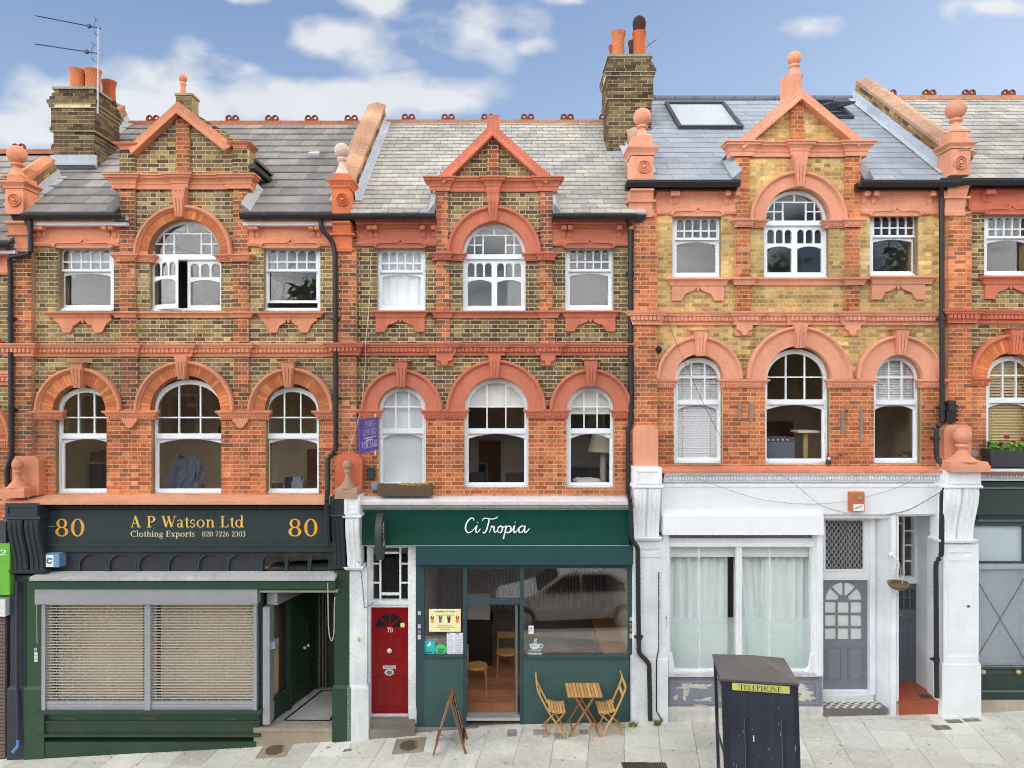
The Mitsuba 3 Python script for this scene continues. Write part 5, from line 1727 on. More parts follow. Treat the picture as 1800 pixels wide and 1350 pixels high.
# script lettering (slanted brush strokes, a unit is the small letters' height)
ST = [[(1.55, 1.75), (1.5, 2.05), (1.2, 2.1), (.75, 1.75), (.42, 1.1), (.4, .45), (.75, .05), (1.2, .2), (1.62, .6)],
      [(1.62, .6), (1.95, 1.0), (1.82, .45), (1.95, .06), (2.25, .25), (2.45, .55)], [(2.1, 1.45), (2.12, 1.5)],
      [(2.75, 1.75), (2.95, 2.05), (3.4, 2.05), (4.2, 1.98), (4.75, 2.15), (4.9, 2.3)], [(3.75, 2.02), (3.6, 1.3), (3.35, .45), (3.05, .02), (2.8, .1)],
      [(3.75, .05), (3.95, .6), (4.05, .98), (4.2, .85), (4.42, .9), (4.4, .45), (4.55, .1), (4.85, .3)],
      [(4.85, .3), (5.05, .85), (5.45, .95), (5.6, .55), (5.35, .08), (5.0, .15), (4.95, .55), (5.3, .95), (5.75, .8)],
      [(5.75, .8), (6.1, .95), (6.0, .3), (5.75, -.75)], [(6.02, .5), (6.35, .95), (6.75, .85), (6.75, .3), (6.4, .04), (6.05, .2)], [(6.6, .1), (6.95, .35), (7.15, .7)],
      [(7.15, .7), (7.3, 1.0), (7.2, .45), (7.32, .06), (7.6, .25), (7.8, .55)], [(7.42, 1.45), (7.44, 1.5)],
      [(8.75, .9), (8.35, .98), (7.95, .65), (8.0, .12), (8.35, .12), (8.7, .6), (8.82, .95), (8.7, .4), (8.82, .06), (9.1, .25), (9.4, .6)]]
uu = brush(ST, .17)
uu = affinity.translate(uu, -.35, 0)
kk = float(wx(931, .19) - wx(818, .19)) / 9.1
uu = affinity.scale(uu, kk, kk, origin=(0, 0))
put(O2 + '__shop_lettering', M().ext(affinity.translate(uu, float(wx(818, .19)), float(wz(937, .19))), .17, .192), (240, 244, 246), 'satin', .02)

# projecting oval sign
key = thing('blade_sign', 'dark disc shaped hanging sign on the green cafe fascia above the red door', 'sign')
xs, zs_ = float(wx(669, .42)), float(wz(943, .42))
ov = []
m = M()
t = np.linspace(0, 2 * np.pi, 41)[:-1]
rp_, rz_ = .25, .41
for xa, xb, r in ((xs - .055, xs + .055, 1.0),):
    A_ = [(xa, .44 + rp_ * r * math.cos(q), zs_ + rz_ * r * math.sin(q)) for q in t]
    B_ = [(xb, .44 + rp_ * r * math.cos(q), zs_ + rz_ * r * math.sin(q)) for q in t]
    m.add(A_ + B_, [[i, (i + 1) % 40, 40 + (i + 1) % 40, 40 + i] for i in range(40)])
    m.add(A_ + [(xa, .44, zs_)], [[i, (i + 1) % 40, 40] for i in range(40)])
    m.add(B_ + [(xb, .44, zs_)], [[i, (i + 1) % 40, 40] for i in range(40)])
put(key + '__disc', m, (58, 60, 66), 'satin', .1, smooth=True)
m = M()
rot = lambda poly, col: m.add(*(lambda tri: (np.column_stack([np.full(len(tri[0]), xs + .058), tri[0][:, 0], tri[0][:, 1]]), tri[1]))(trimesh.creation.triangulate_polygon(poly, engine='earcut')), col, .02)
ring_ = Point(0, 0).buffer(.1).difference(Point(0, 0).buffer(.055))
rot(affinity.translate(affinity.scale(ring_, .7, 1), .47, zs_ + .16), (214, 206, 70))
for s_ in brush(ST[:2], .28).geoms if hasattr(brush(ST[:2], .28), 'geoms') else [brush(ST[:2], .28)]:
    rot(affinity.translate(affinity.scale(s_, -.07, .085, origin=(0, 0)), .52, zs_ - .16), (226, 228, 220))
put(key + '__emblem', m, (226, 228, 220), 'satin')
put(key + '__bracket', M().box(xs - .02, xs + .02, .17, .22, zs_ - .1, zs_ + .1), (50, 52, 56))

# shopfront frame: opening from 731 to 1113
gy0 = 993
fr = rect(731, 1113, gy0, 1290, .06)
cells = {'left': rect(745.5, 814, 999, 1152.5, .06), 'fan': rect(820.5, 914, 999, 1054.5, .06), 'door': rect(820.5, 914, 1062.5, 1264, .06), 'right': rect(921, 1105, 999, 1154, .06)}
base_z = min(gz(float(wx(731))), gz(float(wx(1113)))) - .1
frame = sbox(float(wx(731, .06)), base_z, float(wx(1113, .06)), float(wz(gy0, .06)))
m = M().ext(frame.difference(unary_union(list(cells.values()))).difference(sbox(float(wx(820.5, .06)), base_z - 1, float(wx(914, .06)), float(wz(1264, .06)))), -.06, .06, back=True)
for a, b, c in ((745.5, 814, 1152.5), (921, 1105, 1154)):
    m.pbox(a - 1, b + 1, c, c + 5, .0, .10)
sk = put(O2 + '__shop_window', m, (46, 70, 76), 'satin', .08)
for n_, c in cells.items():
    if n_ != 'door':
        glass(sk + '__pane', M().sheet(c, .0), 'finish_shop_glass')
for a, b, y0_, y1_ in ((746, 814, 1158, 1271.5), (921, 1105, 1158.5, 1266.5)):
    put(O2 + '__stall_riser', M().pbox(a, b, y0_, y1_ + 8, .0, .055 + .008), TEALP, 'gloss', .06)
put(O2 + '__shop_sill', M().box(float(wx(731, .06)), float(wx(1113, .06)), -.1, .1, base_z, float(wz(1275))), (150, 146, 138), 'matte', .4)
put(O2 + '__threshold', M().pbox(820, 914, 1262, 1267, -.1, .12), (206, 208, 208), 'metal', .1)
# the open door, swung into the shop
m = M()
xd, zb_, zt_ = float(wx(908, .0)), float(wz(1262, 0)), float(wz(1064, 0))
m.box(xd - .02, xd + .02, -.06, .0, zb_, zt_).box(xd - .02, xd + .02, -.92, -.86, zb_, zt_).box(xd - .02, xd + .02, -.9, 0, zt_ - .07, zt_).box(xd - .02, xd + .02, -.9, 0, zb_, zb_ + .12)
dk = put(O2 + '__cafe_door', m, (120, 128, 126), 'metal', .1)
glass(dk + '__pane', M().add([(xd, -.02, zb_ + .1), (xd, -.88, zb_ + .1), (xd, -.88, zt_ - .05), (xd, -.02, zt_ - .05)], [[0, 1, 2, 3]]))
# interior
ix0, ix1 = float(wx(736)), float(wx(1116))
iz0, iz1 = float(wz(1264)), float(wz(990)) + .25
dp = 3.6
m = M()
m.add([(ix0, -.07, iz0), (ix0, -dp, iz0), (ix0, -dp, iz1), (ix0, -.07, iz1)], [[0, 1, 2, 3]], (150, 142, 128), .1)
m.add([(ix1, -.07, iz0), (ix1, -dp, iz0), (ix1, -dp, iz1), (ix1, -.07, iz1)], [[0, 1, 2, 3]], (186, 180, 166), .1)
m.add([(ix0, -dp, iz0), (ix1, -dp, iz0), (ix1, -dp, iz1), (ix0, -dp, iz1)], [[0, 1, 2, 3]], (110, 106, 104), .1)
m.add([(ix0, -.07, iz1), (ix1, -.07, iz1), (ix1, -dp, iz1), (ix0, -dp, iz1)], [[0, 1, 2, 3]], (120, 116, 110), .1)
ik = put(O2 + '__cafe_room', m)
for i in range(52):
    xx = ix0 + .1 + i * (ix1 - ix0 - .2) / 52
    put(ik + '__slat', M().box(xx, xx + .035, -dp, -dp + .03, iz0 + .9, iz0 + 2.1), (150, 144, 138), 'satin', .1)
for i in range(12):
    p0_, p1_ = -.07 - i * .3, -.07 - (i + 1) * .3
    put(ik + '__floorboard', M().box(ix0, ix1, p1_ + .003, p0_, iz0 - .03, iz0), np.array((186, 124, 94)) * (1 + .07 * math.sin(i * 2.7)), 'satin', .3)


def cafe_chair(x, p, z, rot, label):
    k = thing('cafe_chair', label, 'chair')
    c, s = math.cos(rot), math.sin(rot)
    R = lambda u, v: (x + u * c - v * s, p + u * s + v * c)
    for u, v in ((-.2, -.2), (.2, -.2), (.2, .2), (-.2, .2)):
        a = R(u, v)
        put(k + '__leg', M().tube([(*a, z), (*R(u * .9, v * .9), z + (.44 if v < 0 else .82))], .016, 8), (190, 140, 84), 'satin', .2)
    m = M().lathe(*R(0, 0), [(.005, z + .43), (.21, z + .43), (.22, z + .45), (.21, z + .47), (.005, z + .475)], 20)
    put(k + '__seat', m, (206, 156, 96), 'satin', .2)
    a, b = R(-.19, .19), R(.19, .19)
    put(k + '__backrest', M().bar((*a, z + .75), (*b, z + .75), .02, .14), (176, 128, 78), 'satin', .2)


cafe_chair(-.72 + .1, -1.35, iz0, math.pi / 2, 'wooden chair just inside the open cafe door, on the left')
cafe_chair(-.02, -2.1, iz0, math.pi, 'round seated stool chair in the middle of the dark cafe floor')
k = thing('cafe_counter', 'wooden counter along the right wall of the cafe, seen through the window', 'counter')
put(k + '__top', M().box(ix1 - .5, ix1 - .02, -2.6, -.35, iz0 + .98, iz0 + 1.03), (168, 112, 66), 'satin', .3)
put(k + '__panel', M().box(ix1 - .42, ix1 - .02, -2.55, -.4, iz0, iz0 + .98), (96, 60, 40), 'satin', .3)
k = thing('cafe_sideboard', 'black sideboard at the back of the cafe behind the open door', 'sideboard')
put(k + '__body', M().box(-1.25, -.35, -3.1, -2.5, iz0, iz0 + .95), (30, 28, 28), 'satin', .2)
put(k + '__top', M().box(-1.28, -.32, -3.12, -2.47, iz0 + .95, iz0 + .98), (40, 36, 34), 'satin', .2)
k = thing('menu_board', 'blank white board leaning on the black sideboard inside the cafe', 'board')
put(k + '__sheet', M().hexa([(-.98, -2.6, iz0 + .99), (-.38, -2.55, iz0 + .99), (-.38, -2.75, iz0 + 1.5), (-.98, -2.8, iz0 + 1.5)], [(-.98, -2.58, iz0 + .99), (-.38, -2.53, iz0 + .99), (-.38, -2.73, iz0 + 1.5), (-.98, -2.78, iz0 + 1.5)]), (200, 196, 186), 'matte', .05)

# papers and stickers on the glass
def sticker(base, label, cat, px0, px1, py0, py1, pr, col, more=None, rot=0.0):
    k = thing(base, label, cat)
    m = M().pbox(px0, px1, py0, py1, pr - .003, pr, col, .03)
    if more:
        more(m, pr)
    scene[k] = shape(m, col, 'satin', .03)
    return k


def poster(m, pr):
    for y_, h_, w_ in ((1080.6, 1.2, 15), (1099.5, 1.0, 13), (1103, 1.0, 17), (1106, 1.0, 8)):
        m.pbox(782 - w_, 782 + w_, y_, y_ + h_, pr, pr + .002, (150, 148, 110), 0)
    X = lambda p: float(wx(p, pr))
    Z = lambda p: float(wz(p, pr))
    for mm, c in ((sans('Smoothies & Juices', .030, X(782), Z(1076), pr, .002, True, True), (90, 84, 60)),):
        v, f, _ = mm.v[0], mm.f[0], 0
        m.add(v, f, c, 0)
    for i, (p, c, d) in enumerate(((760, (226, 150, 60), (150, 86, 40)), (774, (140, 100, 150), (96, 66, 116)), (789, (120, 44, 60), (84, 30, 44)), (804, (226, 130, 50), (196, 84, 40)))):
        x, z = X(p), Z(1090)
        m.ext(Polygon([(x - .03, z + .05), (x + .03, z + .05), (x + .018, z - .05), (x - .018, z - .05)]), pr - .001, pr + .002, c)
        m.ext(Point(x, z + .05).buffer(.034), pr, pr + .003, d)
        m.ext(sbox(x - .006, z + .05, x + .006, z + .10), pr, pr + .004, (240, 240, 230))


sticker('poster', 'pale yellow smoothie poster with four cups, on the left cafe window', 'poster', 754, 810, 1070.5, 1110.5, .012, (240, 236, 178), poster)


def menu(m, pr):
    for c in (0, 1):
        a = 786 + c * 14.5
        m.pbox(a + .6, a + 5 + c * 2, 1113.5, 1115, pr, pr + .002, (70, 70, 84))
        for r in range(11):
            m.pbox(a + 1, a + 12.4 - (r * 3 % 4), 1117.5 + r * 2.9, 1118.4 + r * 2.9, pr, pr + .002, (176, 180, 190))
    m.pbox(800, 800.4, 1113, 1152, pr, pr + .002, (170, 172, 180))


sticker('menu_sheet', 'white two column menu sheets on the left cafe window below the poster', 'menu', 785.5, 814, 1112.5, 1152, .011, (226, 230, 236), menu)


def teal_card(m, pr):
    X, Z = float(wx(753.5, pr)), float(wz(1133, pr))
    m.ext(Polygon([(X - .03, Z - .03), (X + .02, Z - .03), (X + .035, Z), (X + .03, Z + .05), (X + .01, Z + .05), (X + .005, Z + .01), (X - .02, Z + .01)]), pr, pr + .002, (230, 246, 246))
    m.pbox(748, 759, 1146, 1147.4, pr, pr + .002, (30, 90, 96))


sticker('delivery_sticker', 'turquoise square sticker in the bottom corner of the left cafe window', 'sticker', 745.6, 764, 1126, 1151, .012, (48, 190, 190), teal_card)
k = thing('round_sticker', 'round light green sticker on the left cafe window', 'sticker')
m = M()
pr = .013
m.ext(Point(float(wx(775, pr)), float(wz(1142, pr))).buffer(.105), .01, pr, (74, 206, 120))
for s_, y in (('Uber', 1143.2), ('Eats', 1147.8)):
    q = sans(s_, .036, float(wx(775, pr)), float(wz(y, pr)), pr, .002, True, True)
    m.add(q.v[0], q.f[0], (24, 60, 40), 0)
scene[k] = shape(m, (74, 206, 120), 'satin', .03)


def small_lines(m, pr):
    m.pbox(930.5, 936, 1103, 1106, pr, pr + .002, (150, 160, 180))
    m.pbox(930.5, 935, 1108.5, 1109.6, pr, pr + .002, (150, 160, 180))


sticker('window_notice', 'small white notice on the right cafe window near the door', 'notice', 929, 938, 1100, 1114.5, .012, (226, 230, 234), small_lines)
k = thing('takeaway_sticker', 'white takeaway cup sticker in the lower left of the big cafe window', 'sticker')
m = M()
X, Z = float(wx(940, pr)), float(wz(1136, pr))
cup = Polygon([(X - .095, Z + .04)] + [(X + .095 * math.cos(q), Z + .04 - .10 * math.sin(q)) for q in np.linspace(math.pi, 0, 16)[::-1][::-1]]).buffer(.004)
m.ext(cup.difference(sbox(X - .1, Z + .0, X + .02, Z + .012)), .01, pr, (214, 226, 236))
m.ext(Point(X + .11, Z + .005).buffer(.045).difference(Point(X + .11, Z + .005).buffer(.028)), .01, pr, (214, 226, 236))
for j in range(2):
    m.ext(LineString([(X - .02 + j * .03, Z + .05), (X + .005 + j * .03, Z + .08), (X - .015 + j * .03, Z + .11), (X + .01 + j * .03, Z + .14)]).buffer(.006), .01, pr, (226, 234, 240))
m.ext(affinity.scale(Point(X, Z - .075).buffer(.1), 1.15, .16).difference(affinity.scale(Point(X, Z - .07).buffer(.08), 1.1, .12)), .01, pr, (214, 226, 236))
q = sans('Takeaway', .042, X, Z - .15, pr, .002, True, True)
m.add(q.v[0], q.f[0], (236, 240, 244), 0)
scene[k] = shape(m, (220, 228, 236), 'satin', .02)

# flat door 78: red, with its fanlight, frame and step
fx0, fx1 = 646, 731
zst = float(wz(1258, -.05))
m = M()
op = [rect(650, 718, 1067.5, 1256, -.02), rect(655, 717, 963, 1056, -.02)]
m.ext(sbox(float(wx(645, -.02)), zst - .1, float(wx(719, -.02)), float(wz(955, -.02))).difference(unary_union(op)), -.16, -.02, back=True)
m.pbox(646, 722, 1057, 1063, -.1, .02)
m.pbox(717.5, 731, 955, 1258, -.2, .05)
m.pbox(718.5, 732, 1245, 1272, -.2, .08)
m.pbox(645, 651, 955, 1262, -.2, .03)
put(O2 + '__door_frame', m, OFFW, 'satin', .25)
tw = op[1]
bx_ = lambda a, b, c, d: rect(a, b, c, d, -.06)
bars = unary_union([bx_(667, 670, 955, 1060), bx_(702, 705, 955, 1060), bx_(670, 702, 970.5, 973), bx_(670, 702, 1042, 1046), bx_(650, 667, 990, 992), bx_(650, 667, 1023.5, 1025.5), bx_(705, 720, 990, 992), bx_(705, 720, 1023.5, 1025.5)])
fk = put(O2 + '__fanlight', M().ext(bars.intersection(tw.buffer(.03)), -.10, -.05, back=True), OFFW, 'satin', .25)
panes(fk, list(tw.difference(bars).geoms), -.075)
room_box(O2, float(wx(640)), float(wx(730)), zst, float(wz(955)), 2.2, (120, 116, 112), (60, 50, 44), front=-.2, name='hall')
pr = -.06
X = lambda p: float(wx(p, pr))
Z = lambda p: float(wz(p, pr))
half_ = arch_poly(X(660.5), X(710.5), Z(1103), Z(1103.2), Z(1078) - Z(1103), 30)
spokes = unary_union([LineString([(X(685.5), Z(1103)), (X(685.5) + .5 * math.cos(a), Z(1103) + .5 * math.sin(a))]).buffer(.011) for a in np.radians((45, 90, 135))] + [Point(X(685.5), Z(1103)).buffer(.05)])
lights = half_.difference(spokes)
m = M().ext(sbox(X(650), Z(1256), X(718), Z(1067)).difference(lights), pr - .045, pr, back=True)
for a, b in ((660, 681), (690, 711)):
    for c, d in ((1117, 1163.5), (1183 + 4, 1243)):
        panelled(m, X(a), X(b), Z(d), Z(c), pr)
dk = put(O2 + '__door', m, (128, 6, 14), 'gloss', .08)
panes(dk, list(lights.geoms), pr - .02)
put(dk + '__number', M().ext(place_text(serif_text('78', 10.5 * K, 8 * K), 680.5, 1111, pr), pr, pr + .008), (226, 220, 210), 'satin', .02)
put(dk + '__knocker', M().disc_lathe(X(684.5), Z(1144), [(.042, pr), (.046, pr + .012), (.036, pr + .02), (.02, pr + .018), (.012, pr + .04), (.001, pr + .042)], 18), (222, 222, 222), 'metal', .1, smooth=True)
put(dk + '__letterbox', M().pbox(673, 696, 1170, 1176, pr, pr + .012).pbox(675, 694, 1171.5, 1174.5, pr, pr + .018, (170, 172, 172)), (196, 196, 190), 'metal', .1)
put(dk + '__oval_plate', M().ext(affinity.scale(Point(X(684.5), Z(1181.5)).buffer(.085), 1, .72), pr, pr + .012).ext(affinity.scale(Point(X(684.5), Z(1182)).buffer(.05), 1, .7), pr, pr + .02, (120, 124, 128)), (206, 208, 208), 'metal', .1)
put(dk + '__yellow_note', M().pbox(704, 711, 1095, 1102.5, pr, pr + .004), (226, 214, 140), 'matte', .05)
put(O2 + '__step', M().box(float(wx(642, .12)), float(wx(729, .12)), -.3, .12, -1, zst).box(float(wx(642, .2)), float(wx(730, .2)), -.1, .22, -1, zst - .13), (138, 132, 122), 'matte', .5)
# white half of the pier on its left, pier on its right belongs to the next shop
console(O2, 605.5, 633, 871, 909, 998, (222, 226, 228), split=False)
pilaster(O2, 614.5, 645, 1000, 1206, .20, (216, 220, 222), panel=False, wear=.4)

# ================================================================ the white shopfront with two grey doors
WH, GREYD = (226, 229, 233), (112, 118, 130)
x0, x1 = float(wx(1163)), float(wx(1657))
zl3 = float(wz(820))
m = M()
m.side(Polygon([(-.1, zl3 - .03), (.34, zl3 - .08), (.34, zl3 - .04), (-.1, zl3 + .03)]), x0 - .45, x1 + .1)
put(O3 + '__shop_ledge', m, (204, 132, 104), wear=.4)
shop_cornice(O3, x0, x1, 827, 850, WH)
put(O3 + '__fascia', M().pbox(1163, 1657, 850, 904, -.1, .16).pbox(1163, 1657, 853, 856, 0, .18), WH, 'satin', .08)
put(O3 + '__shutter_box', M().pbox(1166, 1448, 906, 940.5, -.1, .30), (232, 235, 240), 'satin', .05)
# display window
zb3 = gz(0) + .2
m = M()
outer = rect(1165, 1447, 905, 1190, .06)
c1, c2 = rect(1178, 1295.5, 962, 1178, .06), rect(1304.5, 1427, 962, 1178, .06)
m.ext(outer.difference(unary_union([c1, c2])), -.06, .06, back=True)
m.pbox(1174, 1434, 957, 961, 0, .1).pbox(1172, 1446, 1184, 1190, -.1, .16, (196, 194, 194), .4)
m.pbox(1178, 1427, 941, 946, .06, .08, (110, 108, 104)).pbox(1166, 1175, 941, 1188, 0, .18).pbox(1436, 1446, 941, 1188, 0, .18)
for sgn, pcorner in ((1, 1176), (-1, 1434)):
    m.ext(Polygon([(float(wx(pcorner, .1)), float(wz(1186, .1))), (float(wx(pcorner + sgn * 22, .1)), float(wz(1186, .1))), (float(wx(pcorner + sgn * 10, .1)), float(wz(1174, .1))), (float(wx(pcorner + sgn * 6, .1)), float(wz(1150, .1))), (float(wx(pcorner, .1)), float(wz(1145, .1)))]), .0, .1)
wk = put(O3 + '__shop_window', m, WH, 'satin', .12)
for c in (c1, c2):
    glass(wk + '__pane', M().sheet(c, .0))
for a in (1228.5, 1353):
    put(wk + '__glazing_bar', M().pbox(a - 1, a + 1, 962, 1178, -.01, .012), (220, 228, 228), 'satin', .05)
tone = (220, 228, 226)
zt3, zb_ = float(wz(962, -.3)), float(wz(1186, -.3))
curtain(wk, float(wx(1174, -.3)), float(wx(1280, -.3)), zb_, zt3, -.30, tone, amp=.035, wave=.17, seed=1)
curtain(wk, float(wx(1300, -.3)), float(wx(1350, -.3)), zb_, zt3, -.32, tone, amp=.03, wave=.12, lean=.20, seed=2)
curtain(wk, float(wx(1290, -.42)), float(wx(1345, -.42)), zb_, zt3, -.42, tone, amp=.03, wave=.14, seed=5)
curtain(wk, float(wx(1336, -.3)), float(wx(1428, -.3)), zb_, zt3, -.27, tone, amp=.035, wave=.16, seed=3)
for c in (rect(1178, 1295, 1086, 1178, .0), rect(1305, 1427, 1086, 1178, .0)):
    put(wk + '__frosted_film', M().sheet(c, -.015), (206, 224, 222), 'film', .03)
put(wk + '__roller_blind', M().pbox(1178, 1427, 960, 979, -.1, -.095), (214, 220, 216), 'matte', .05)
room_box(O3, float(wx(1160)), float(wx(1447)), float(wz(1200)), float(wz(930)), 3.0, (196, 190, 182), (90, 70, 56), front=-.07, name='shop_room')
# stall riser with peeling paint
m = M()
A3, B3 = 1171, 1446
m.pbox(A3, B3, 1189, 1244, -.1, .08)
m.ext(rect(1178, 1440, 1196, 1238, .1).difference(rect(1184, 1434, 1201, 1233, .1)), .07, .10)
rk = put(O3 + '__stall_riser', m, (128, 132, 144), 'satin', .2)


def blotch(cx, cy, rx, ry, seed):
    r_ = np.random.default_rng(seed)
    t = np.linspace(0, 2 * np.pi, 34)[:-1]
    rr = 1 + .35 * np.sin(t * 3 + seed) + .22 * np.sin(t * 7 + 2 * seed) + r_.uniform(-.18, .18, len(t))
    return Polygon([(float(wx(cx + rx * k * math.cos(q), .085)), float(wz(cy + ry * k * math.sin(q), .085))) for q, k in zip(t, rr)]).buffer(0)


pe = unary_union([blotch(1212, 1206, 20, 5, 1), blotch(1205, 1218, 5, 12, 2), blotch(1236, 1206, 14, 4, 3), blotch(1186, 1226, 6, 4, 4), blotch(1240, 1231, 14, 4, 5), blotch(1408, 1214, 18, 9, 6), blotch(1416, 1226, 14, 7, 7), blotch(1230, 1240, 12, 2, 8)])
for g_ in pe.intersection(rect(1172, 1445, 1190, 1244, .085)).geoms:
    put(rk + '__bare_plaster', M().ext(g_, .07, .086), (196, 190, 178), 'matte', .4)
put(O3 + '__plinth', M().pbox(1169, 1447, 1243.5, 1252, -.1, .12).box(float(wx(1169, .1)), float(wx(1447, .1)), -.1, .1, -.6, float(wz(1250, .1))), (206, 202, 196), 'matte', .5)

# grey glazed door and its mesh-covered light
pr = -.25
X = lambda p, q=pr: float(wx(p, q))
Z = lambda p, q=pr: float(wz(p, q))
m = M()
hole = [sbox(X(1445.5), Z(1212), X(1525), Z(1019)), sbox(X(1450), Z(1003), X(1519), Z(914))]
m.ext(sbox(X(1440), Z(1216), X(1532), Z(903)).difference(unary_union(hole)), pr - .08, pr + .03, back=True)
m.box(X(1525), X(1535), pr - .1, pr + .08, Z(1218), Z(903))
put(O3 + '__door_frame', m, (224, 227, 231), 'satin', .2)
cells_ = []
cx_, cz_ = X(1484), Z(1055)
R_ = X(1516) - X(1484)
fan_ = arch_poly(cx_ - R_, cx_ + R_, cz_, cz_ - .001, (Z(1024) - Z(1055)))
sp = unary_union([LineString([(cx_, cz_), (cx_ + .6 * math.cos(a), cz_ + .6 * math.sin(a))]).buffer(.014) for a in np.radians((45, 90, 135))] + [affinity.scale(Point(cx_, cz_).buffer(.1), 1, .9)])
cells_ += list(fan_.difference(sp).geoms)
for r in range(3):
    for c in range(3):
        cells_.append(sbox(X(1451 + c * 22.6), Z(1078 + r * 23.3), X(1470.5 + c * 22.6), Z(1058.5 + r * 23.3)))
m = M().ext(sbox(X(1445.5), Z(1212), X(1525), Z(1019)).difference(unary_union(cells_)), pr - .06, pr - .015, back=True)
for a, b in ((1452, 1480.5), (1490, 1518)):
    panelled(m, X(a), X(b), Z(1197), Z(1137), pr - .015)
dk = put(O3 + '__door', m, GREYD, 'satin', .15)
for c in cells_:
    put(dk + '__pane', M().ext(c, pr - .05, pr - .04), (204, 208, 206), 'gloss', .06)
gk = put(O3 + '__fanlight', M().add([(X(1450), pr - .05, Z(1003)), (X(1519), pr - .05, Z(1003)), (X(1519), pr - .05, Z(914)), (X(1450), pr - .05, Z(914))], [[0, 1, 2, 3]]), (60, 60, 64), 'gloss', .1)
mesh_ = M()
nx, nz = 17, 15
for i in range(nx + 1):
    pts = []
    for j in range(nz * 2 + 1):
        zz = Z(1003) + (Z(914) - Z(1003)) * j / (nz * 2)
        ph = (j % 4)
        dxx = (.5 if ph in (1, 2) else -.5) * (1 if i % 2 else -1)
        pts.append((X(1450) + (X(1519) - X(1450)) * (i + .5 * dxx) / nx, pr + .035, zz))
    mesh_.tube(pts, .0042, 4)
put(gk + '__expanded_mesh', mesh_, (208, 210, 210), 'satin', kind='stuff')
m = M()
for a, b, c, d in ((1448, 1521, 911, 915), (1448, 1521, 1001, 1005), (1448, 1451, 911, 1005), (1518, 1521, 911, 1005)):
    m.pbox(a, b, c, d, pr, pr + .045)
put(gk + '__mesh_frame', m, (214, 216, 216), 'satin', .1)
# door sill, chequered mat tiles
zs3 = Z(1214)
put(O3 + '__door_sill', M().box(X(1443), X(1532), pr - .1, pr + .05, zs3 - .2, zs3 + .0).box(X(1443), X(1532), pr - .1, pr + .08, zs3 - .2, zs3 - .06), (212, 214, 216), 'satin', .3)
zck = float(wz(1245.5, .1)) - .0
fl = M().box(float(wx(1446, .1)), float(wx(1560, .1)), -.36, .1, -.4, zck)
fk = put(O3 + '__porch_floor', fl, (110, 106, 100), 'matte', .4)
for i in range(15):
    for j in range(6):
        xa = float(wx(1447, .1)) + i * .075
        pa = -.34 + j * .072
        if xa + .07 < float(wx(1560, .1)) and (i + j) % 2 == 0:
            put(fk + '__tile', M().box(xa, xa + .068, pa, pa + .066, zck - .01, zck + .004), (206, 204, 196), 'satin', .25)
# partition between the two doors, splayed
m = M()
zt_ = float(wz(903, .1))
zpb = .1
m.hexa([(X(1536, -.25), -.25, zpb), (X(1536, -.25) + .02, -.3, zpb), (X(1536, -.25) + .02, -.3, zt_), (X(1536, -.25), -.25, zt_)], [(float(wx(1567, .10)), .10, zpb), (float(wx(1574, .10)), .10, zpb), (float(wx(1574, .10)), .10, zt_), (float(wx(1567, .10)), .10, zt_)])
m.box(float(wx(1566, .12)), float(wx(1575.5, .12)), -.02, .12, 0, zt_)
m.box(float(wx(1571, 0)), float(wx(1574.5, 0)), -.75, .1, 0, zt_)
put(O3 + '__partition', m, (222, 225, 229), 'satin', .25)
# flat door: narrow grey door deep in its porch
pr = -.72
X = lambda p, q=pr: float(wx(p, q))
Z = lambda p, q=pr: float(wz(p, q))
m = M()
hole = [sbox(X(1574), Z(1203), X(1611.5), Z(1025)), sbox(X(1574), Z(1014), X(1606), Z(908))]
m.ext(sbox(X(1566), Z(1206), X(1618), Z(900)).difference(unary_union(hole)), pr - .1, pr + .03, back=True)
put(O3 + '__door_frame', m, (222, 225, 229), 'satin', .2)
m = M()
cells_ = [sbox(X(1580 + c * 11), Z(1072), X(1588.5 + c * 11), Z(1052)) for c in range(3)] + [sbox(X(1580 + c * 11), Z(1050), X(1588.5 + c * 11), Z(1036)) for c in range(3)]
m.ext(sbox(X(1574), Z(1203), X(1611.5), Z(1025)).difference(unary_union(cells_)), pr - .06, pr - .02, back=True)
for a, b in ((1577.5, 1590), (1595, 1608)):
    panelled(m, X(a), X(b), Z(1178), Z(1090), pr - .02)
dk = put(O3 + '__door', m, (92, 98, 110), 'satin', .15)
for c in cells_:
    put(dk + '__pane', M().ext(c, pr - .05, pr - .04), (70, 74, 80), 'gloss', .1)
put(dk + '__letterbox', M().pbox(1577, 1587, 1079, 1083, pr - .02, pr), (150, 140, 110), 'metal', .1)
tw = hole[1]
bars = unary_union([sbox(X(1589), Z(1020), X(1592), Z(900)), sbox(X(1574), Z(922), X(1589), Z(920))] + [sbox(X(1592), Z(y + 2), X(1606), Z(y)) for y in (933, 958, 986)])
fk = put(O3 + '__fanlight', M().ext(bars.intersection(tw.buffer(.02)), pr - .08, pr - .03, back=True), (224, 227, 231), 'satin', .1)
panes(fk, list(tw.difference(bars).geoms), pr - .05)
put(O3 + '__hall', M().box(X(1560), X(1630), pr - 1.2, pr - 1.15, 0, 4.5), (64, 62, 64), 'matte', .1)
zst3 = float(wz(1233, .1))
fk = put(O3 + '__porch_step', M().box(float(wx(1575, .1)), float(wx(1657, .1)), -.8, .1, -.3, zst3).box(float(wx(1575, .1)), float(wx(1657, .1)), -.8, .12, zst3 - .025, zst3 + .004), (160, 80, 54), 'satin', .3)
put(fk + '__drain_cover', M().box(float(wx(1622, 0)), float(wx(1640, 0)), -.18, -.02, zst3, zst3 + .01), (70, 66, 62), 'matte', .2)
m = M()
m.box(float(wx(1632, -.3)) + .02, float(wx(1632, -.3)) + .08, -.8, .05, 0, zt_)
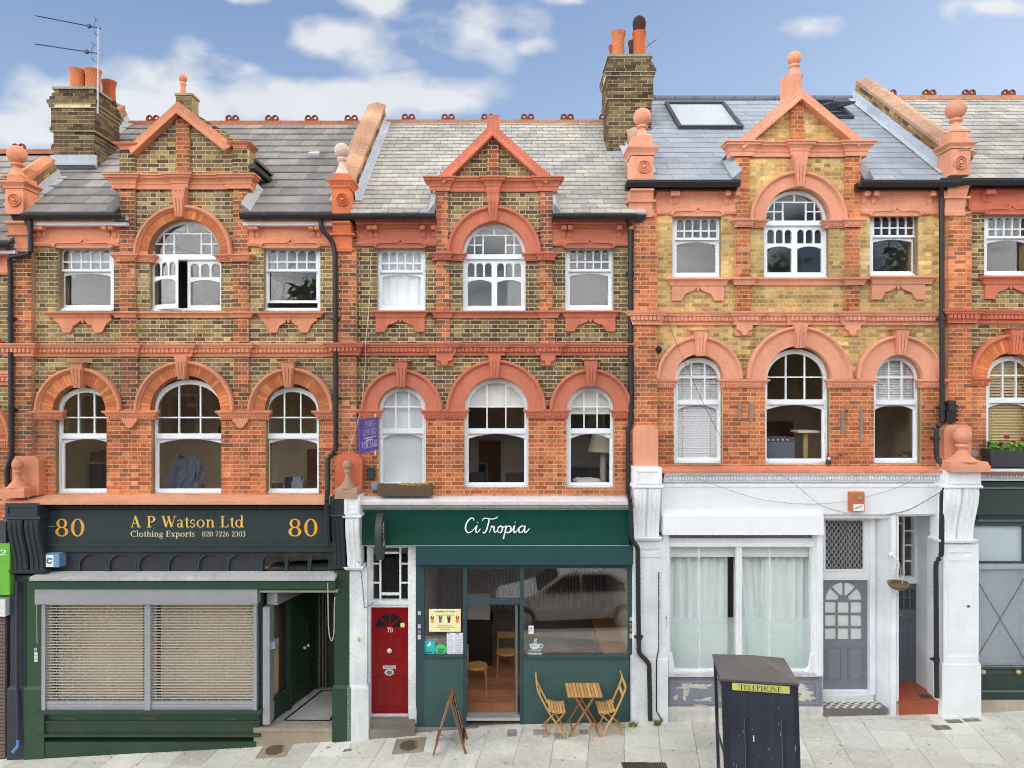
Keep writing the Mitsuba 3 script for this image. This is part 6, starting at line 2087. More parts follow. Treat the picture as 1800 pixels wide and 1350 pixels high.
m.ext(sbox(float(wx(1566, .08)), float(wz(907, .08)), float(wx(1657, .08)), float(wz(900, .08))), -.8, .08)
m.ext(sbox(float(wx(1440, .08)), float(wz(911, .08)), float(wx(1570, .08)), float(wz(902, .08))), -.3, .08)
put(O3 + '__porch_wall', m, (218, 221, 225), 'satin', .25)
# piers
console(O3, 1114, 1163, 822, 857, 946, WH)
pilaster(O3, 1113, 1170, 950, 1156, .18, (220, 224, 227), wear=.35)
console(O4, 1660, 1722, 826, 857, 950, (228, 231, 235))
pilaster(O4, 1657, 1719, 956, 1165, .18, (228, 231, 235), wear=.15)

# ================================================================ the dark green shop with a wire screen, at the right edge
x0, x1 = float(wx(1718)), float(wx(2215))
m = M()
m.side(Polygon([(-.1, float(wz(822)) - .03), (.34, float(wz(822)) - .08), (.34, float(wz(822)) - .04), (-.1, float(wz(822)) + .03)]), x0 - .6, x1)
put(O4 + '__shop_ledge', m, (150, 96, 82), wear=.35)
shop_cornice(O4, x0 - .05, x1, 825, 847, (220, 226, 230))
D4 = (42, 58, 58)
put(O4 + '__fascia', M().pbox(1718, 2215, 847, 858, -.1, .10).pbox(1718, 2215, 857, 859.5, -.1, .19, (96, 116, 112)).pbox(1718, 2215, 859, 905, -.1, .15).pbox(1718, 2215, 905, 914, -.1, .08).pbox(1718, 2215, 914, 917, -.1, .12, (80, 96, 96)), D4, 'satin', .1)
m = M()
wins = [rect(1706, 1797.5, 924, 986.5, .03), rect(1706, 1830, 991, 1176, .03), rect(1806, 1990, 924, 986.5, .03), rect(1838, 1990, 991, 1176, .03)]
m.ext(rect(1700, 2215, 915, 1190, .06).difference(unary_union(wins)), -.06, .06, back=True)
m.pbox(1705, 1830, 1172, 1176, .0, .12)
wk = put(O4 + '__shop_window', m, (52, 66, 68), 'satin', .1)
for i, c in enumerate(wins):
    put(wk + '__frosted_pane', M().sheet(c, .0), (178, 190, 198) if i % 2 == 0 else (150, 160, 168), 'gloss', .06)
wires = M()
for px in np.arange(1706, 1832, 3.55):
    wires.tube([(float(wx(px, .11)), .11, float(wz(1174, .11))), (float(wx(px, .11)), .11, float(wz(1000, .11)))], .0028, 4)
for py in np.arange(1001, 1175, 3.55):
    wires.tube([(float(wx(1706, .11)), .112, float(wz(py, .11))), (float(wx(1832, .11)), .112, float(wz(py, .11)))], .0028, 4)
m = M()
for a, b in (((1708, 1004), (1808, 1172)), ((1708, 1172), (1808, 1004))):
    m.tube([(float(wx(a[0], .12)), .12, float(wz(a[1], .12))), (float(wx(b[0], .12)), .12, float(wz(b[1], .12)))], .009, 6)
m.pbox(1705, 1832, 992, 1000, .08, .13, (150, 160, 166)).pbox(1808, 1811, 992, 1174, .09, .13)
sc_ = put(O4 + '__wire_screen', m, (84, 92, 100), 'satin', .1)
put(sc_ + '__wires', wires, (196, 204, 210), 'satin', kind='stuff')
for p in (1728, 1790):
    mm = M()
    ball(mm, float(wx(p, .1)), .1, float(wz(1181, .1)), .045)
    put(wk + '__brass_knob', mm, (190, 170, 120), 'satin', .2, smooth=True)
put(O4 + '__stall_riser', M().pbox(1718, 2215, 1176, 1186, -.1, .05, (70, 86, 84)).pbox(1718, 2215, 1186, 1214, -.1, .07).pbox(1718, 2215, 1214, 1217, -.1, .10, (86, 104, 100)).pbox(1718, 2215, 1217, 1232, -.1, .08), (34, 54, 48), 'satin', .12)
put(O4 + '__plinth', M().box(float(wx(1719, .1)), x1, -.1, .1, -.3, float(wz(1231, .1))), (176, 166, 150), 'matte', .45)
room_box(O4, x0, x1, .6, 4.3, 2.0, (90, 90, 90), (80, 70, 60), front=-.1, name='shop_room')

# ================================================================ the shop at the left edge: green sign, brown shutter
x0, x1 = float(wx(-545)), float(wx(16))
put(O0 + '__shop_wall', M().box(x0, x1, -.3, .0, -1.5, float(wz(918))), (70, 70, 76), 'matte', .3)
m = M().pbox(-540, 17, 957, 1046, .0, .30)
fk = put(O0 + '__fascia', m, (112, 182, 72), 'gloss', .05)
put(fk + '__lettering', M().ext(place_text(serif_text('2', 10 * K, 9 * K), 0.5, 976, .31), .3, .31), (232, 240, 228), 'satin', .02)
put(O0 + '__shutter_box', M().pbox(-540, 9, 1054, 1084, .0, .28), (214, 216, 220), 'satin', .1)
sk = put(O0 + '__roller_shutter', M().pbox(-540, 12, 1086, 1340, .0, .14), (86, 76, 74), 'satin', .2)
sl = M()
for y in np.arange(1086, 1336, 6.2):
    for a, b in ((-300, 9),):
        put(sk + '__slat', M().pbox(a, b, y, y + 4.9, .1, .165), (104, 92, 88), 'satin', .2)
put(O0 + '__shop_cornice', M().pbox(-541, 10, 918, 957, -.1, .2), (60, 66, 72), 'satin', .2)
for own_, a, b in ((O1, XP[1], XP[2]), (O2, XP[2], XP[3]), (O3, XP[3], XP[4])):
    pass
# ================================================================ fittings of the house fronts
def wpt(px, py, pr):
    return (float(wx(px, pr)), pr, float(wz(py, pr)))


def pipe(own, pts, r=.042, clips=(), col=(34, 35, 40), name='drainpipe', shoe=None):
    """pts: (px, py, projection)"""
    P = []
    for i, q in enumerate(pts):
        w = np.array(wpt(*q))
        if 0 < i < len(pts) - 1:
            a, b = np.array(wpt(*pts[i - 1])), np.array(wpt(*pts[i + 1]))
            la, lb = np.linalg.norm(a - w), np.linalg.norm(b - w)
            d = min(.07, la * .45, lb * .45)
            s, e = w + (a - w) / la * d, w + (b - w) / lb * d
            for t in np.linspace(0, 1, 5):
                P.append((1 - t) ** 2 * s + 2 * t * (1 - t) * w + t * t * e)
        else:
            P.append(w)
    m = M().tube(P, r, 12)
    for c in clips:
        x, p, z = wpt(*c)
        m.lathe(x, p, [(r, z - .035), (r * 1.35, z - .03), (r * 1.35, z + .03), (r, z + .035)], 12)
        m.box(x - r * 1.9, x + r * 1.9, p - r * 1.6, p - r * .6, z - .02, z + .02)
    key = put(own + '__' + name, m, col, 'satin', .12, smooth=50)
    if shoe:
        x, p, z = wpt(*pts[-1])
        put(key + '__shoe', M().tube([(x, p, z + .12), (x, p + .02, z), (x - .03, p + .1, z - .06)], r * 1.15, 10), shoe, 'satin', .1)
    return key


pipe(O1, [(53, 384, .24), (54, 446, .2), (16, 452, .2), (18, 470, .17), (20, 800, .17), (12, 826, .17), (14, 872, .17)], clips=((18, 560, .17), (20, 720, .17)))
pipe(O1, [(30, 1022, .25), (30, 1190, .25), (32, 1312, .28)], r=.028, col=(52, 58, 70), shoe=(96, 140, 180))
pipe(O1, [(563, 384, .26), (566, 404, .24), (584, 424, .17), (589, 446, .17), (590, 792, .17), (576, 806, .2), (576, 866, .3), (574, 880, .52), (577, 960, .5)], clips=((589, 560, .17), (590, 700, .17)))
pipe(O2, [(1103, 384, .26), (1108, 400, .1), (1109, 742, .1), (1104, 754, .1), (1104, 866, .12), (1108, 880, .42), (1111, 950, .42), (1121, 962, .25), (1123, 1148, .25), (1141, 1166, .25), (1143, 1266, .25)], clips=((1108, 480, .1), (1108, 640, .1), (1123, 1120, .25)))
pipe(O3, [(1654, 326, .26), (1655, 345, .16), (1656, 742, .16), (1646, 753, .18), (1646, 804, .2), (1668, 832, .38), (1666, 852, .38), (1656, 866, .3), (1655, 975, .28), (1645, 990, .24), (1647, 1226, .22)], clips=((1656, 560, .16), (1656, 717, .16), (1646, 771, .18), (1646, 1160, .23)))

k = thing('cable_box', 'black cable junction box on the red brick pier beside the right hand drainpipe', 'cable box')
m = M().pbox(1664, 1681, 706, 742, .11, .19)
for i in range(4):
    m.pbox(1681, 1684, 712 + i * 8, 716 + i * 8, .11, .17)
put(k + '__case', m, (24, 24, 26), 'satin', .1)
put(k + '__lid', M().pbox(1668, 1680, 704, 722, .15, .22), (36, 36, 38), 'satin', .1)
k = thing('junction_box', 'small black box on the brickwork left of the white blinded window', 'junction box')
scene[k] = shape(M().pbox(645, 658, 823, 842, .01, .09).pbox(647, 656, 825, 840, .08, .1), (52, 54, 58), 'satin', .15)
k = thing('bell_box', 'small grey box with loose wires beside the old timber window box', 'junction box')
scene[k] = shape(M().pbox(652, 664, 848, 862, .01, .10).pbox(654, 662, 850, 860, .09, .12), (126, 136, 146), 'satin', .2)


def alarm(base, label, px0, px1, py0, py1, pr0, pr1, col):
    k = thing(base, label, 'alarm box')
    c = 3
    a, b, z0, z1 = float(wx(px0, pr1)), float(wx(px1, pr1)), float(wz(py1, pr1)), float(wz(py0, pr1))
    m = M().hexa([(a - .02, pr0, z0 - .0), (b + .02, pr0, z0), (b + .02, pr0, z1 + .02), (a - .02, pr0, z1 + .02)], [(a, pr1, z0 + .01), (b, pr1, z0 + .01), (b, pr1, z1), (a, pr1, z1)])
    put(k + '__case', m, col, 'satin', .1)
    return k, (a, b, z0, z1)


k, (a, b, z0, z1) = alarm('alarm_box', 'orange alarm box with round lamp on the white fascia', 1497, 1520, 867, 900, .16, .27, (186, 106, 66))
put(k + '__lamp', M().disc_lathe((a + b) / 2 + .03, z1 - .09, [(.042, .27), (.04, .285), (.03, .30), (.001, .305)], 16), (150, 140, 134), 'gloss', .05, smooth=True)
m = M().box(a + .03, b - .015, .265, .275, z0 + .02, z0 + .14)
m.ext(LineString([(a + .06, z0 + .06), (b - .05, z0 + .11)]).buffer(.008), .27, .278, (90, 110, 150))
put(k + '__label', m, (226, 226, 226), 'satin', .02)
k, (a, b, z0, z1) = alarm('alarm_box', 'pale blue alarm box with a letter C, left on the arched band', 77, 104, 973.5, 998, .06, .24, (108, 150, 186))
m = M().box(a + .045, b - .10, .238, .246, z0 + .015, z1 - .02)
cx_, cz_ = (a + b) / 2 - .03, (z0 + z1) / 2
m.ext(Point(cx_, cz_).buffer(.055).difference(Point(cx_, cz_).buffer(.028)).difference(sbox(cx_ + .01, cz_ - .018, cx_ + .1, cz_ + .018)), .24, .25, (70, 110, 150))
put(k + '__label', m, (226, 232, 238), 'satin', .02)

k = thing('dome_camera', 'black dome camera on the yellow brick left of the first arch', 'camera')
x, p, z = wpt(1158, 614, .1)
put(k + '__dome', M().disc_lathe(x, z, [(.06, .02), (.06, .09), (.05, .13), (.03, .155), (.001, .165)], 18), (26, 26, 28), 'gloss', .05, smooth=True)
put(k + '__plate', M().disc_lathe(x, z, [(.07, .0), (.07, .03), (.06, .035)], 18), (40, 40, 42), 'satin', .05)
k = thing('flood_lamp', 'small round grey lamp on the ledge beside the big ball finial at the right', 'lamp')
x, p, z = wpt(1713, 797, .1)
put(k + '__housing', M().disc_lathe(x, z, [(.03, .0), (.035, .05), (.06, .07), (.062, .12), (.05, .125), (.02, .12), (.001, .12)], 16), (160, 166, 172), 'metal', .1, smooth=True)
put(k + '__arm', M().tube([(x, .02, z - .12), (x, .05, z - .04)], .018, 8), (90, 90, 94), 'satin', .1)
for i, (a, b, c, d, w) in enumerate(((1298, 1303, 705, 738, 'left of a pair by the left blinded window'), (1317.5, 1323.5, 708, 740, 'right of a pair left of the middle window'), (1479, 1485, 720, 762, 'shorter of the two right of the middle window'), (1512, 1517, 718, 776, 'longest of the four, beside the right window'))):
    k = thing('timber_batten', f'weathered upright batten, {w}', 'batten')
    scene[k] = shape(M().pbox(a, b, c, d, .01, .05).pbox(a + 2, a + 3, c + 4, c + 5, .04, .054, (70, 66, 62)), (142, 126, 112), 'matte', .5)
k = thing('vent_pipe', 'small round outlet pipe low in the red brick right of the middle window', 'pipe')
x, p, z = wpt(1478, 797, .03)
scene[k] = shape(M().disc_lathe(x, z, [(.05, .0), (.05, .03), (.04, .035), (.022, .04), (.022, .1), (.001, .1)], 14), (130, 104, 90), 'satin', .2)
k = thing('garden_gnome', 'tiny figure with a red hat on the corner of the middle window sill', 'ornament')
x, p, z = wpt(1456, 816, .06)
put(k + '__body', M().lathe(x, .06, [(.005, z), (.045, z), (.05, z + .05), (.03, z + .10), (.028, z + .13), (.005, z + .14)], 12), (46, 48, 58), 'satin', .1, smooth=True)
put(k + '__beard', M().lathe(x + .004, .085, [(.005, z + .06), (.028, z + .09), (.03, z + .12), (.005, z + .14)], 10), (210, 206, 200), 'matte', .1, smooth=True)
put(k + '__hat', M().lathe(x, .06, [(.034, z + .135), (.03, z + .15), (.005, z + .23)], 12), (170, 50, 44), 'matte', .1, smooth=True)

# window boxes
k = thing('window_box', 'old brown timber window box with dead stems under the white blinded window', 'window box')
a, b = float(wx(665, .28)), float(wx(759, .28))
z0, z1 = float(wz(872, .28)), float(wz(852, .28))
m = M().box(a, b, .26, .28, z0, z1).box(a, b, .08, .10, z0, z1).box(a, a + .02, .1, .26, z0, z1).box(b - .02, b, .1, .26, z0, z1)
put(k + '__trough', m, (92, 74, 62), 'matte', .5)
put(k + '__soil', M().box(a + .02, b - .02, .1, .26, z0 + .02, z1 - .04), (70, 58, 44), 'matte', .4)
m = M()
for i in range(46):
    x = a + .45 + rng.random() * .42
    m.tube([(x, .18 + rng.uniform(-.06, .06), z1 - .05), (x + rng.uniform(-.05, .05), .22 + rng.uniform(-.06, .1), z1 + rng.uniform(-.01, .05)), (x + rng.uniform(-.1, .1), .26 + rng.uniform(-.06, .08), z1 + rng.uniform(-.05, .03))], .004, 4, (196, 168, 106))
put(k + '__dead_stems', m, (196, 168, 106), kind='stuff')
k = thing('flower_box', 'black planter box of red flowers on the ledge at the right edge', 'flower box')
a, b = float(wx(1741, .32)), float(wx(1835, .32))
z0, z1 = float(wz(821, .32)), float(wz(790, .32))
put(k + '__trough', M().hexa([(a + .03, .08, z0), (b - .03, .08, z0), (b - .03, .30, z0), (a + .03, .30, z0)], [(a, .05, z1), (b, .05, z1), (b, .32, z1), (a, .32, z1)]), (58, 58, 62), 'satin', .15)
lv, fl = M(), []
r2 = np.random.default_rng(3)
for i in range(330):
    x, p = a + .02 + r2.random() * (b - a - .04), .08 + r2.random() * .26
    z = z1 + r2.random() * .16 - .03
    s = r2.uniform(.022, .045)
    t = r2.uniform(0, 6.3)
    u = np.array([math.cos(t), math.sin(t), r2.uniform(-.4, .5)])
    u /= np.linalg.norm(u)
    w = np.cross(u, [r2.uniform(-.5, .5), r2.uniform(.1, 1), r2.uniform(.2, 1)])
    w /= np.linalg.norm(w)
    c = np.array([x, p, z])
    g = (98, 150, 52) if r2.random() < .45 else (62, 112, 42) if r2.random() < .6 else (140, 176, 72)
    lv.add([c - u * s, c - w * s * .8, c + u * s, c + w * s * .8], [[0, 1, 2], [0, 2, 3]], g, .3)
put(k + '__foliage', lv, (80, 130, 50), 'leaf', kind='stuff')
for px, py in ((1770, 768), (1760, 780), (1780, 777), (1799, 772), (1812, 769), (1826, 778)):
    x, p, z = wpt(px, py, .26)
    m = M()
    for i in range(46):
        d = r2.normal(size=3)
        d /= np.linalg.norm(d)
        c = np.array([x, p, z]) + d * .045 * r2.uniform(.6, 1.1) * [1, 1, .75]
        u = np.cross(d, [.3, .5, .8])
        u /= np.linalg.norm(u)
        w = np.cross(d, u)
        m.add([c - u * .018, c - w * .018, c + u * .018, c + w * .018], [[0, 1, 2], [0, 2, 3]], (190, 30, 38) if r2.random() < .7 else (140, 16, 30), .2)
    m.tube([(x, p - .02, z - .12), (x, p, z)], .004, 4, (90, 130, 60))
    put(k + '__flower_head', m, (180, 28, 36), 'leaf')
# hanging basket on its white bracket
k = thing('hanging_basket', 'empty wicker hanging basket on a white bracket by the narrow grey door', 'hanging basket')
x, p, z = wpt(1579, 1024, .32)
zt_ = wpt(1579, 984, .32)[2]
put(k + '__bracket', M().tube([(float(wx(1567, .14)), .12, zt_ + .05), (float(wx(1567, .14)), .2, zt_ + .05), (x, p, zt_)], .016, 8).disc_lathe(float(wx(1567, .14)), zt_ + .05, [(.05, .12), (.05, .15), (.02, .16)], 14), (226, 228, 232), 'satin', .1)
m = M()
for q in np.linspace(0, 2 * np.pi, 5)[:-1]:
    m.tube([(x, p, zt_), (x + .15 * math.cos(q), p + .15 * math.sin(q), z + .01)], .004, 4)
put(k + '__chains', m, (190, 190, 190), 'metal', kind='stuff')
m = M()
t = np.linspace(0, np.pi / 2, 8)
for i, q in enumerate(t):
    r_ = .16 * math.cos(q) + .01
    zz = z - .12 * math.sin(q)
    ang = np.linspace(0, 2 * np.pi, 25)
    m.tube([(x + r_ * math.cos(s), p + r_ * math.sin(s), zz + .004 * math.sin(s * 12 + i * 3)) for s in ang], .011, 5, (140, 116, 88) if i % 2 else (116, 100, 78))
m.lathe(x, p, [(.15, z), (.12, z - .07), (.06, z - .11), (.005, z - .12)], 16, (98, 84, 66))
put(k + '__bowl', m, (140, 120, 90), 'matte', .4)

# the for-sale board standing out from the pier
k = thing('sale_board', 'purple for sale board standing out from the brick pier', 'sign')
xb = -2.43
z0, z1 = float(wz(798.5, 1.0)), float(wz(737, 1.0))
xn, xf = -2.50, -2.365            # its two ends: it stands a little askew
bx3 = lambda p: xn + (xf - xn) * (1.0 - p) / .95
m = M().hexa([(bx3(1.0) - .015, 1.0, z0), (bx3(1.0) + .015, 1.0, z0), (bx3(1.0) + .015, 1.0, z1), (bx3(1.0) - .015, 1.0, z1)], [(bx3(.05) - .015, .05, z0), (bx3(.05) + .015, .05, z0), (bx3(.05) + .015, .05, z1), (bx3(.05) - .015, .05, z1)], (86, 62, 160))
put(k + '__board', m, (88, 64, 164), 'satin', .08)
u1 = unary_union([affinity.translate(serif_text('JAMES', .56, .115), .18, .44), affinity.translate(serif_text('EDWARD', .70, .115), .11, .295)])
u2 = unary_union([affinity.translate(serif_text('FOR SALE', .80, .12), .06, .075), sbox(.14, .245, .78, .26), sbox(.26, .205, .6, .222)])
m = M()
for u_, c in ((u1, (190, 176, 210)), (u2, (236, 232, 240))):
    for g in u_.geoms:
        v2, f = trimesh.creation.triangulate_polygon(g, engine='earcut')
        m.add(np.column_stack([bx3(.99 - v2[:, 0]) + .018, .99 - v2[:, 0], z0 + v2[:, 1]]), f, c, 0)
put(k + '__lettering', m, (236, 232, 240), 'satin', 0)
put(k + '__post', M().box(xf - .05, xf - .02, .06, .11, z0 - .1, z1 + .05), (200, 190, 170), 'matte', .2)

# cables slung across the fronts
for lab, pts, r, c in (('thin dark cable hanging across the left blinded window of the yellow house', [(1166, 545, .03), (1190, 605, .16), (1232, 700, .1), (1270, 775, .06), (1285, 808, .1)], .005, (84, 78, 74)),
                       ('thin cable drooping from the pier to the orange alarm box', [(1185, 820, .37), (1230, 842, .36), (1330, 876, .28), (1420, 886, .22), (1497, 881, .24)], .005, (150, 148, 146)),
                       ('thin cable running down from the ledge past the alarm box to the shutter', [(1345, 822, .37), (1390, 846, .36), (1440, 886, .22), (1490, 903, .2)], .005, (118, 116, 114)),
                       ('thin cable from the alarm box up to the right hand drainpipe', [(1521, 874, .24), (1580, 856, .30), (1620, 832, .37), (1652, 816, .3)], .005, (150, 148, 146)),
                       ('thin cable from the fascia end up to the drainpipe bend', [(1560, 905, .18), (1600, 895, .22), (1652, 866, .3)], .007, (80, 80, 82)),
                       ('pale cable running down the brick left of the sale board', [(651, 450, .02), (650, 520, .03), (643, 600, .2), (642, 640, .05), (634, 720, .05), (612, 796, .2)], .006, (214, 196, 170)),
                       ('thin pale wire over the left end of the black fascia', [(50, 872, .44), (52, 890, .42), (62, 914, .3), (80, 924, .18), (97, 925, .175)], .005, (150, 160, 160)),
                       ('dark cable across the white pier by the red door', [(629, 985, .3), (634, 1001, .24), (640, 1060, .23), (641, 1068, .225), (652, 1063, .21), (657, 1058, .05)], .007, (70, 70, 74))):
    k = thing('cable', lab, 'cable')
    P = smooth_path([wpt(*q) for q in pts], 7)
    scene[k] = shape(M().tube(P, r, 5), c, 'satin', .05)
k = thing('cable', 'loop of black conduit on the white pier right of the cafe', 'cable')
scene[k] = shape(M().tube([wpt(1158, 1006, .225), wpt(1158, 1140, .225), wpt(1154, 1160, .225), wpt(1154, 1250, .225), wpt(1165, 1268, .24)], .011, 6), (40, 40, 44), 'satin', .05)
k = thing('shutter_chain', 'pale loop of chain hanging by the dark green shop entrance', 'chain')
scene[k] = shape(M().tube(smooth_path([wpt(576, 1025, .45), wpt(577, 1070, .44), wpt(578, 1110, .44), wpt(583, 1126, .44), wpt(587, 1110, .44), wpt(588, 1060, .44), wpt(589, 1050, .43)], 6), .010, 6), (190, 190, 176), 'metal', .2)
k = thing('chain', 'thin chain hanging beside the left shutter of the dark green shop', 'chain')
scene[k] = shape(M().tube([wpt(64, 1062, .3), wpt(65, 1120, .28), wpt(66, 1132, .28)], .008, 6), (190, 180, 150), 'metal', .2)

# stickers on posts
for lab, px, py, w, h, pr, c in (('white sticker on the left green shop post, uppermost', 737, 1078, 5, 7, .075, (210, 214, 218)), ('pale sticker on the left green cafe post below another', 737, 1101, 5, 7, .075, (220, 220, 224)), ('pink sticker between two white ones on the left cafe post', 737, 1111, 5, 6, .075, (190, 130, 150)), ('white sticker lowest on the left cafe post', 737, 1120, 5.5, 8, .075, (226, 226, 230)),
                                 ('white sticker uppermost on the right cafe post', 1109.5, 1088, 5, 6, .075, (214, 216, 220)), ('reddish sticker on the right cafe post', 1109.5, 1098, 5, 6, .075, (180, 110, 110)), ('orange and black sticker on the right cafe post', 1109.5, 1107, 5, 5, .075, (200, 150, 80)), ('white sticker lowest on the right cafe post', 1109.5, 1118, 5, 8, .075, (214, 216, 222)),
                                 ('yellow sticker on the white pier by the red door', 631, 1124, 5, 7, .225, (216, 190, 110)), ('yellow sticker on the white pier right of the conduit', 1171, 1096, 4, 8, .2, (222, 190, 90)), ('purple sticker on the white pier above a yellow one', 1171, 1086, 4, 5, .2, (160, 130, 170)), ('black sticker low on the right pier', 1703, 1066, 5, 3.5, .205, (60, 60, 66)),
                                 ('white sticker on the left green pilaster, with red below', 63, 1155, 6, 18, .21, (206, 214, 222)), ('pale label high on the left green pilaster', 62, 1142, 5, 6, .21, (170, 190, 206))):
    k = thing('sticker', lab, 'sticker')
    X, Z = float(wx(px, pr)), float(wz(py, pr))
    ww, hh = w * .0048, h * .0048
    m = M().box(X - ww, X + ww, pr - .01, pr, Z - hh, Z + hh, c, .1)
    for j in range(2):
        m.box(X - ww * .6, X + ww * .5, pr - .005, pr + .002, Z + hh * (.3 - .7 * j) - .006, Z + hh * (.3 - .7 * j) + .006, np.array(c) * .6, 0)
    scene[k] = shape(m, c, 'satin', .1)

# aerials
k = thing('roof_aerial', 'tall mast with two comb shaped aerials on the left chimney', 'aerial')
zm_ = 14.2
qx = lambda px: (px - CX) * zm_ / FPX
qz = lambda py: cz(py, zm_)
pm = DIST - zm_
put(k + '__mast', M().tube([(qx(172), pm, qz(200)), (qx(173), pm, qz(48))], .02, 8), (150, 152, 160), 'metal', .2)
for (xa, ya), (xb_, yb) in (((178, 50), (75, 37)), ((173, 94), (74, 86))):
    m = M()
    A_, B_ = np.array([qx(xa), pm, qz(ya)]), np.array([qx(xb_), pm + .2, qz(yb)])
    m.tube([A_, B_], .010, 6)
    for t in np.linspace(.25, 1, 13):
        c = A_ + (B_ - A_) * t
        m.tube([c + (-.03, -.10, .035), c + (.03, .10, -.035)], .0045, 4)
    for s in (-1, 1):
        c = A_ + (B_ - A_) * .12
        m.tube([c, c + (.05, 0, .16 * s)], .006, 4)
        m.tube([c + (.05, -.1, .16 * s), c + (.05, .1, .16 * s)], .005, 4)
    c = A_ + (B_ - A_) * .19
    m.box(c[0] - .03, c[0] + .03, c[1] - .03, c[1] + .03, c[2] - .03, c[2] + .03)
    put(k + '__aerial_head', m, (70, 76, 92), 'metal', .1)
k = thing('roof_aerial', 'small slanting aerial behind the pots of the tall middle chimney', 'aerial')
zm_ = 15.3
pm = DIST - zm_
m = M()
A_, B_ = np.array([qx(1124), pm, qz(92)]), np.array([qx(1154), pm, qz(69)])
m.tube([A_, B_], .008, 6)
for t in (.3, .6, .93):
    c = A_ + (B_ - A_) * t
    m.tube([c + (-.05, 0, .08), c + (.05, 0, -.08)], .005, 4)
scene[k] = shape(m.tube([A_, A_ - (0, 0, .6)], .012, 6), (84, 92, 104), 'metal', .1)


# skylights and roof vents
def on_roof(i, px, py):
    L, (o, up, n) = rl[i]
    k_ = (CY - py) / FPX
    t = (o[2] - ZC - k_ * (DIST - o[1])) / (-k_ * up[1] - up[2])
    q = o + up * t
    return (px - CX) * (DIST - q[1]) / FPX, t


def skylight(i, pts, label, lift=0.0, hide=None):
    own = houses[i][0]
    L, (o, up, n) = rl[i]
    (xa, tb), (xb_, _), (_, tt) = on_roof(i, *pts[0]), on_roof(i, *pts[1]), on_roof(i, *pts[2])
    P = lambda x, t, e: (x, *(o + up * t + n * e)[1:])
    m = M()
    w = .07
    for (x0_, x1_, t0, t1) in ((xa, xb_, tb, tb + w), (xa, xb_, tt - w, tt), (xa, xa + w, tb + w, tt - w), (xb_ - w, xb_, tb + w, tt - w)):
        m.hexa([P(x0_, t0, .01), P(x1_, t0, .01), P(x1_, t1, .01), P(x0_, t1, .01)], [P(x0_, t0, .09), P(x1_, t0, .09), P(x1_, t1, .09), P(x0_, t1, .09)])
    key = put(own + '__skylight', m, (62, 66, 76), 'satin', .1, label=label)
    if not lift:
        put(key + '__blind', M().add([P(xa + w, tb + w, .045), P(xb_ - w, tb + w, .045), P(xb_ - w, tt - w, .045), P(xa + w, tt - w, .045)], [[0, 1, 2, 3]]), (186, 193, 199), 'matte', .04)
        glass(key + '__pane', M().add([P(xa + w, tb + w, .06), P(xb_ - w, tb + w, .06), P(xb_ - w, tt - w, .06), P(xa + w, tt - w, .06)], [[0, 1, 2, 3]]))
        put(key + '__inner_frame', M().hexa([P(xa + w, tb + w, .06), P(xb_ - w, tb + w, .06), P(xb_ - w, tb + w + .04, .06), P(xa + w, tb + w + .04, .06)], [P(xa + w, tb + w, .08), P(xb_ - w, tb + w, .08), P(xb_ - w, tb + w + .04, .08), P(xa + w, tb + w + .04, .08)]), (120, 126, 134), 'satin', .1)
    else:
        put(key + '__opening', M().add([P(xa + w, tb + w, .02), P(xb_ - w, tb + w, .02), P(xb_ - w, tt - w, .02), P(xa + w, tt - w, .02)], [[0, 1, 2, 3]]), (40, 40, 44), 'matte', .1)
        m = M()
        tm_ = (tb + tt) / 2
        ca, sa = math.cos(lift), math.sin(lift)
        Q = lambda x, d, e: P(x, tm_ + d * ca - e * sa * 0, .09 - d * sa + e)
        h_ = (tt - tb) / 2 - .03
        for (x0_, x1_, d0, d1) in ((xa + .03, xb_ - .03, -h_, -h_ + .06), (xa + .03, xb_ - .03, h_ - .06, h_), (xa + .03, xa + .09, -h_, h_), (xb_ - .09, xb_ - .03, -h_, h_)):
            m.hexa([Q(x0_, d0, 0), Q(x1_, d0, 0), Q(x1_, d1, 0), Q(x0_, d1, 0)], [Q(x0_, d0, .05), Q(x1_, d0, .05), Q(x1_, d1, .05), Q(x0_, d1, .05)])
        sk_ = put(key + '__sash', m, (70, 74, 84), 'satin', .1)
        glass(key + '__pane', M().add([Q(xa + .06, -h_, .03), Q(xb_ - .06, -h_, .03), Q(xb_ - .06, h_, .03), Q(xa + .06, h_, .03)], [[0, 1, 2, 3]]))
    return key


skylight(3, [(1192, 229), (1305, 228), (1177, 185)], 'large closed skylight left of the gable')
skylight(3, [(1452, 211), (1500, 211), (1440, 181)], 'small skylight standing open, half behind the gable', lift=math.radians(24))
L, (o, up, n) = rl[1]
xv, tv = on_roof(1, 553, 273)
P = lambda x, t, e: (x, *(o + up * t + n * e)[1:])
put(O1 + '__roof_vent', M().hexa([P(xv - .12, tv - .1, .02), P(xv + .12, tv - .1, .02), P(xv + .1, tv + .1, .02), P(xv - .1, tv + .1, .02)], [P(xv - .11, tv - .09, .09), P(xv + .11, tv - .09, .09), P(xv + .09, tv + .08, .05), P(xv - .09, tv + .08, .05)]), (196, 204, 214), 'satin', .1)
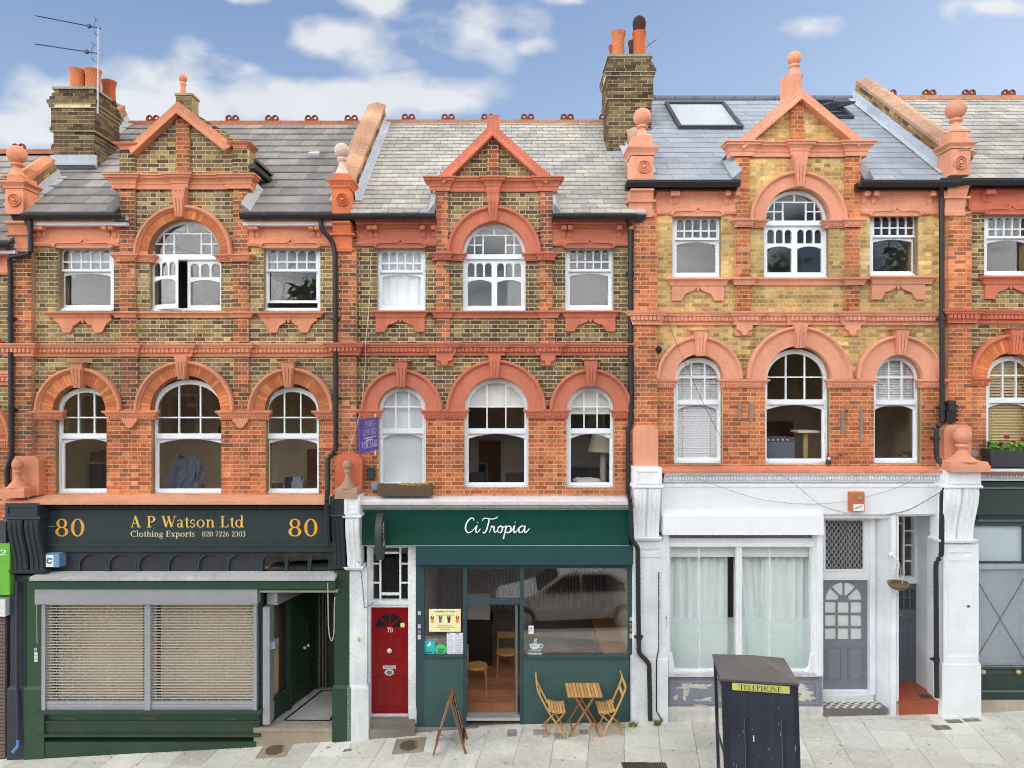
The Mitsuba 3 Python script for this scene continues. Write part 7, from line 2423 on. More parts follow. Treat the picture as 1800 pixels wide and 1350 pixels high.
# lead soakers where the roofs meet the gables
for i, sgn_pts in ((1, ((214, 366, -1), (428, 366, 1))), (2, ((756, 372, -1), (980, 366, 1))), (3, ((1284, 283, -1), (1518, 300, 1)))):
    own, h, geo = houses[i]
    L, (o, up, n) = rl[i]
    for sx, xg in ((-1, geo[6]), (1, geo[7])):
        t0, t1 = .02, L * (.34 if i == 2 else .2)
        P = lambda x, t, e: (x, *(o + up * t + n * e)[1:])
        m = M()
        m.hexa([P(xg, t0, .03), P(xg + sx * .13, t0, .03), P(xg + sx * .11, t1, .03), P(xg, t1, .03)], [P(xg, t0, .2), P(xg + sx * .13, t0, .045), P(xg + sx * .11, t1, .045), P(xg, t1, .2)])
        put(own + '__lead_soaker', m, (160, 167, 174), 'satin', .35)
# the gutter of the left house's dormer, sloping back into the roof
x, p, z = wpt(447, 292, 0)
put(O1 + '__dormer_gutter', M().bar((x - .03, .02, z), (x + .02, -1.5, z - .05), .10, .09, (36, 36, 40)), (36, 36, 40), 'satin', .1)

# ================================================================ things in the rooms, seen through the panes
k = thing('table_lamp', 'tall white table lamp inside the first floor window next to the middle drainpipe', 'lamp')
x, p, z = wpt(1060, 850, -1.0)
zs1, zs0 = wpt(1060, 758, -1.0)[2], wpt(1060, 793, -1.0)[2]
put(k + '__shade', M().lathe(x, p, [(.19, zs1), (.30, zs0)], 28), (226, 214, 196), 'matte', .04, smooth=True)
put(k + '__stem', M().lathe(x, p, [(.09, z - .1), (.09, z), (.06, z + .1), (.065, zs0 + .05)], 16), (214, 208, 198), 'satin', .05, smooth=True)
k = thing('pillow', 'white pillow on the inner sill below the table lamp', 'pillow')
x, p, z = wpt(1030, 845, -.75)
m = M()
ico = trimesh.creation.icosphere(3, 1.0)
v = np.array(ico.vertices)
v = np.sign(v) * np.abs(v) ** .7 * [.27, .2, .055] * (1 + .06 * np.sin(v[:, :1] * 9))
scene[k] = shape(M().add(v + (x, p, z), ico.faces), (232, 232, 232), 'matte', .05, smooth=80)
k = thing('bed_base', 'dark bed below the pillow in the right hand window over the cafe', 'bed')
put(k + '__mattress', M().box(float(wx(1003, -.6)), float(wx(1085, -.6)), -1.6, -.5, wpt(1030, 868, -.6)[2] - .3, wpt(1030, 852, -.75)[2]), (92, 92, 104), 'matte', .2)
put(k + '__headboard', M().box(float(wx(1003, -1.5)), float(wx(1060, -1.5)), -1.62, -1.55, wpt(1030, 868, -.6)[2] - .3, wpt(1030, 823, -1.5)[2]), (70, 66, 72), 'matte', .2)
k = thing('office_chair', 'dark chair back inside the middle window over the cafe, on the right', 'chair')
x, p, z = wpt(908, 850, -.9)
put(k + '__backrest', M().ext(rect(889, 928, 831, 862, -.9).buffer(-.03).buffer(.03), -.96, -.9), (52, 46, 50), 'matte', .2)
put(k + '__seat', M().box(float(wx(889, -.9)), float(wx(928, -.9)), -1.4, -.95, z - .25, z - .18), (52, 46, 50), 'matte', .2)
put(k + '__stem', M().tube([(x, -1.15, z - .6), (x, -1.15, z - .2)], .03, 8), (40, 40, 42), 'satin', .1)
k = thing('armchair', 'dark armchair inside the middle window over the cafe, on the left', 'armchair')
put(k + '__backrest', M().ext(rect(824, 852, 831, 870, -1.0).buffer(-.06).buffer(.06), -1.1, -.98), (62, 54, 58), 'matte', .2)
put(k + '__seat', M().box(float(wx(824, -1)), float(wx(855, -1)), -1.7, -1.05, wpt(0, 872, -1)[2] - .2, wpt(0, 866, -1)[2]), (62, 54, 58), 'matte', .2)
k = thing('inner_door', 'dark doorway in the back wall behind the middle window over the cafe', 'door')
scene[k] = shape(M().box(float(wx(842, -2.95)), float(wx(880, -2.95)), -2.99, -2.93, wpt(0, 868, -.2)[2] - .6, wpt(0, 775, -2.95)[2]), (40, 34, 36), 'matte', .15)
k = thing('guitar_amplifier', 'grey speaker cabinet inside the middle window of the yellow house', 'amplifier')
x, p, z = wpt(1369, 803, -.55)
a, b, z1 = float(wx(1341, -.55)), float(wx(1398, -.55)), wpt(0, 769, -.55)[2]
put(k + '__cabinet', M().box(a, b, -.95, -.55, z - .4, z1), (84, 88, 98), 'matte', .15)
put(k + '__grille', M().box(a + .03, b - .03, -.56, -.54, z - .37, z1 - .09), (112, 118, 130), 'matte', .3)
for i in range(5):
    put(k + '__knob', M().disc_lathe(a + .1 + i * .09, z1 - .045, [(.018, -.55), (.018, -.53), (.001, -.53)], 10), (200, 200, 204), 'satin', .05)
k = thing('cat_tree', 'cat scratching post with a flat top inside the middle window of the yellow house', 'cat tree')
x, p, z = wpt(1416, 803, -.6)
put(k + '__post', M().tube([(x, -.6, z - .5), (x, -.6, wpt(0, 760, -.6)[2])], .045, 14), (190, 160, 110), 'matte', .4)
put(k + '__platform', M().box(x - .21, x + .20, -.8, -.42, wpt(0, 760, -.6)[2], wpt(0, 756.5, -.6)[2]), (214, 196, 172), 'matte', .2)
k = thing('inner_cupboard', 'red brown cupboard in the room behind the middle window of the yellow house', 'cupboard')
put(k + '__case', M().box(float(wx(1345, -2.6)), float(wx(1395, -2.6)), -2.95, -2.6, wpt(0, 840, -2.6)[2] - .5, wpt(0, 742, -2.6)[2]), (96, 56, 46), 'satin', .2)
put(k + '__door', M().box(float(wx(1348, -2.6)), float(wx(1369, -2.6)), -2.6, -2.58, wpt(0, 840, -2.6)[2] - .4, wpt(0, 746, -2.6)[2]), (110, 66, 52), 'satin', .2)
k = thing('house_plant', 'leafy pot plant inside the right window of the yellow house', 'plant')
x, p, z = wpt(1598, 803, -.4)
put(k + '__pot', M().lathe(x, p, [(.005, z - .3), (.07, z - .3), (.085, z - .12), (.005, z - .12)], 14), (150, 100, 80), 'matte', .2)
m = M()
for i in range(70):
    t, e = r2.uniform(0, 6.3), r2.uniform(.05, .2)
    c = np.array([x + e * math.cos(t), p + e * math.sin(t) * .6, z - .12 + r2.uniform(0, .22)])
    u = np.array([math.cos(t), math.sin(t), .5]) * .05
    w = np.array([-math.sin(t), math.cos(t), .2]) * .025
    m.add([c - u, c - w, c + u, c + w], [[0, 1, 2], [0, 2, 3]], (60, 110, 60) if i % 2 else (40, 84, 46), .2)
put(k + '__foliage', m, (60, 110, 60), 'leaf', kind='stuff')
k = thing('draped_gown', 'pale blue cloth draped over a stand inside the middle window over the clothing shop', 'cloth')
x, p, z = wpt(325, 852, -1.2)
m = M()
n_, r_ = 60, 16
v = []
for j in range(r_ + 1):
    t = j / r_
    for i in range(n_):
        a = 2 * np.pi * i / n_
        rad = (.13 + .26 * t ** .6) * (1 + .16 * math.sin(a * 7 + t * 4) + .1 * math.sin(a * 13 - t * 6))
        v.append((x + rad * math.cos(a) + .06 * math.sin(t * 5), p + rad * .7 * math.sin(a), z + .56 - .7 * t + .05 * math.sin(a * 2 + 1) * (1 - t)))
f = [[j * n_ + i, j * n_ + (i + 1) % n_, (j + 1) * n_ + (i + 1) % n_, (j + 1) * n_ + i] for j in range(r_) for i in range(n_)]
scene[k] = shape(M().add(v, f), (120, 128, 146), 'matte', .2, smooth=80)
k = thing('work_desk', 'desk with office things inside the right window over the clothing shop', 'desk')
x, p, z = wpt(516, 856, -.9)
put(k + '__top', M().box(x - .7, x + .5, -1.5, -.7, z - .03, z), (96, 84, 70), 'satin', .2)
put(k + '__case', M().box(x - .66, x + .46, -1.45, -.75, z - .7, z - .03), (70, 62, 54), 'satin', .2)
put(k + '__printer', M().box(x - .16, x + .22, -1.1, -.75, z, z + .13).box(x - .10, x + .16, -1.05, -.85, z + .13, z + .2), (150, 158, 172), 'satin', .1)
put(k + '__telephone', M().box(x - .12, x + .0, -.85, -.72, z, z + .2), (60, 58, 60), 'satin', .1)
k = thing('tall_cabinet', 'dark cabinet inside the left window over the clothing shop', 'cabinet')
put(k + '__case', M().box(float(wx(158, -1.2)), float(wx(205, -1.2)), -1.8, -1.2, wpt(0, 875, -1.2)[2] - .4, wpt(0, 795, -1.2)[2]), (74, 66, 62), 'satin', .2)
put(k + '__door', M().box(float(wx(161, -1.2)), float(wx(180, -1.2)), -1.2, -1.18, wpt(0, 870, -1.2)[2] - .3, wpt(0, 799, -1.2)[2]), (84, 74, 68), 'satin', .2)
k = thing('brown_door', 'brown inner door seen through the right window over the clothing shop', 'door')
scene[k] = shape(M().box(float(wx(540, -2.6)), float(wx(575, -2.6)), -2.7, -2.6, wpt(0, 860, -2.6)[2] - .8, wpt(0, 790, -2.6)[2]), (120, 72, 44), 'satin', .2)
for lab, px0, px1, py0, py1, pr_ in (('small dark picture frame low in the left window over the clothing shop', 118, 128, 790, 812, -2.93), ('small dark picture frame at the right of the middle window over the clothing shop', 384, 397, 750, 762, -2.93), ('dark picture in the room behind the right window of the yellow house', 1546, 1562, 745, 765, -2.93)):
    k = thing('picture_frame', lab, 'picture')
    m = M().ext(rect(px0, px1, py0, py1, pr_).difference(rect(px0 + 2, px1 - 2, py0 + 2, py1 - 2, pr_)), pr_ - .05, pr_)
    put(k + '__frame', m, (36, 32, 30), 'satin', .1)
    put(k + '__picture', M().sheet(rect(px0 + 2, px1 - 2, py0 + 2, py1 - 2, pr_), pr_ - .02), (150, 144, 134), 'matte', .3)
k = thing('ceiling_lamp', 'glass ceiling light hanging in the middle room over the clothing shop', 'lamp')
x, p, z = wpt(338, 712, -1.9)
put(k + '__shade', M().lathe(x, p, [(.03, z + .12), (.10, z + .06), (.12, z), (.08, z - .05), (.005, z - .06)], 18), (210, 206, 196), 'gloss', .05, smooth=True)
put(k + '__rod', M().tube([(x, p, z + .1), (x, p, z + .8)], .012, 8), (150, 140, 120), 'metal', .1)
# ================================================================ the pavement: slabs laid square to the road, which runs a little askew to the fronts
def ground_sheet(base, p0, p1, col, dz=0.0, wear=.4, n=60, fin='matte'):
    xs_ = np.linspace(-34, 34, n)
    v = [(x, p, gz(x, p if p <= 5.3 else 5.3) + dz) for x in xs_ for p in (p0, p1)]
    f = [[2 * i, 2 * i + 1, 2 * i + 3, 2 * i + 2] for i in range(n - 1)]
    return struct(base, M().add(v, f), col, fin, wear)


ground_sheet('pavement', -.6, 5.2, (150, 144, 132), dz=-.022)
th = math.radians(9.3)
ct, st = math.cos(th), math.sin(th)
holes = []          # (x, pr, half width, half depth) of covers let into the slabs


def cover_at(px, py):
    """the pavement point seen at this pixel"""
    for_p = 0.0
    for _ in range(30):
        x = (px - CX) * (DIST - for_p) / FPX
        for_p = DIST - (ZC - gz(x, for_p)) * FPX / (py - CY)
    return (px - CX) * (DIST - for_p) / FPX, for_p


C1, C2, C3 = cover_at(484, 1318), cover_at(720, 1310), cover_at(1135, 1352)
slabs, rest = [], M()
keep = Polygon([(-34, .02), (34, .02), (34, 5.15), (-34, 5.15)])
cut = unary_union([Point(c).buffer(.27).envelope for c in (C1, C2)] + [sbox(C3[0] - .36, C3[1] - .2, C3[0] + .36, C3[1] + .22)])
W_ = .60
for c in range(-46, 52):
    t = -3.0 + float(rng.uniform(0, .45))
    long = .60 if c % 3 else .45
    while t < 9:
        d = long if rng.random() < .8 else .9
        a, b = c * W_, (c + 1) * W_
        j = .004
        q = [(a + j, t + j), (b - j, t + j), (b - j, t + d - j), (a + j, t + d - j)]
        t += d
        # u runs along the road, w across it; turned against the fronts
        pts = [(u * ct - w * st + .31, u * st + w * ct - .0) for u, w in q]
        poly = Polygon(pts)
        g = poly.intersection(keep)
        if g.is_empty or g.area < .004:
            continue
        if g.intersects(cut):
            g = g.difference(cut)
        for gg in getattr(g, 'geoms', [g]):
            if gg.geom_type == 'Polygon' and gg.area > .004:
                cx_, cp_ = gg.centroid.x, gg.centroid.y
                slabs.append((cp_ if abs(cx_) < 10.5 and cp_ < 2.2 else 50 + cp_ + abs(cx_), gg))
slabs.sort(key=lambda s: s[0])


def slab_mesh(m, poly, col, h, wear=.3):
    v2, f = trimesh.creation.triangulate_polygon(poly, engine='earcut')
    tx, tp = rng.normal(0, .0012, 2)
    cx_, cp_ = poly.centroid.x, poly.centroid.y
    zz = lambda q: np.array([gz(a, b) + h + (a - cx_) * tx + (b - cp_) * tp for a, b in q])
    m.add(np.column_stack([v2, zz(v2)]), f, col, wear)
    c = np.array(poly.exterior.coords)[:-1]
    n = len(c)
    i = np.arange(n)
    z = zz(c)
    m.add(np.vstack([np.column_stack([c, z - .03]), np.column_stack([c, z])]), np.column_stack([i, (i + 1) % n, (i + 1) % n + n, i + n]), col, wear)
    return m


PAVE = [(214, 211, 197), (218, 215, 201), (209, 206, 192), (221, 218, 203), (216, 214, 203), (206, 202, 189), (225, 223, 212)]
for i, (d, g) in enumerate(slabs):
    c = np.array(PAVE[int(rng.integers(len(PAVE)))], float) * rng.uniform(.95, 1.01)
    h = float(rng.normal(0, .0015))
    if i < 260 and d < 50:
        k = number_fast('pavement__slab')
        scene[k] = shape(slab_mesh(M(), g, c, h), c, 'matte', .3)
    else:
        slab_mesh(rest, g, c, h)
put('pavement__slabs', rest, kind='stuff')
# little dark inset pavers
for px, py, w, d in ((1655, 1279, .30, .16), (1677, 1268, .28, .13), (1708, 1266, .30, .12), (900, 1288, .17, .24), (952, 1287, .30, .2), (985, 1294, .22, .2), (1026, 1287, .16, .16), (60, 1330, .16, .07), (611, 1319, .15, .08), (577, 1314, .07, .05)):
    x, p = cover_at(px, py)
    k = number_fast('pavement__paver')
    m = M()
    for a in range(2):
        slab_mesh(m, sbox(x - w / 2 + a * w / 2 + .004, p - d / 2, x + (a) * w / 2 - .004 + .0, p + d / 2), (118, 116, 114) if px > 1100 or px < 700 else (150, 148, 144), .004, .4)
    scene[k] = shape(m, (120, 118, 116), 'matte', .4)
# trodden gum and grime spots
m = M()
r_ = np.random.default_rng(21)
for i in range(420):
    x, p = r_.uniform(-9.5, 9.5), r_.uniform(.05, 2.4)
    s = r_.uniform(.008, .022)
    a = np.linspace(0, 2 * np.pi, 9)[:-1]
    z = gz(x, p) + .0055
    m.add([(x + s * math.cos(q) * r_.uniform(.8, 1.2), p + s * math.sin(q), z) for q in a] + [(x, p, z + .001)], [[j, (j + 1) % 8, 8] for j in range(8)], [(150, 146, 136), (120, 116, 108), (226, 224, 214)][int(r_.integers(3))], .2)
for i in range(260):                      # grit and leaf scraps along the foot of the fronts
    x = r_.uniform(-9.2, 9.2)
    p = .22 + abs(r_.normal(0, .07))
    z = gz(x, p) + .006
    s = r_.uniform(.006, .018)
    t = r_.uniform(0, 6.3)
    u, w = np.array([math.cos(t), math.sin(t), .1]) * s, np.array([-math.sin(t), math.cos(t), .3]) * s * .6
    c = np.array([x, p, z])
    m.add([c - u, c - w, c + u, c + w], [[0, 1, 2], [0, 2, 3]], [(150, 110, 70), (120, 104, 84), (110, 116, 70), (90, 84, 76)][int(r_.integers(4))], .2)
put('pavement__litter', m, (140, 136, 126), kind='stuff')
# covers
for (x, p), lab in ((C1, 'round rusty iron cover in the pavement before the dark green shop'), (C2, 'round iron cover in the pavement in front of the red door')):
    k = thing('manhole_cover', lab, 'manhole cover')
    z = gz(x, p)
    sq = sbox(x - .262, p - .262, x + .262, p + .262).difference(Point(x, p).buffer(.175))
    put(k + '__surround', slab_mesh(M(), sbox(x - .262, p - .262, x + .262, p + .262), (156, 146, 128), -.006, .45), (156, 146, 128), wear=.5)
    m = M().lathe(x, p, [(.172, z - .01), (.172, z + .004), (.15, z + .006), (.148, z + .002), (.001, z + .002)], 28)
    for i in range(-3, 4):
        for j in range(-3, 4):
            if i * i + j * j < 11:
                m.box(x + i * .04 - .012, x + i * .04 + .012, p + j * .04 - .008, p + j * .04 + .008, z, z + .007)
    put(k + '__lid', m, (104, 88, 74), 'matte', .4)
k = thing('cellar_grating', 'dark iron grating let into the pavement at the bottom edge, left of the telephone box', 'grating')
x, p = C3
z = gz(x, p)
m = M()
for i in range(19):
    m.box(x - .34 + i * .037, x - .34 + i * .037 + .02, p - .19, p + .19, z - .02, z + .002)
put(k + '__bars', m, (70, 66, 62), 'matte', .3, kind='stuff')
put(k + '__frame', M().box(x - .36, x + .36, p - .21, p - .19, z - .03, z + .004).box(x - .36, x + .36, p + .19, p + .21, z - .03, z + .004).box(x - .36, x - .34, p - .21, p + .21, z - .03, z + .004).box(x + .34, x + .36, p - .21, p + .21, z - .03, z + .004), (96, 90, 84), 'matte', .3)
# kerb, road, far pavement
m = M()
for i in range(72):
    x = -33 + i * .92
    m.hexa([(x + .003, 5.2, gz(x, 5.2) - .2), (x + .915, 5.2, gz(x + .9, 5.2) - .2), (x + .915, 5.35, gz(x + .9, 5.2) - .2), (x + .003, 5.35, gz(x, 5.2) - .2)],
           [(x + .003, 5.2, gz(x, 5.2) + .002), (x + .915, 5.2, gz(x + .9, 5.2) + .002), (x + .915, 5.34, gz(x + .9, 5.2) - .004), (x + .003, 5.34, gz(x, 5.2) - .004)], np.array((176, 172, 166)) * (1 + .05 * math.sin(i * 7.7)), .3)
struct('kerb', m, (176, 172, 166))
ground_sheet('road', 5.3, 15.0, (82, 82, 84), dz=-.12, wear=.35)
ground_sheet('far_pavement', 15.0, 19.0, (170, 166, 158), dz=0.0, wear=.35)
m = M()
m.add([(-400, -3, -1.6), (400, -3, -1.6), (400, 400, -1.9), (-400, 400, -1.9)], [[0, 1, 2, 3]])
m.add([(-400, -400, -1.6), (400, -400, -1.6), (400, -3, -1.6), (-400, -3, -1.6)], [[0, 1, 2, 3]])
struct('ground', m, (110, 112, 96))

# weeds
def weed(label, px, py, n, s, seed):
    r_ = np.random.default_rng(seed)
    x, p = cover_at(px, py)
    p = max(p, .06)
    z = gz(x, p)
    k = thing('weed', label, 'weed', 'weeds at the foot of the piers')
    m = M()
    for i in range(n):
        t = r_.uniform(0, 6.3)
        l, h = s * r_.uniform(.4, 1.1), s * r_.uniform(.4, 1.2)
        b = np.array([x + r_.uniform(-.5, .5) * s, p + r_.uniform(-.2, .2) * s, z])
        e = b + [l * math.cos(t) * .6, abs(l * math.sin(t)) * .5, h]
        w = np.array([-math.sin(t), math.cos(t), 0]) * .012
        mid = (b + e) / 2 + [0, 0, .12 * s]
        m.add([b - w, b + w, mid + w * 1.4, mid - w * 1.4, e], [[0, 1, 2], [0, 2, 3], [3, 2, 4]], [(120, 132, 60), (150, 150, 76), (96, 116, 50), (176, 164, 100)][int(r_.integers(4))], .2)
    scene[k] = shape(m, (120, 130, 60), 'leaf', .2)


weed('tuft of weeds at the foot of the white pier left of the red door', 622, 1291, 70, .16, 1)
weed('weeds at the pavement edge right of the right hand folding chair', 1112, 1278, 46, .10, 2)
weed('weeds at the foot of the white pier below the black pipe', 1156, 1275, 46, .11, 3)
weed('tiny dry weed under the dark green stall riser', 206, 1311, 16, .07, 4)

# ================================================================ table, chairs, board
PINE, PINE2 = (206, 160, 98), (160, 108, 66)
k = thing('folding_table', 'small square slatted wooden folding table on crossed legs outside the cafe', 'table')
zt = .735 + gz(1.35, .3)
xl, xr = float(wx(997.5, .63)), float(wx(1060, .63))
p0, p1 = .05, .63
for i in range(10):
    a = xl + i * (xr - xl) / 10
    put(k + '__slat', M().box(a + .006, a + (xr - xl) / 10 - .006, p0, p1, zt - .018, zt), np.array((214, 160, 98)) * (1 + .08 * math.sin(i * 3.3)), 'satin', .3)
for p in (p0 + .06, p1 - .09):
    put(k + '__rail', M().box(xl + .01, xr - .01, p, p + .03, zt - .05, zt - .018), (186, 134, 82), 'satin', .3)
xm = (xl + xr) / 2
for p, dz in ((p1 - .06, 0), (p0 + .04, 0)):
    for s, o in ((1, .0), (-1, -.028)):
        put(k + '__leg', M().bar((xm - s * .16, p + o, zt - .05), (xm + s * .275, p + o, gz(xm, p)), .024, .045, up=(0, 1, 0)), (164, 110, 68), 'satin', .35)
for s in (-1, 1):
    put(k + '__stretcher', M().bar((xm + s * .22, p0 + .05, gz(xm, .3) + .1), (xm + s * .22, p1 - .07, gz(xm, .3) + .1), .02, .035), (150, 98, 62), 'satin', .35)


def folding_chair(pts, label, pa=.14, pb=.56):
    """pts: pixel points of the near side: top of back, bend, seat rear, front foot, seat front, rear foot"""
    k = thing('folding_chair', label, 'chair', 'folding chairs at the cafe table')
    W = [np.array(wpt(px, py, pb)) for px, py in pts]
    top, bend, rear, ffoot, sfront, rfoot = W
    for q in (ffoot, rfoot):
        q[2] = gz(q[0], pb)
    path = smooth_path([top, bend, rear, (rear + ffoot) / 2 + (0, 0, .0), ffoot], 6)
    dx = np.sign(sfront[0] - rear[0])
    for p in (pb, pa):
        m = M()
        for a, b in zip(path[:-1], path[1:]):
            a_, b_ = np.array([a[0], p, a[2]]), np.array([b[0], p, b[2]])
            m.bar(a_, b_ + (b_ - a_) * .12, .022, .040, up=(0, 1, 0))
        put(k + '__side_frame', m, PINE, 'satin', .3)
        put(k + '__leg', M().bar((sfront[0], p - .03 if p == pb else p + .03, sfront[2] - .02), (rfoot[0], p - .03 if p == pb else p + .03, gz(rfoot[0], p)), .02, .038, up=(0, 1, 0)), (190, 144, 86), 'satin', .3)
        put(k + '__seat_rail', M().bar((rear[0] - dx * .02, p - .05 if p == pb else p + .05, rear[2] - .012), (sfront[0] + dx * .01, p - .05 if p == pb else p + .05, sfront[2] - .012), .02, .03, up=(0, 1, 0)), (200, 152, 92), 'satin', .3)
    n = 6
    for i in range(n):
        t = (i + .5) / n
        x = rear[0] + (sfront[0] - rear[0]) * t + dx * .012
        z = rear[2] + (sfront[2] - rear[2]) * t - .03 * math.sin(t * math.pi)
        put(k + '__slat', M().box(x - .020, x + .020, pa - .02, pb + .02, z, z + .014), np.array((220, 176, 112)) * (1 + .06 * math.sin(i * 2.1)), 'satin', .3)
    for t in (.06, .2, .34):
        i = int(t * len(path))
        q = path[i]
        d = path[i + 1] - path[i]
        d = d / np.linalg.norm(d)
        put(k + '__back_slat', M().bar((q[0], pa, q[2]), (q[0], pb, q[2]), .05 if t > .1 else .06, .014, up=(d[2], 0, -d[0])), (216, 168, 104), 'satin', .3)
    m = M()
    m.tube([(rfoot[0] - dx * -.06, pa, rfoot[2] + .10), (rfoot[0] + dx * .06, pb, rfoot[2] + .10)], .010, 6).tube([(ffoot[0] - dx * .05, pa, ffoot[2] + .1), (ffoot[0] - dx * .05, pb, ffoot[2] + .1)], .010, 6)
    put(k + '__stretchers', m, (176, 130, 80), 'satin', kind='stuff')


folding_chair([(943.5, 1198), (945, 1213), (963, 1249), (993.5, 1294), (993.5, 1252), (954, 1294)], 'wooden folding chair left of the small cafe table, its back to the door')
folding_chair([(1097, 1196), (1099, 1211), (1083, 1249), (1057.5, 1294), (1053, 1252), (1098, 1293)], 'wooden folding chair right of the small cafe table')

k = thing('pavement_board', 'wooden A-shaped chalk board standing open on the pavement before the cafe door', 'sign')
z0 = gz(-1, .8)
hx, hz = -.975, z0 + .90
pA, pB = .46, .95
fl, frt = -1.255, -.70
for fx, nm in ((fl, 0), (frt, 1)):
    m = M()
    d = np.array([fx - hx, 0, z0 - hz])
    for p in (pA, pB):
        m.bar((hx, p, hz + .03), (fx, p, z0), .03, .045, up=(0, 1, 0))
    for t in (.04, .80):
        c = np.array([hx, 0, hz]) + d * t
        m.bar((c[0], pA, c[2]), (c[0], pB, c[2]), .045, .02, up=(d[0], 0, d[2]))
    pk = put(k + '__leaf', m, (136, 88, 60), 'satin', .35)
    a, b = np.array([hx, 0, hz]) + d * .06, np.array([hx, 0, hz]) + d * .78
    s = np.sign(fx - hx)
    nrm = np.array([-d[2], 0, d[0]]) * s
    nrm = nrm / np.linalg.norm(nrm)
    if nrm[2] < 0:
        nrm = -nrm
    q = [np.array([a[0], pA + .02, a[2]]), np.array([a[0], pB - .02, a[2]]), np.array([b[0], pB - .02, b[2]]), np.array([b[0], pA + .02, b[2]])]
    put(pk + '__chalk_panel', M().hexa([v - nrm * .006 for v in q], [v + nrm * .004 for v in q]), (44, 42, 44), 'matte', .15)
    r_ = np.random.default_rng(5 + nm)
    m = M()
    for row in range(9):
        t = .08 + row * .095
        pos = pB - .05 - r_.uniform(0, .04)
        while pos > pA + .07:
            l = r_.uniform(.02, .06)
            c0 = a + (b - a) * t
            c1 = a + (b - a) * (t + .035)
            pts = [np.array([c0[0] + (c1[0] - c0[0]) * u, pos - l * i / 5, c0[2] + (c1[2] - c0[2]) * u]) + nrm * .008 for i, u in enumerate(r_.uniform(0, 1, 6))]
            m.tube(pts, .0035, 4)
            pos -= l + .02
    put(pk + '__chalk_marks', m, (200, 200, 196), 'matte', kind='stuff')

# ================================================================ telephone box, leaning and turned with the road
k = thing('telephone_box', 'dark blue telephone box with a grey roof in the right foreground', 'telephone box')
KW, KD, KH = .95, .86, 2.20
kx, kp = (1335 - CX) * (DIST - 3.8) / FPX, 3.8
kz = gz(kx, 3.4) - .06
zfront = ZC - (1197 - CY) * (DIST - 3.8) / FPX
KH = zfront - kz
ka = math.radians(9.3)


def K3(u, w, z):
    """u across (from the middle), w inwards from the front, z up; the box leans a little to the left"""
    return (kx + u * math.cos(ka) + w * math.sin(ka) - .030 * (z - KH), kp + u * math.sin(ka) - w * math.cos(ka), kz + z)


def kbox(m, u0, u1, w0, w1, z0, z1, col=None, wear=.25):
    v = [K3(u, w, z) for u in (u0, u1) for w in (w0, w1) for z in (z0, z1)]
    return m.add(v, [[0, 1, 3, 2], [4, 6, 7, 5], [0, 4, 5, 1], [2, 3, 7, 6], [0, 2, 6, 4], [1, 5, 7, 3]], col, wear)


NAVY = (50, 56, 70)
h = KW / 2
m = M()
e = .05
v = [K3(-h - .012, -.012, KH), K3(h + .012, -.012, KH), K3(h + .012, KD + .012, KH), K3(-h - .012, KD + .012, KH), K3(.02, KD * .52, KH + .17)]
v += [K3(-h - .012, -.012, KH - .03), K3(h + .012, -.012, KH - .03), K3(h + .012, KD + .012, KH - .03), K3(-h - .012, KD + .012, KH - .03)]
m.add(v, [[0, 1, 4], [1, 2, 4], [2, 3, 4], [3, 0, 4]], (92, 90, 90), .3)
m.add(v, [[0, 1, 6, 5], [1, 2, 7, 6], [2, 3, 8, 7], [3, 0, 5, 8], [5, 6, 7, 8]], (84, 82, 84), .3)
put(k + '__roof', m, (104, 100, 98), 'satin', .3)
m = M()
kbox(m, -h, h, 0, .04, KH - .15, KH - .03)
kbox(m, -h, -h + .07, 0, .06, 0, KH - .15)
kbox(m, h - .05, h, 0, .06, 0, KH - .15)
for u0, u1 in ((-h, -h + .05), (h - .05, h)):
    kbox(m, u0, u1, KD - .05, KD, 0, KH - .03)
    kbox(m, u0, u1, 0, KD, KH - .12, KH - .03)
kbox(m, -h, h, KD - .05, KD, KH - .15, KH - .03)
kbox(m, -h, -h + .04, .02, KD, .0, .25)
kbox(m, h - .04, h, .02, KD, .0, .25)
put(k + '__frame', m, (44, 46, 56), 'satin', .2)
m = M()
kbox(m, -h + .07, h - .05, .012, .04, 0, KH - .15)
for u in (-.19, .27):
    kbox(m, u - .008, u + .03, .004, .03, 0, KH - .52, (40, 46, 64))
    kbox(m, u - .016, u - .008, -.002, .03, 0, KH - .50, (88, 94, 112))
pk = put(k + '__front_panel', m, NAVY, 'satin', .55)
r_ = np.random.default_rng(11)
m = M()
for i in range(12):
    u, z, l = r_.uniform(-h + .1, h - .1), r_.uniform(KH - 1.3, KH - .2), r_.uniform(.01, .05)
    kbox(m, u, u + .006, .010, .02, z, z + l, (150, 156, 170), .3)
kbox(m, -.10, -.085, .009, .02, KH - .80, KH - .72, (216, 218, 222))
kbox(m, .44 - .02, .43, .009, .02, KH - .88, KH - .80, (206, 208, 214))
put(pk + '__scuffs', m, (160, 166, 180), kind='stuff')
m = M()
kbox(m, -.345, .37, -.006, .02, KH - .138, KH - .045)
sk = put(k + '__sign', m, (206, 210, 112), 'satin', .05)
m = M()
tt = serif_text('TELEPHONE', .52, .068, .04)
for g in tt.geoms:
    for z_ in (-.0085,):
        v2, f = trimesh.creation.triangulate_polygon(g, engine='earcut')
        m.add([K3(a - .255, z_, KH - .127 + b) for a, b in v2], f, (40, 42, 40), 0)
put(sk + '__lettering', m, (40, 42, 40), 'satin', 0)
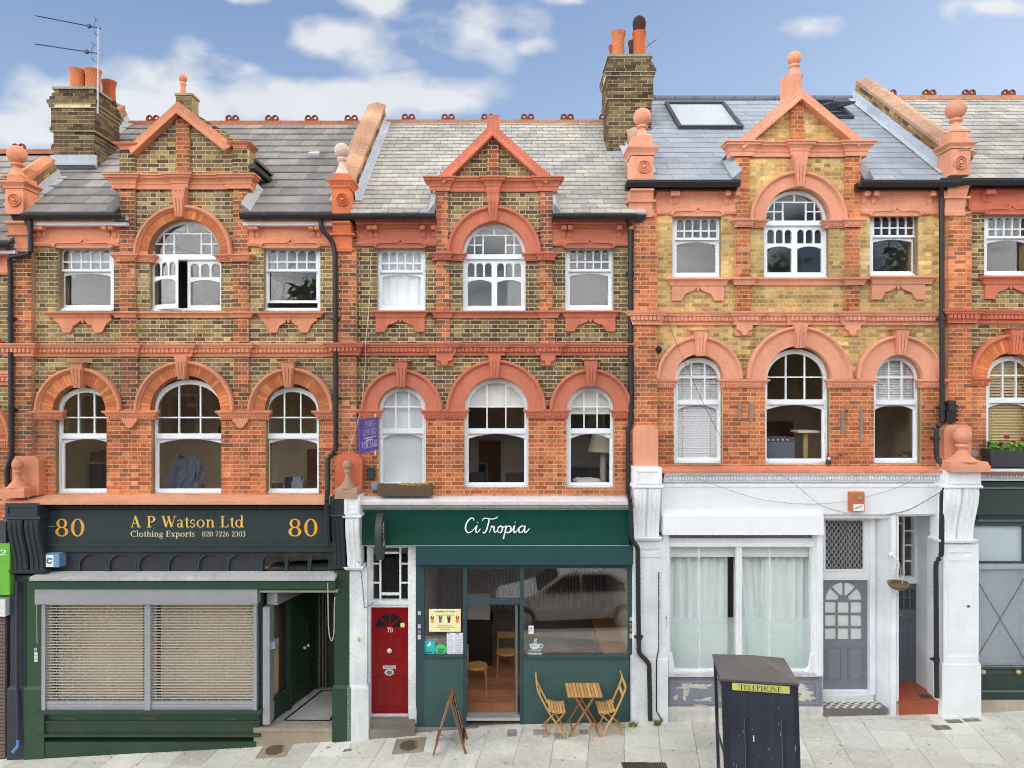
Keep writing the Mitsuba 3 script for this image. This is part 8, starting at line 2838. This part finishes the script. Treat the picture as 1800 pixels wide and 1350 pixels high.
for s in (-1, 1):
    g = M()
    u = s * (h - .02)
    g.add([K3(u, .07, .25), K3(u, KD - .05, .25), K3(u, KD - .05, KH - .12), K3(u, .07, KH - .12)], [[0, 1, 2, 3]])
    glass(k + '__pane', g)
    m = M()
    for zz in (.8, 1.3):
        kbox(m, u - .012, u + .012, .06, KD - .05, zz, zz + .035)
    put(k + '__glazing_bar', m, (60, 62, 70), 'satin', .2)
m = M()
kbox(m, -.2, .2, .05, .22, 1.0, 1.75)
put(k + '__telephone', m, (60, 62, 66), 'satin', .1)

# ================================================================ across the road, seen only as reflections in the panes
def far_house(x0, w, hgt, col, label):
    k = thing('house_opposite', label, 'house')
    m = M().box(x0, x0 + w - .02, 19.0, 27.0, -1.6, hgt)
    put(k + '__wall', m, col, 'matte', .4)
    put(k + '__roof', M().side(Polygon([(18.7, hgt), (27.3, hgt), (23, hgt + 2.4)]), x0, x0 + w - .02), (74, 74, 80), 'matte', .3)
    for fl_ in range(2):
        for c in range(3):
            z = 1.0 + fl_ * 3.1
            a = x0 + .5 + c * (w - 1.0) / 3 + .25
            wk_ = put(k + '__window', M().box(a - .08, a + 1.18, 18.94, 19.02, z - .08, z + 1.78), (220, 222, 224), 'satin', .1)
            put(wk_ + '__pane', M().box(a, a + 1.1, 18.92, 18.95, z, z + 1.7), (50, 54, 62), 'gloss', .1)


for x0_, w_, h_, c_, lb in ((-20, 7, 7.4, (150, 120, 90), 'brown brick house across the road, mirrored in the panes of the left shop'), (-13, 6.5, 7.8, (196, 190, 180), 'pale rendered house across the road, mirrored in the panes'), (-6.5, 6.5, 7.6, (140, 96, 76), 'red brick house across the road, mirrored in the cafe panes'), (0, 6.5, 7.9, (168, 150, 120), 'buff brick house across the road, mirrored in the middle panes'),
                          (6.5, 6.5, 7.5, (120, 92, 76), 'dark brick house across the road, mirrored in the right panes'), (13, 7, 7.8, (186, 176, 160), 'cream house across the road, mirrored at the far right')):
    far_house(x0_, w_, h_, c_, lb)


def far_tree(x, p, h_, r, seed, label):
    k = thing('tree', label, 'tree')
    r_ = np.random.default_rng(seed)
    m = M().tube([(x, p, -1), (x + .1, p, h_ * .4), (x, p + .1, h_ * .75)], [.28, .2, .08], 8)
    for i in range(7):
        t = r_.uniform(0, 6.3)
        m.tube([(x, p, h_ * .4), (x + r * .5 * math.cos(t), p + r * .5 * math.sin(t), h_ * .65), (x + r * .8 * math.cos(t), p + r * .8 * math.sin(t), h_ * .8)], [.09, .05, .02], 6)
    put(k + '__trunk', m, (86, 72, 60), 'matte', .3)
    m = M()
    n = 2600
    cl = r_.normal(size=(40, 3)) * [r * .5, r * .5, h_ * .16] + (x, p, h_ * .72)
    q = cl[r_.integers(40, size=n)] + r_.normal(size=(n, 3)) * r * .17
    for c in q:
        u, w = r_.normal(size=3) * .11, r_.normal(size=3) * .11
        m.add([c - u, c - w, c + u, c + w], [[0, 1, 2], [0, 2, 3]], [(96, 128, 62), (116, 146, 72), (80, 110, 54)][int(r_.integers(3))], .3)
    put(k + '__crown', m, (60, 84, 40), 'leaf', kind='stuff')


far_tree(11.5, 17.2, 10.6, 2.6, 1, 'leafy street tree across the road, mirrored in the upper panes of the yellow house')
far_tree(16.5, 17.4, 10.8, 2.6, 2, 'leafy street tree across the road, mirrored in the panes at the right edge')
far_tree(-8.6, 17.2, 10.4, 2.0, 3, 'leafy street tree across the road, mirrored in the open sash of the left house')

# the car at the kerb, out of the frame but mirrored in the cafe's glass
k = thing('parked_car', 'silver hatchback parked at the kerb, mirrored in the big cafe window', 'car')
cx0, cp0 = -.35, 5.55
side_ = [(0, .35), (.02, .62), (.12, .74), (.75, .86), (1.1, .95), (1.75, 1.40), (2.1, 1.47), (3.0, 1.44), (3.55, 1.22), (3.95, .98), (4.15, .92), (4.2, .45), (4.1, .28), (.1, .25)]


def car_pt(a, z, q):
    t = max(0, (z - .9) / .6)
    return (cx0 + a, cp0 + .05 + q * 1.68 + (.16 * t if q < .5 else -.16 * t), gz(cx0 + a, 5.3) - .12 + z)


pts = np.array(Polygon(side_).buffer(.05).buffer(-.05).exterior.coords)[:-1]
m = M()
n = len(pts)
vv = [car_pt(a, z, q) for q in (0, 1) for a, z in pts]
i_ = np.arange(n)
m.add(vv, np.column_stack([i_, (i_ + 1) % n, (i_ + 1) % n + n, i_ + n]))
t2, tf = trimesh.creation.triangulate_polygon(Polygon(pts), engine='earcut')
for q in (0, 1):
    m.add([car_pt(a, z, q) for a, z in t2], tf)
put(k + '__body', m, (186, 190, 196), 'gloss', .05)
for nm_, w_ in (('side_window', [(1.3, .98), (1.82, 1.36), (2.25, 1.40), (2.25, .98)]), ('side_window', [(2.32, .98), (2.32, 1.40), (3.0, 1.38), (3.4, 1.16), (3.45, .98)])):
    for q, off in ((0, -.012), (1, .012)):
        put(k + '__' + nm_, M().add([(lambda c: (c[0], c[1] + off, c[2]))(car_pt(a, z, q)) for a, z in w_], [[0, 1, 2, 3]] if len(w_) == 4 else [[0, 1, 2, 2], [0, 2, 3, 4]]), (30, 34, 38), 'gloss', .02)
put(k + '__windscreen', M().add([(lambda c: (c[0] - .012, c[1] + d_, c[2] + .012))(car_pt(a, z, q)) for a, z, q, d_ in ((1.16, 1.0, 0, .08), (1.70, 1.37, 0, .06), (1.70, 1.37, 1, -.06), (1.16, 1.0, 1, -.08))], [[0, 1, 2, 3]]), (36, 42, 48), 'gloss', .02)
for a in (.78, 3.42):
    for q, s in ((0, -1), (1, 1)):
        x, p, z = car_pt(a, .31, q)
        wk_ = put(k + '__wheel', M().disc_lathe(x, z, [(.001, p - .1), (.28, p - .1), (.31, p - .08), (.31, p + .08), (.28, p + .1), (.001, p + .1)], 26), (30, 30, 32), 'matte', .1)
        put(wk_ + '__rim', M().disc_lathe(x, z, [(.001, p + s * .108), (.19, p + s * .104), (.21, p + s * .1)], 18), (170, 172, 176), 'metal', .1)
put(k + '__headlight', M().box(*(lambda c: (c[0] - .02, c[0] + .18, c[1] - .01, c[1] + .25))(car_pt(.06, .66, 0)), car_pt(.06, .60, 0)[2], car_pt(.06, .74, 0)[2]), (220, 224, 228), 'gloss', .02)

# ================================================================ the houses' backs, floors and party walls, so that no daylight leaks in from behind
for i, (own, h, geo) in enumerate(houses):
    a, b = XP[i], XP[i + 1]
    ze = float(wz(h['eave']))
    put(own + '__rear_wall', M().box(a, b, -7.2, -7.0, -2, ze), (150, 130, 100), 'matte', .3)
    m = M().box(a, a + .18, -7.0, -.42, -2, ze).box(b - .18, b - .001, -7.0, -.42, -2, ze)
    put(own + '__party_walls', m, (160, 150, 136), 'matte', .2)
    for z in (float(wz(h['ledge'] - 18)) - .62, float(wz(h['fan'][5])) - .56, ze - .06):
        put(own + '__floor', M().box(a + .18, b - .18, -7.0, -.37 if z > ze - 1 else -.02, z - .12, z), (120, 100, 80), 'matte', .2)

for base, phrase in (('cable', 'cables slung across the house fronts'), ('sticker', 'stickers on the shop posts'), ('timber_batten', 'weathered battens on the red brick'), ('picture_frame', 'pictures in the rooms'), ('house_opposite', 'houses across the road'),
                     ('tree', 'trees across the road'), ('alarm_box', 'alarm boxes on the shopfronts'), ('roof_aerial', 'aerials on the chimneys'), ('manhole_cover', 'covers in the pavement'), ('cafe_chair', 'chairs inside the cafe')):
    for k, d in labels.items():
        if '__' not in k and (k == base or (k.startswith(base + '_') and k[len(base) + 1:].isdigit())):
            d['group'] = phrase
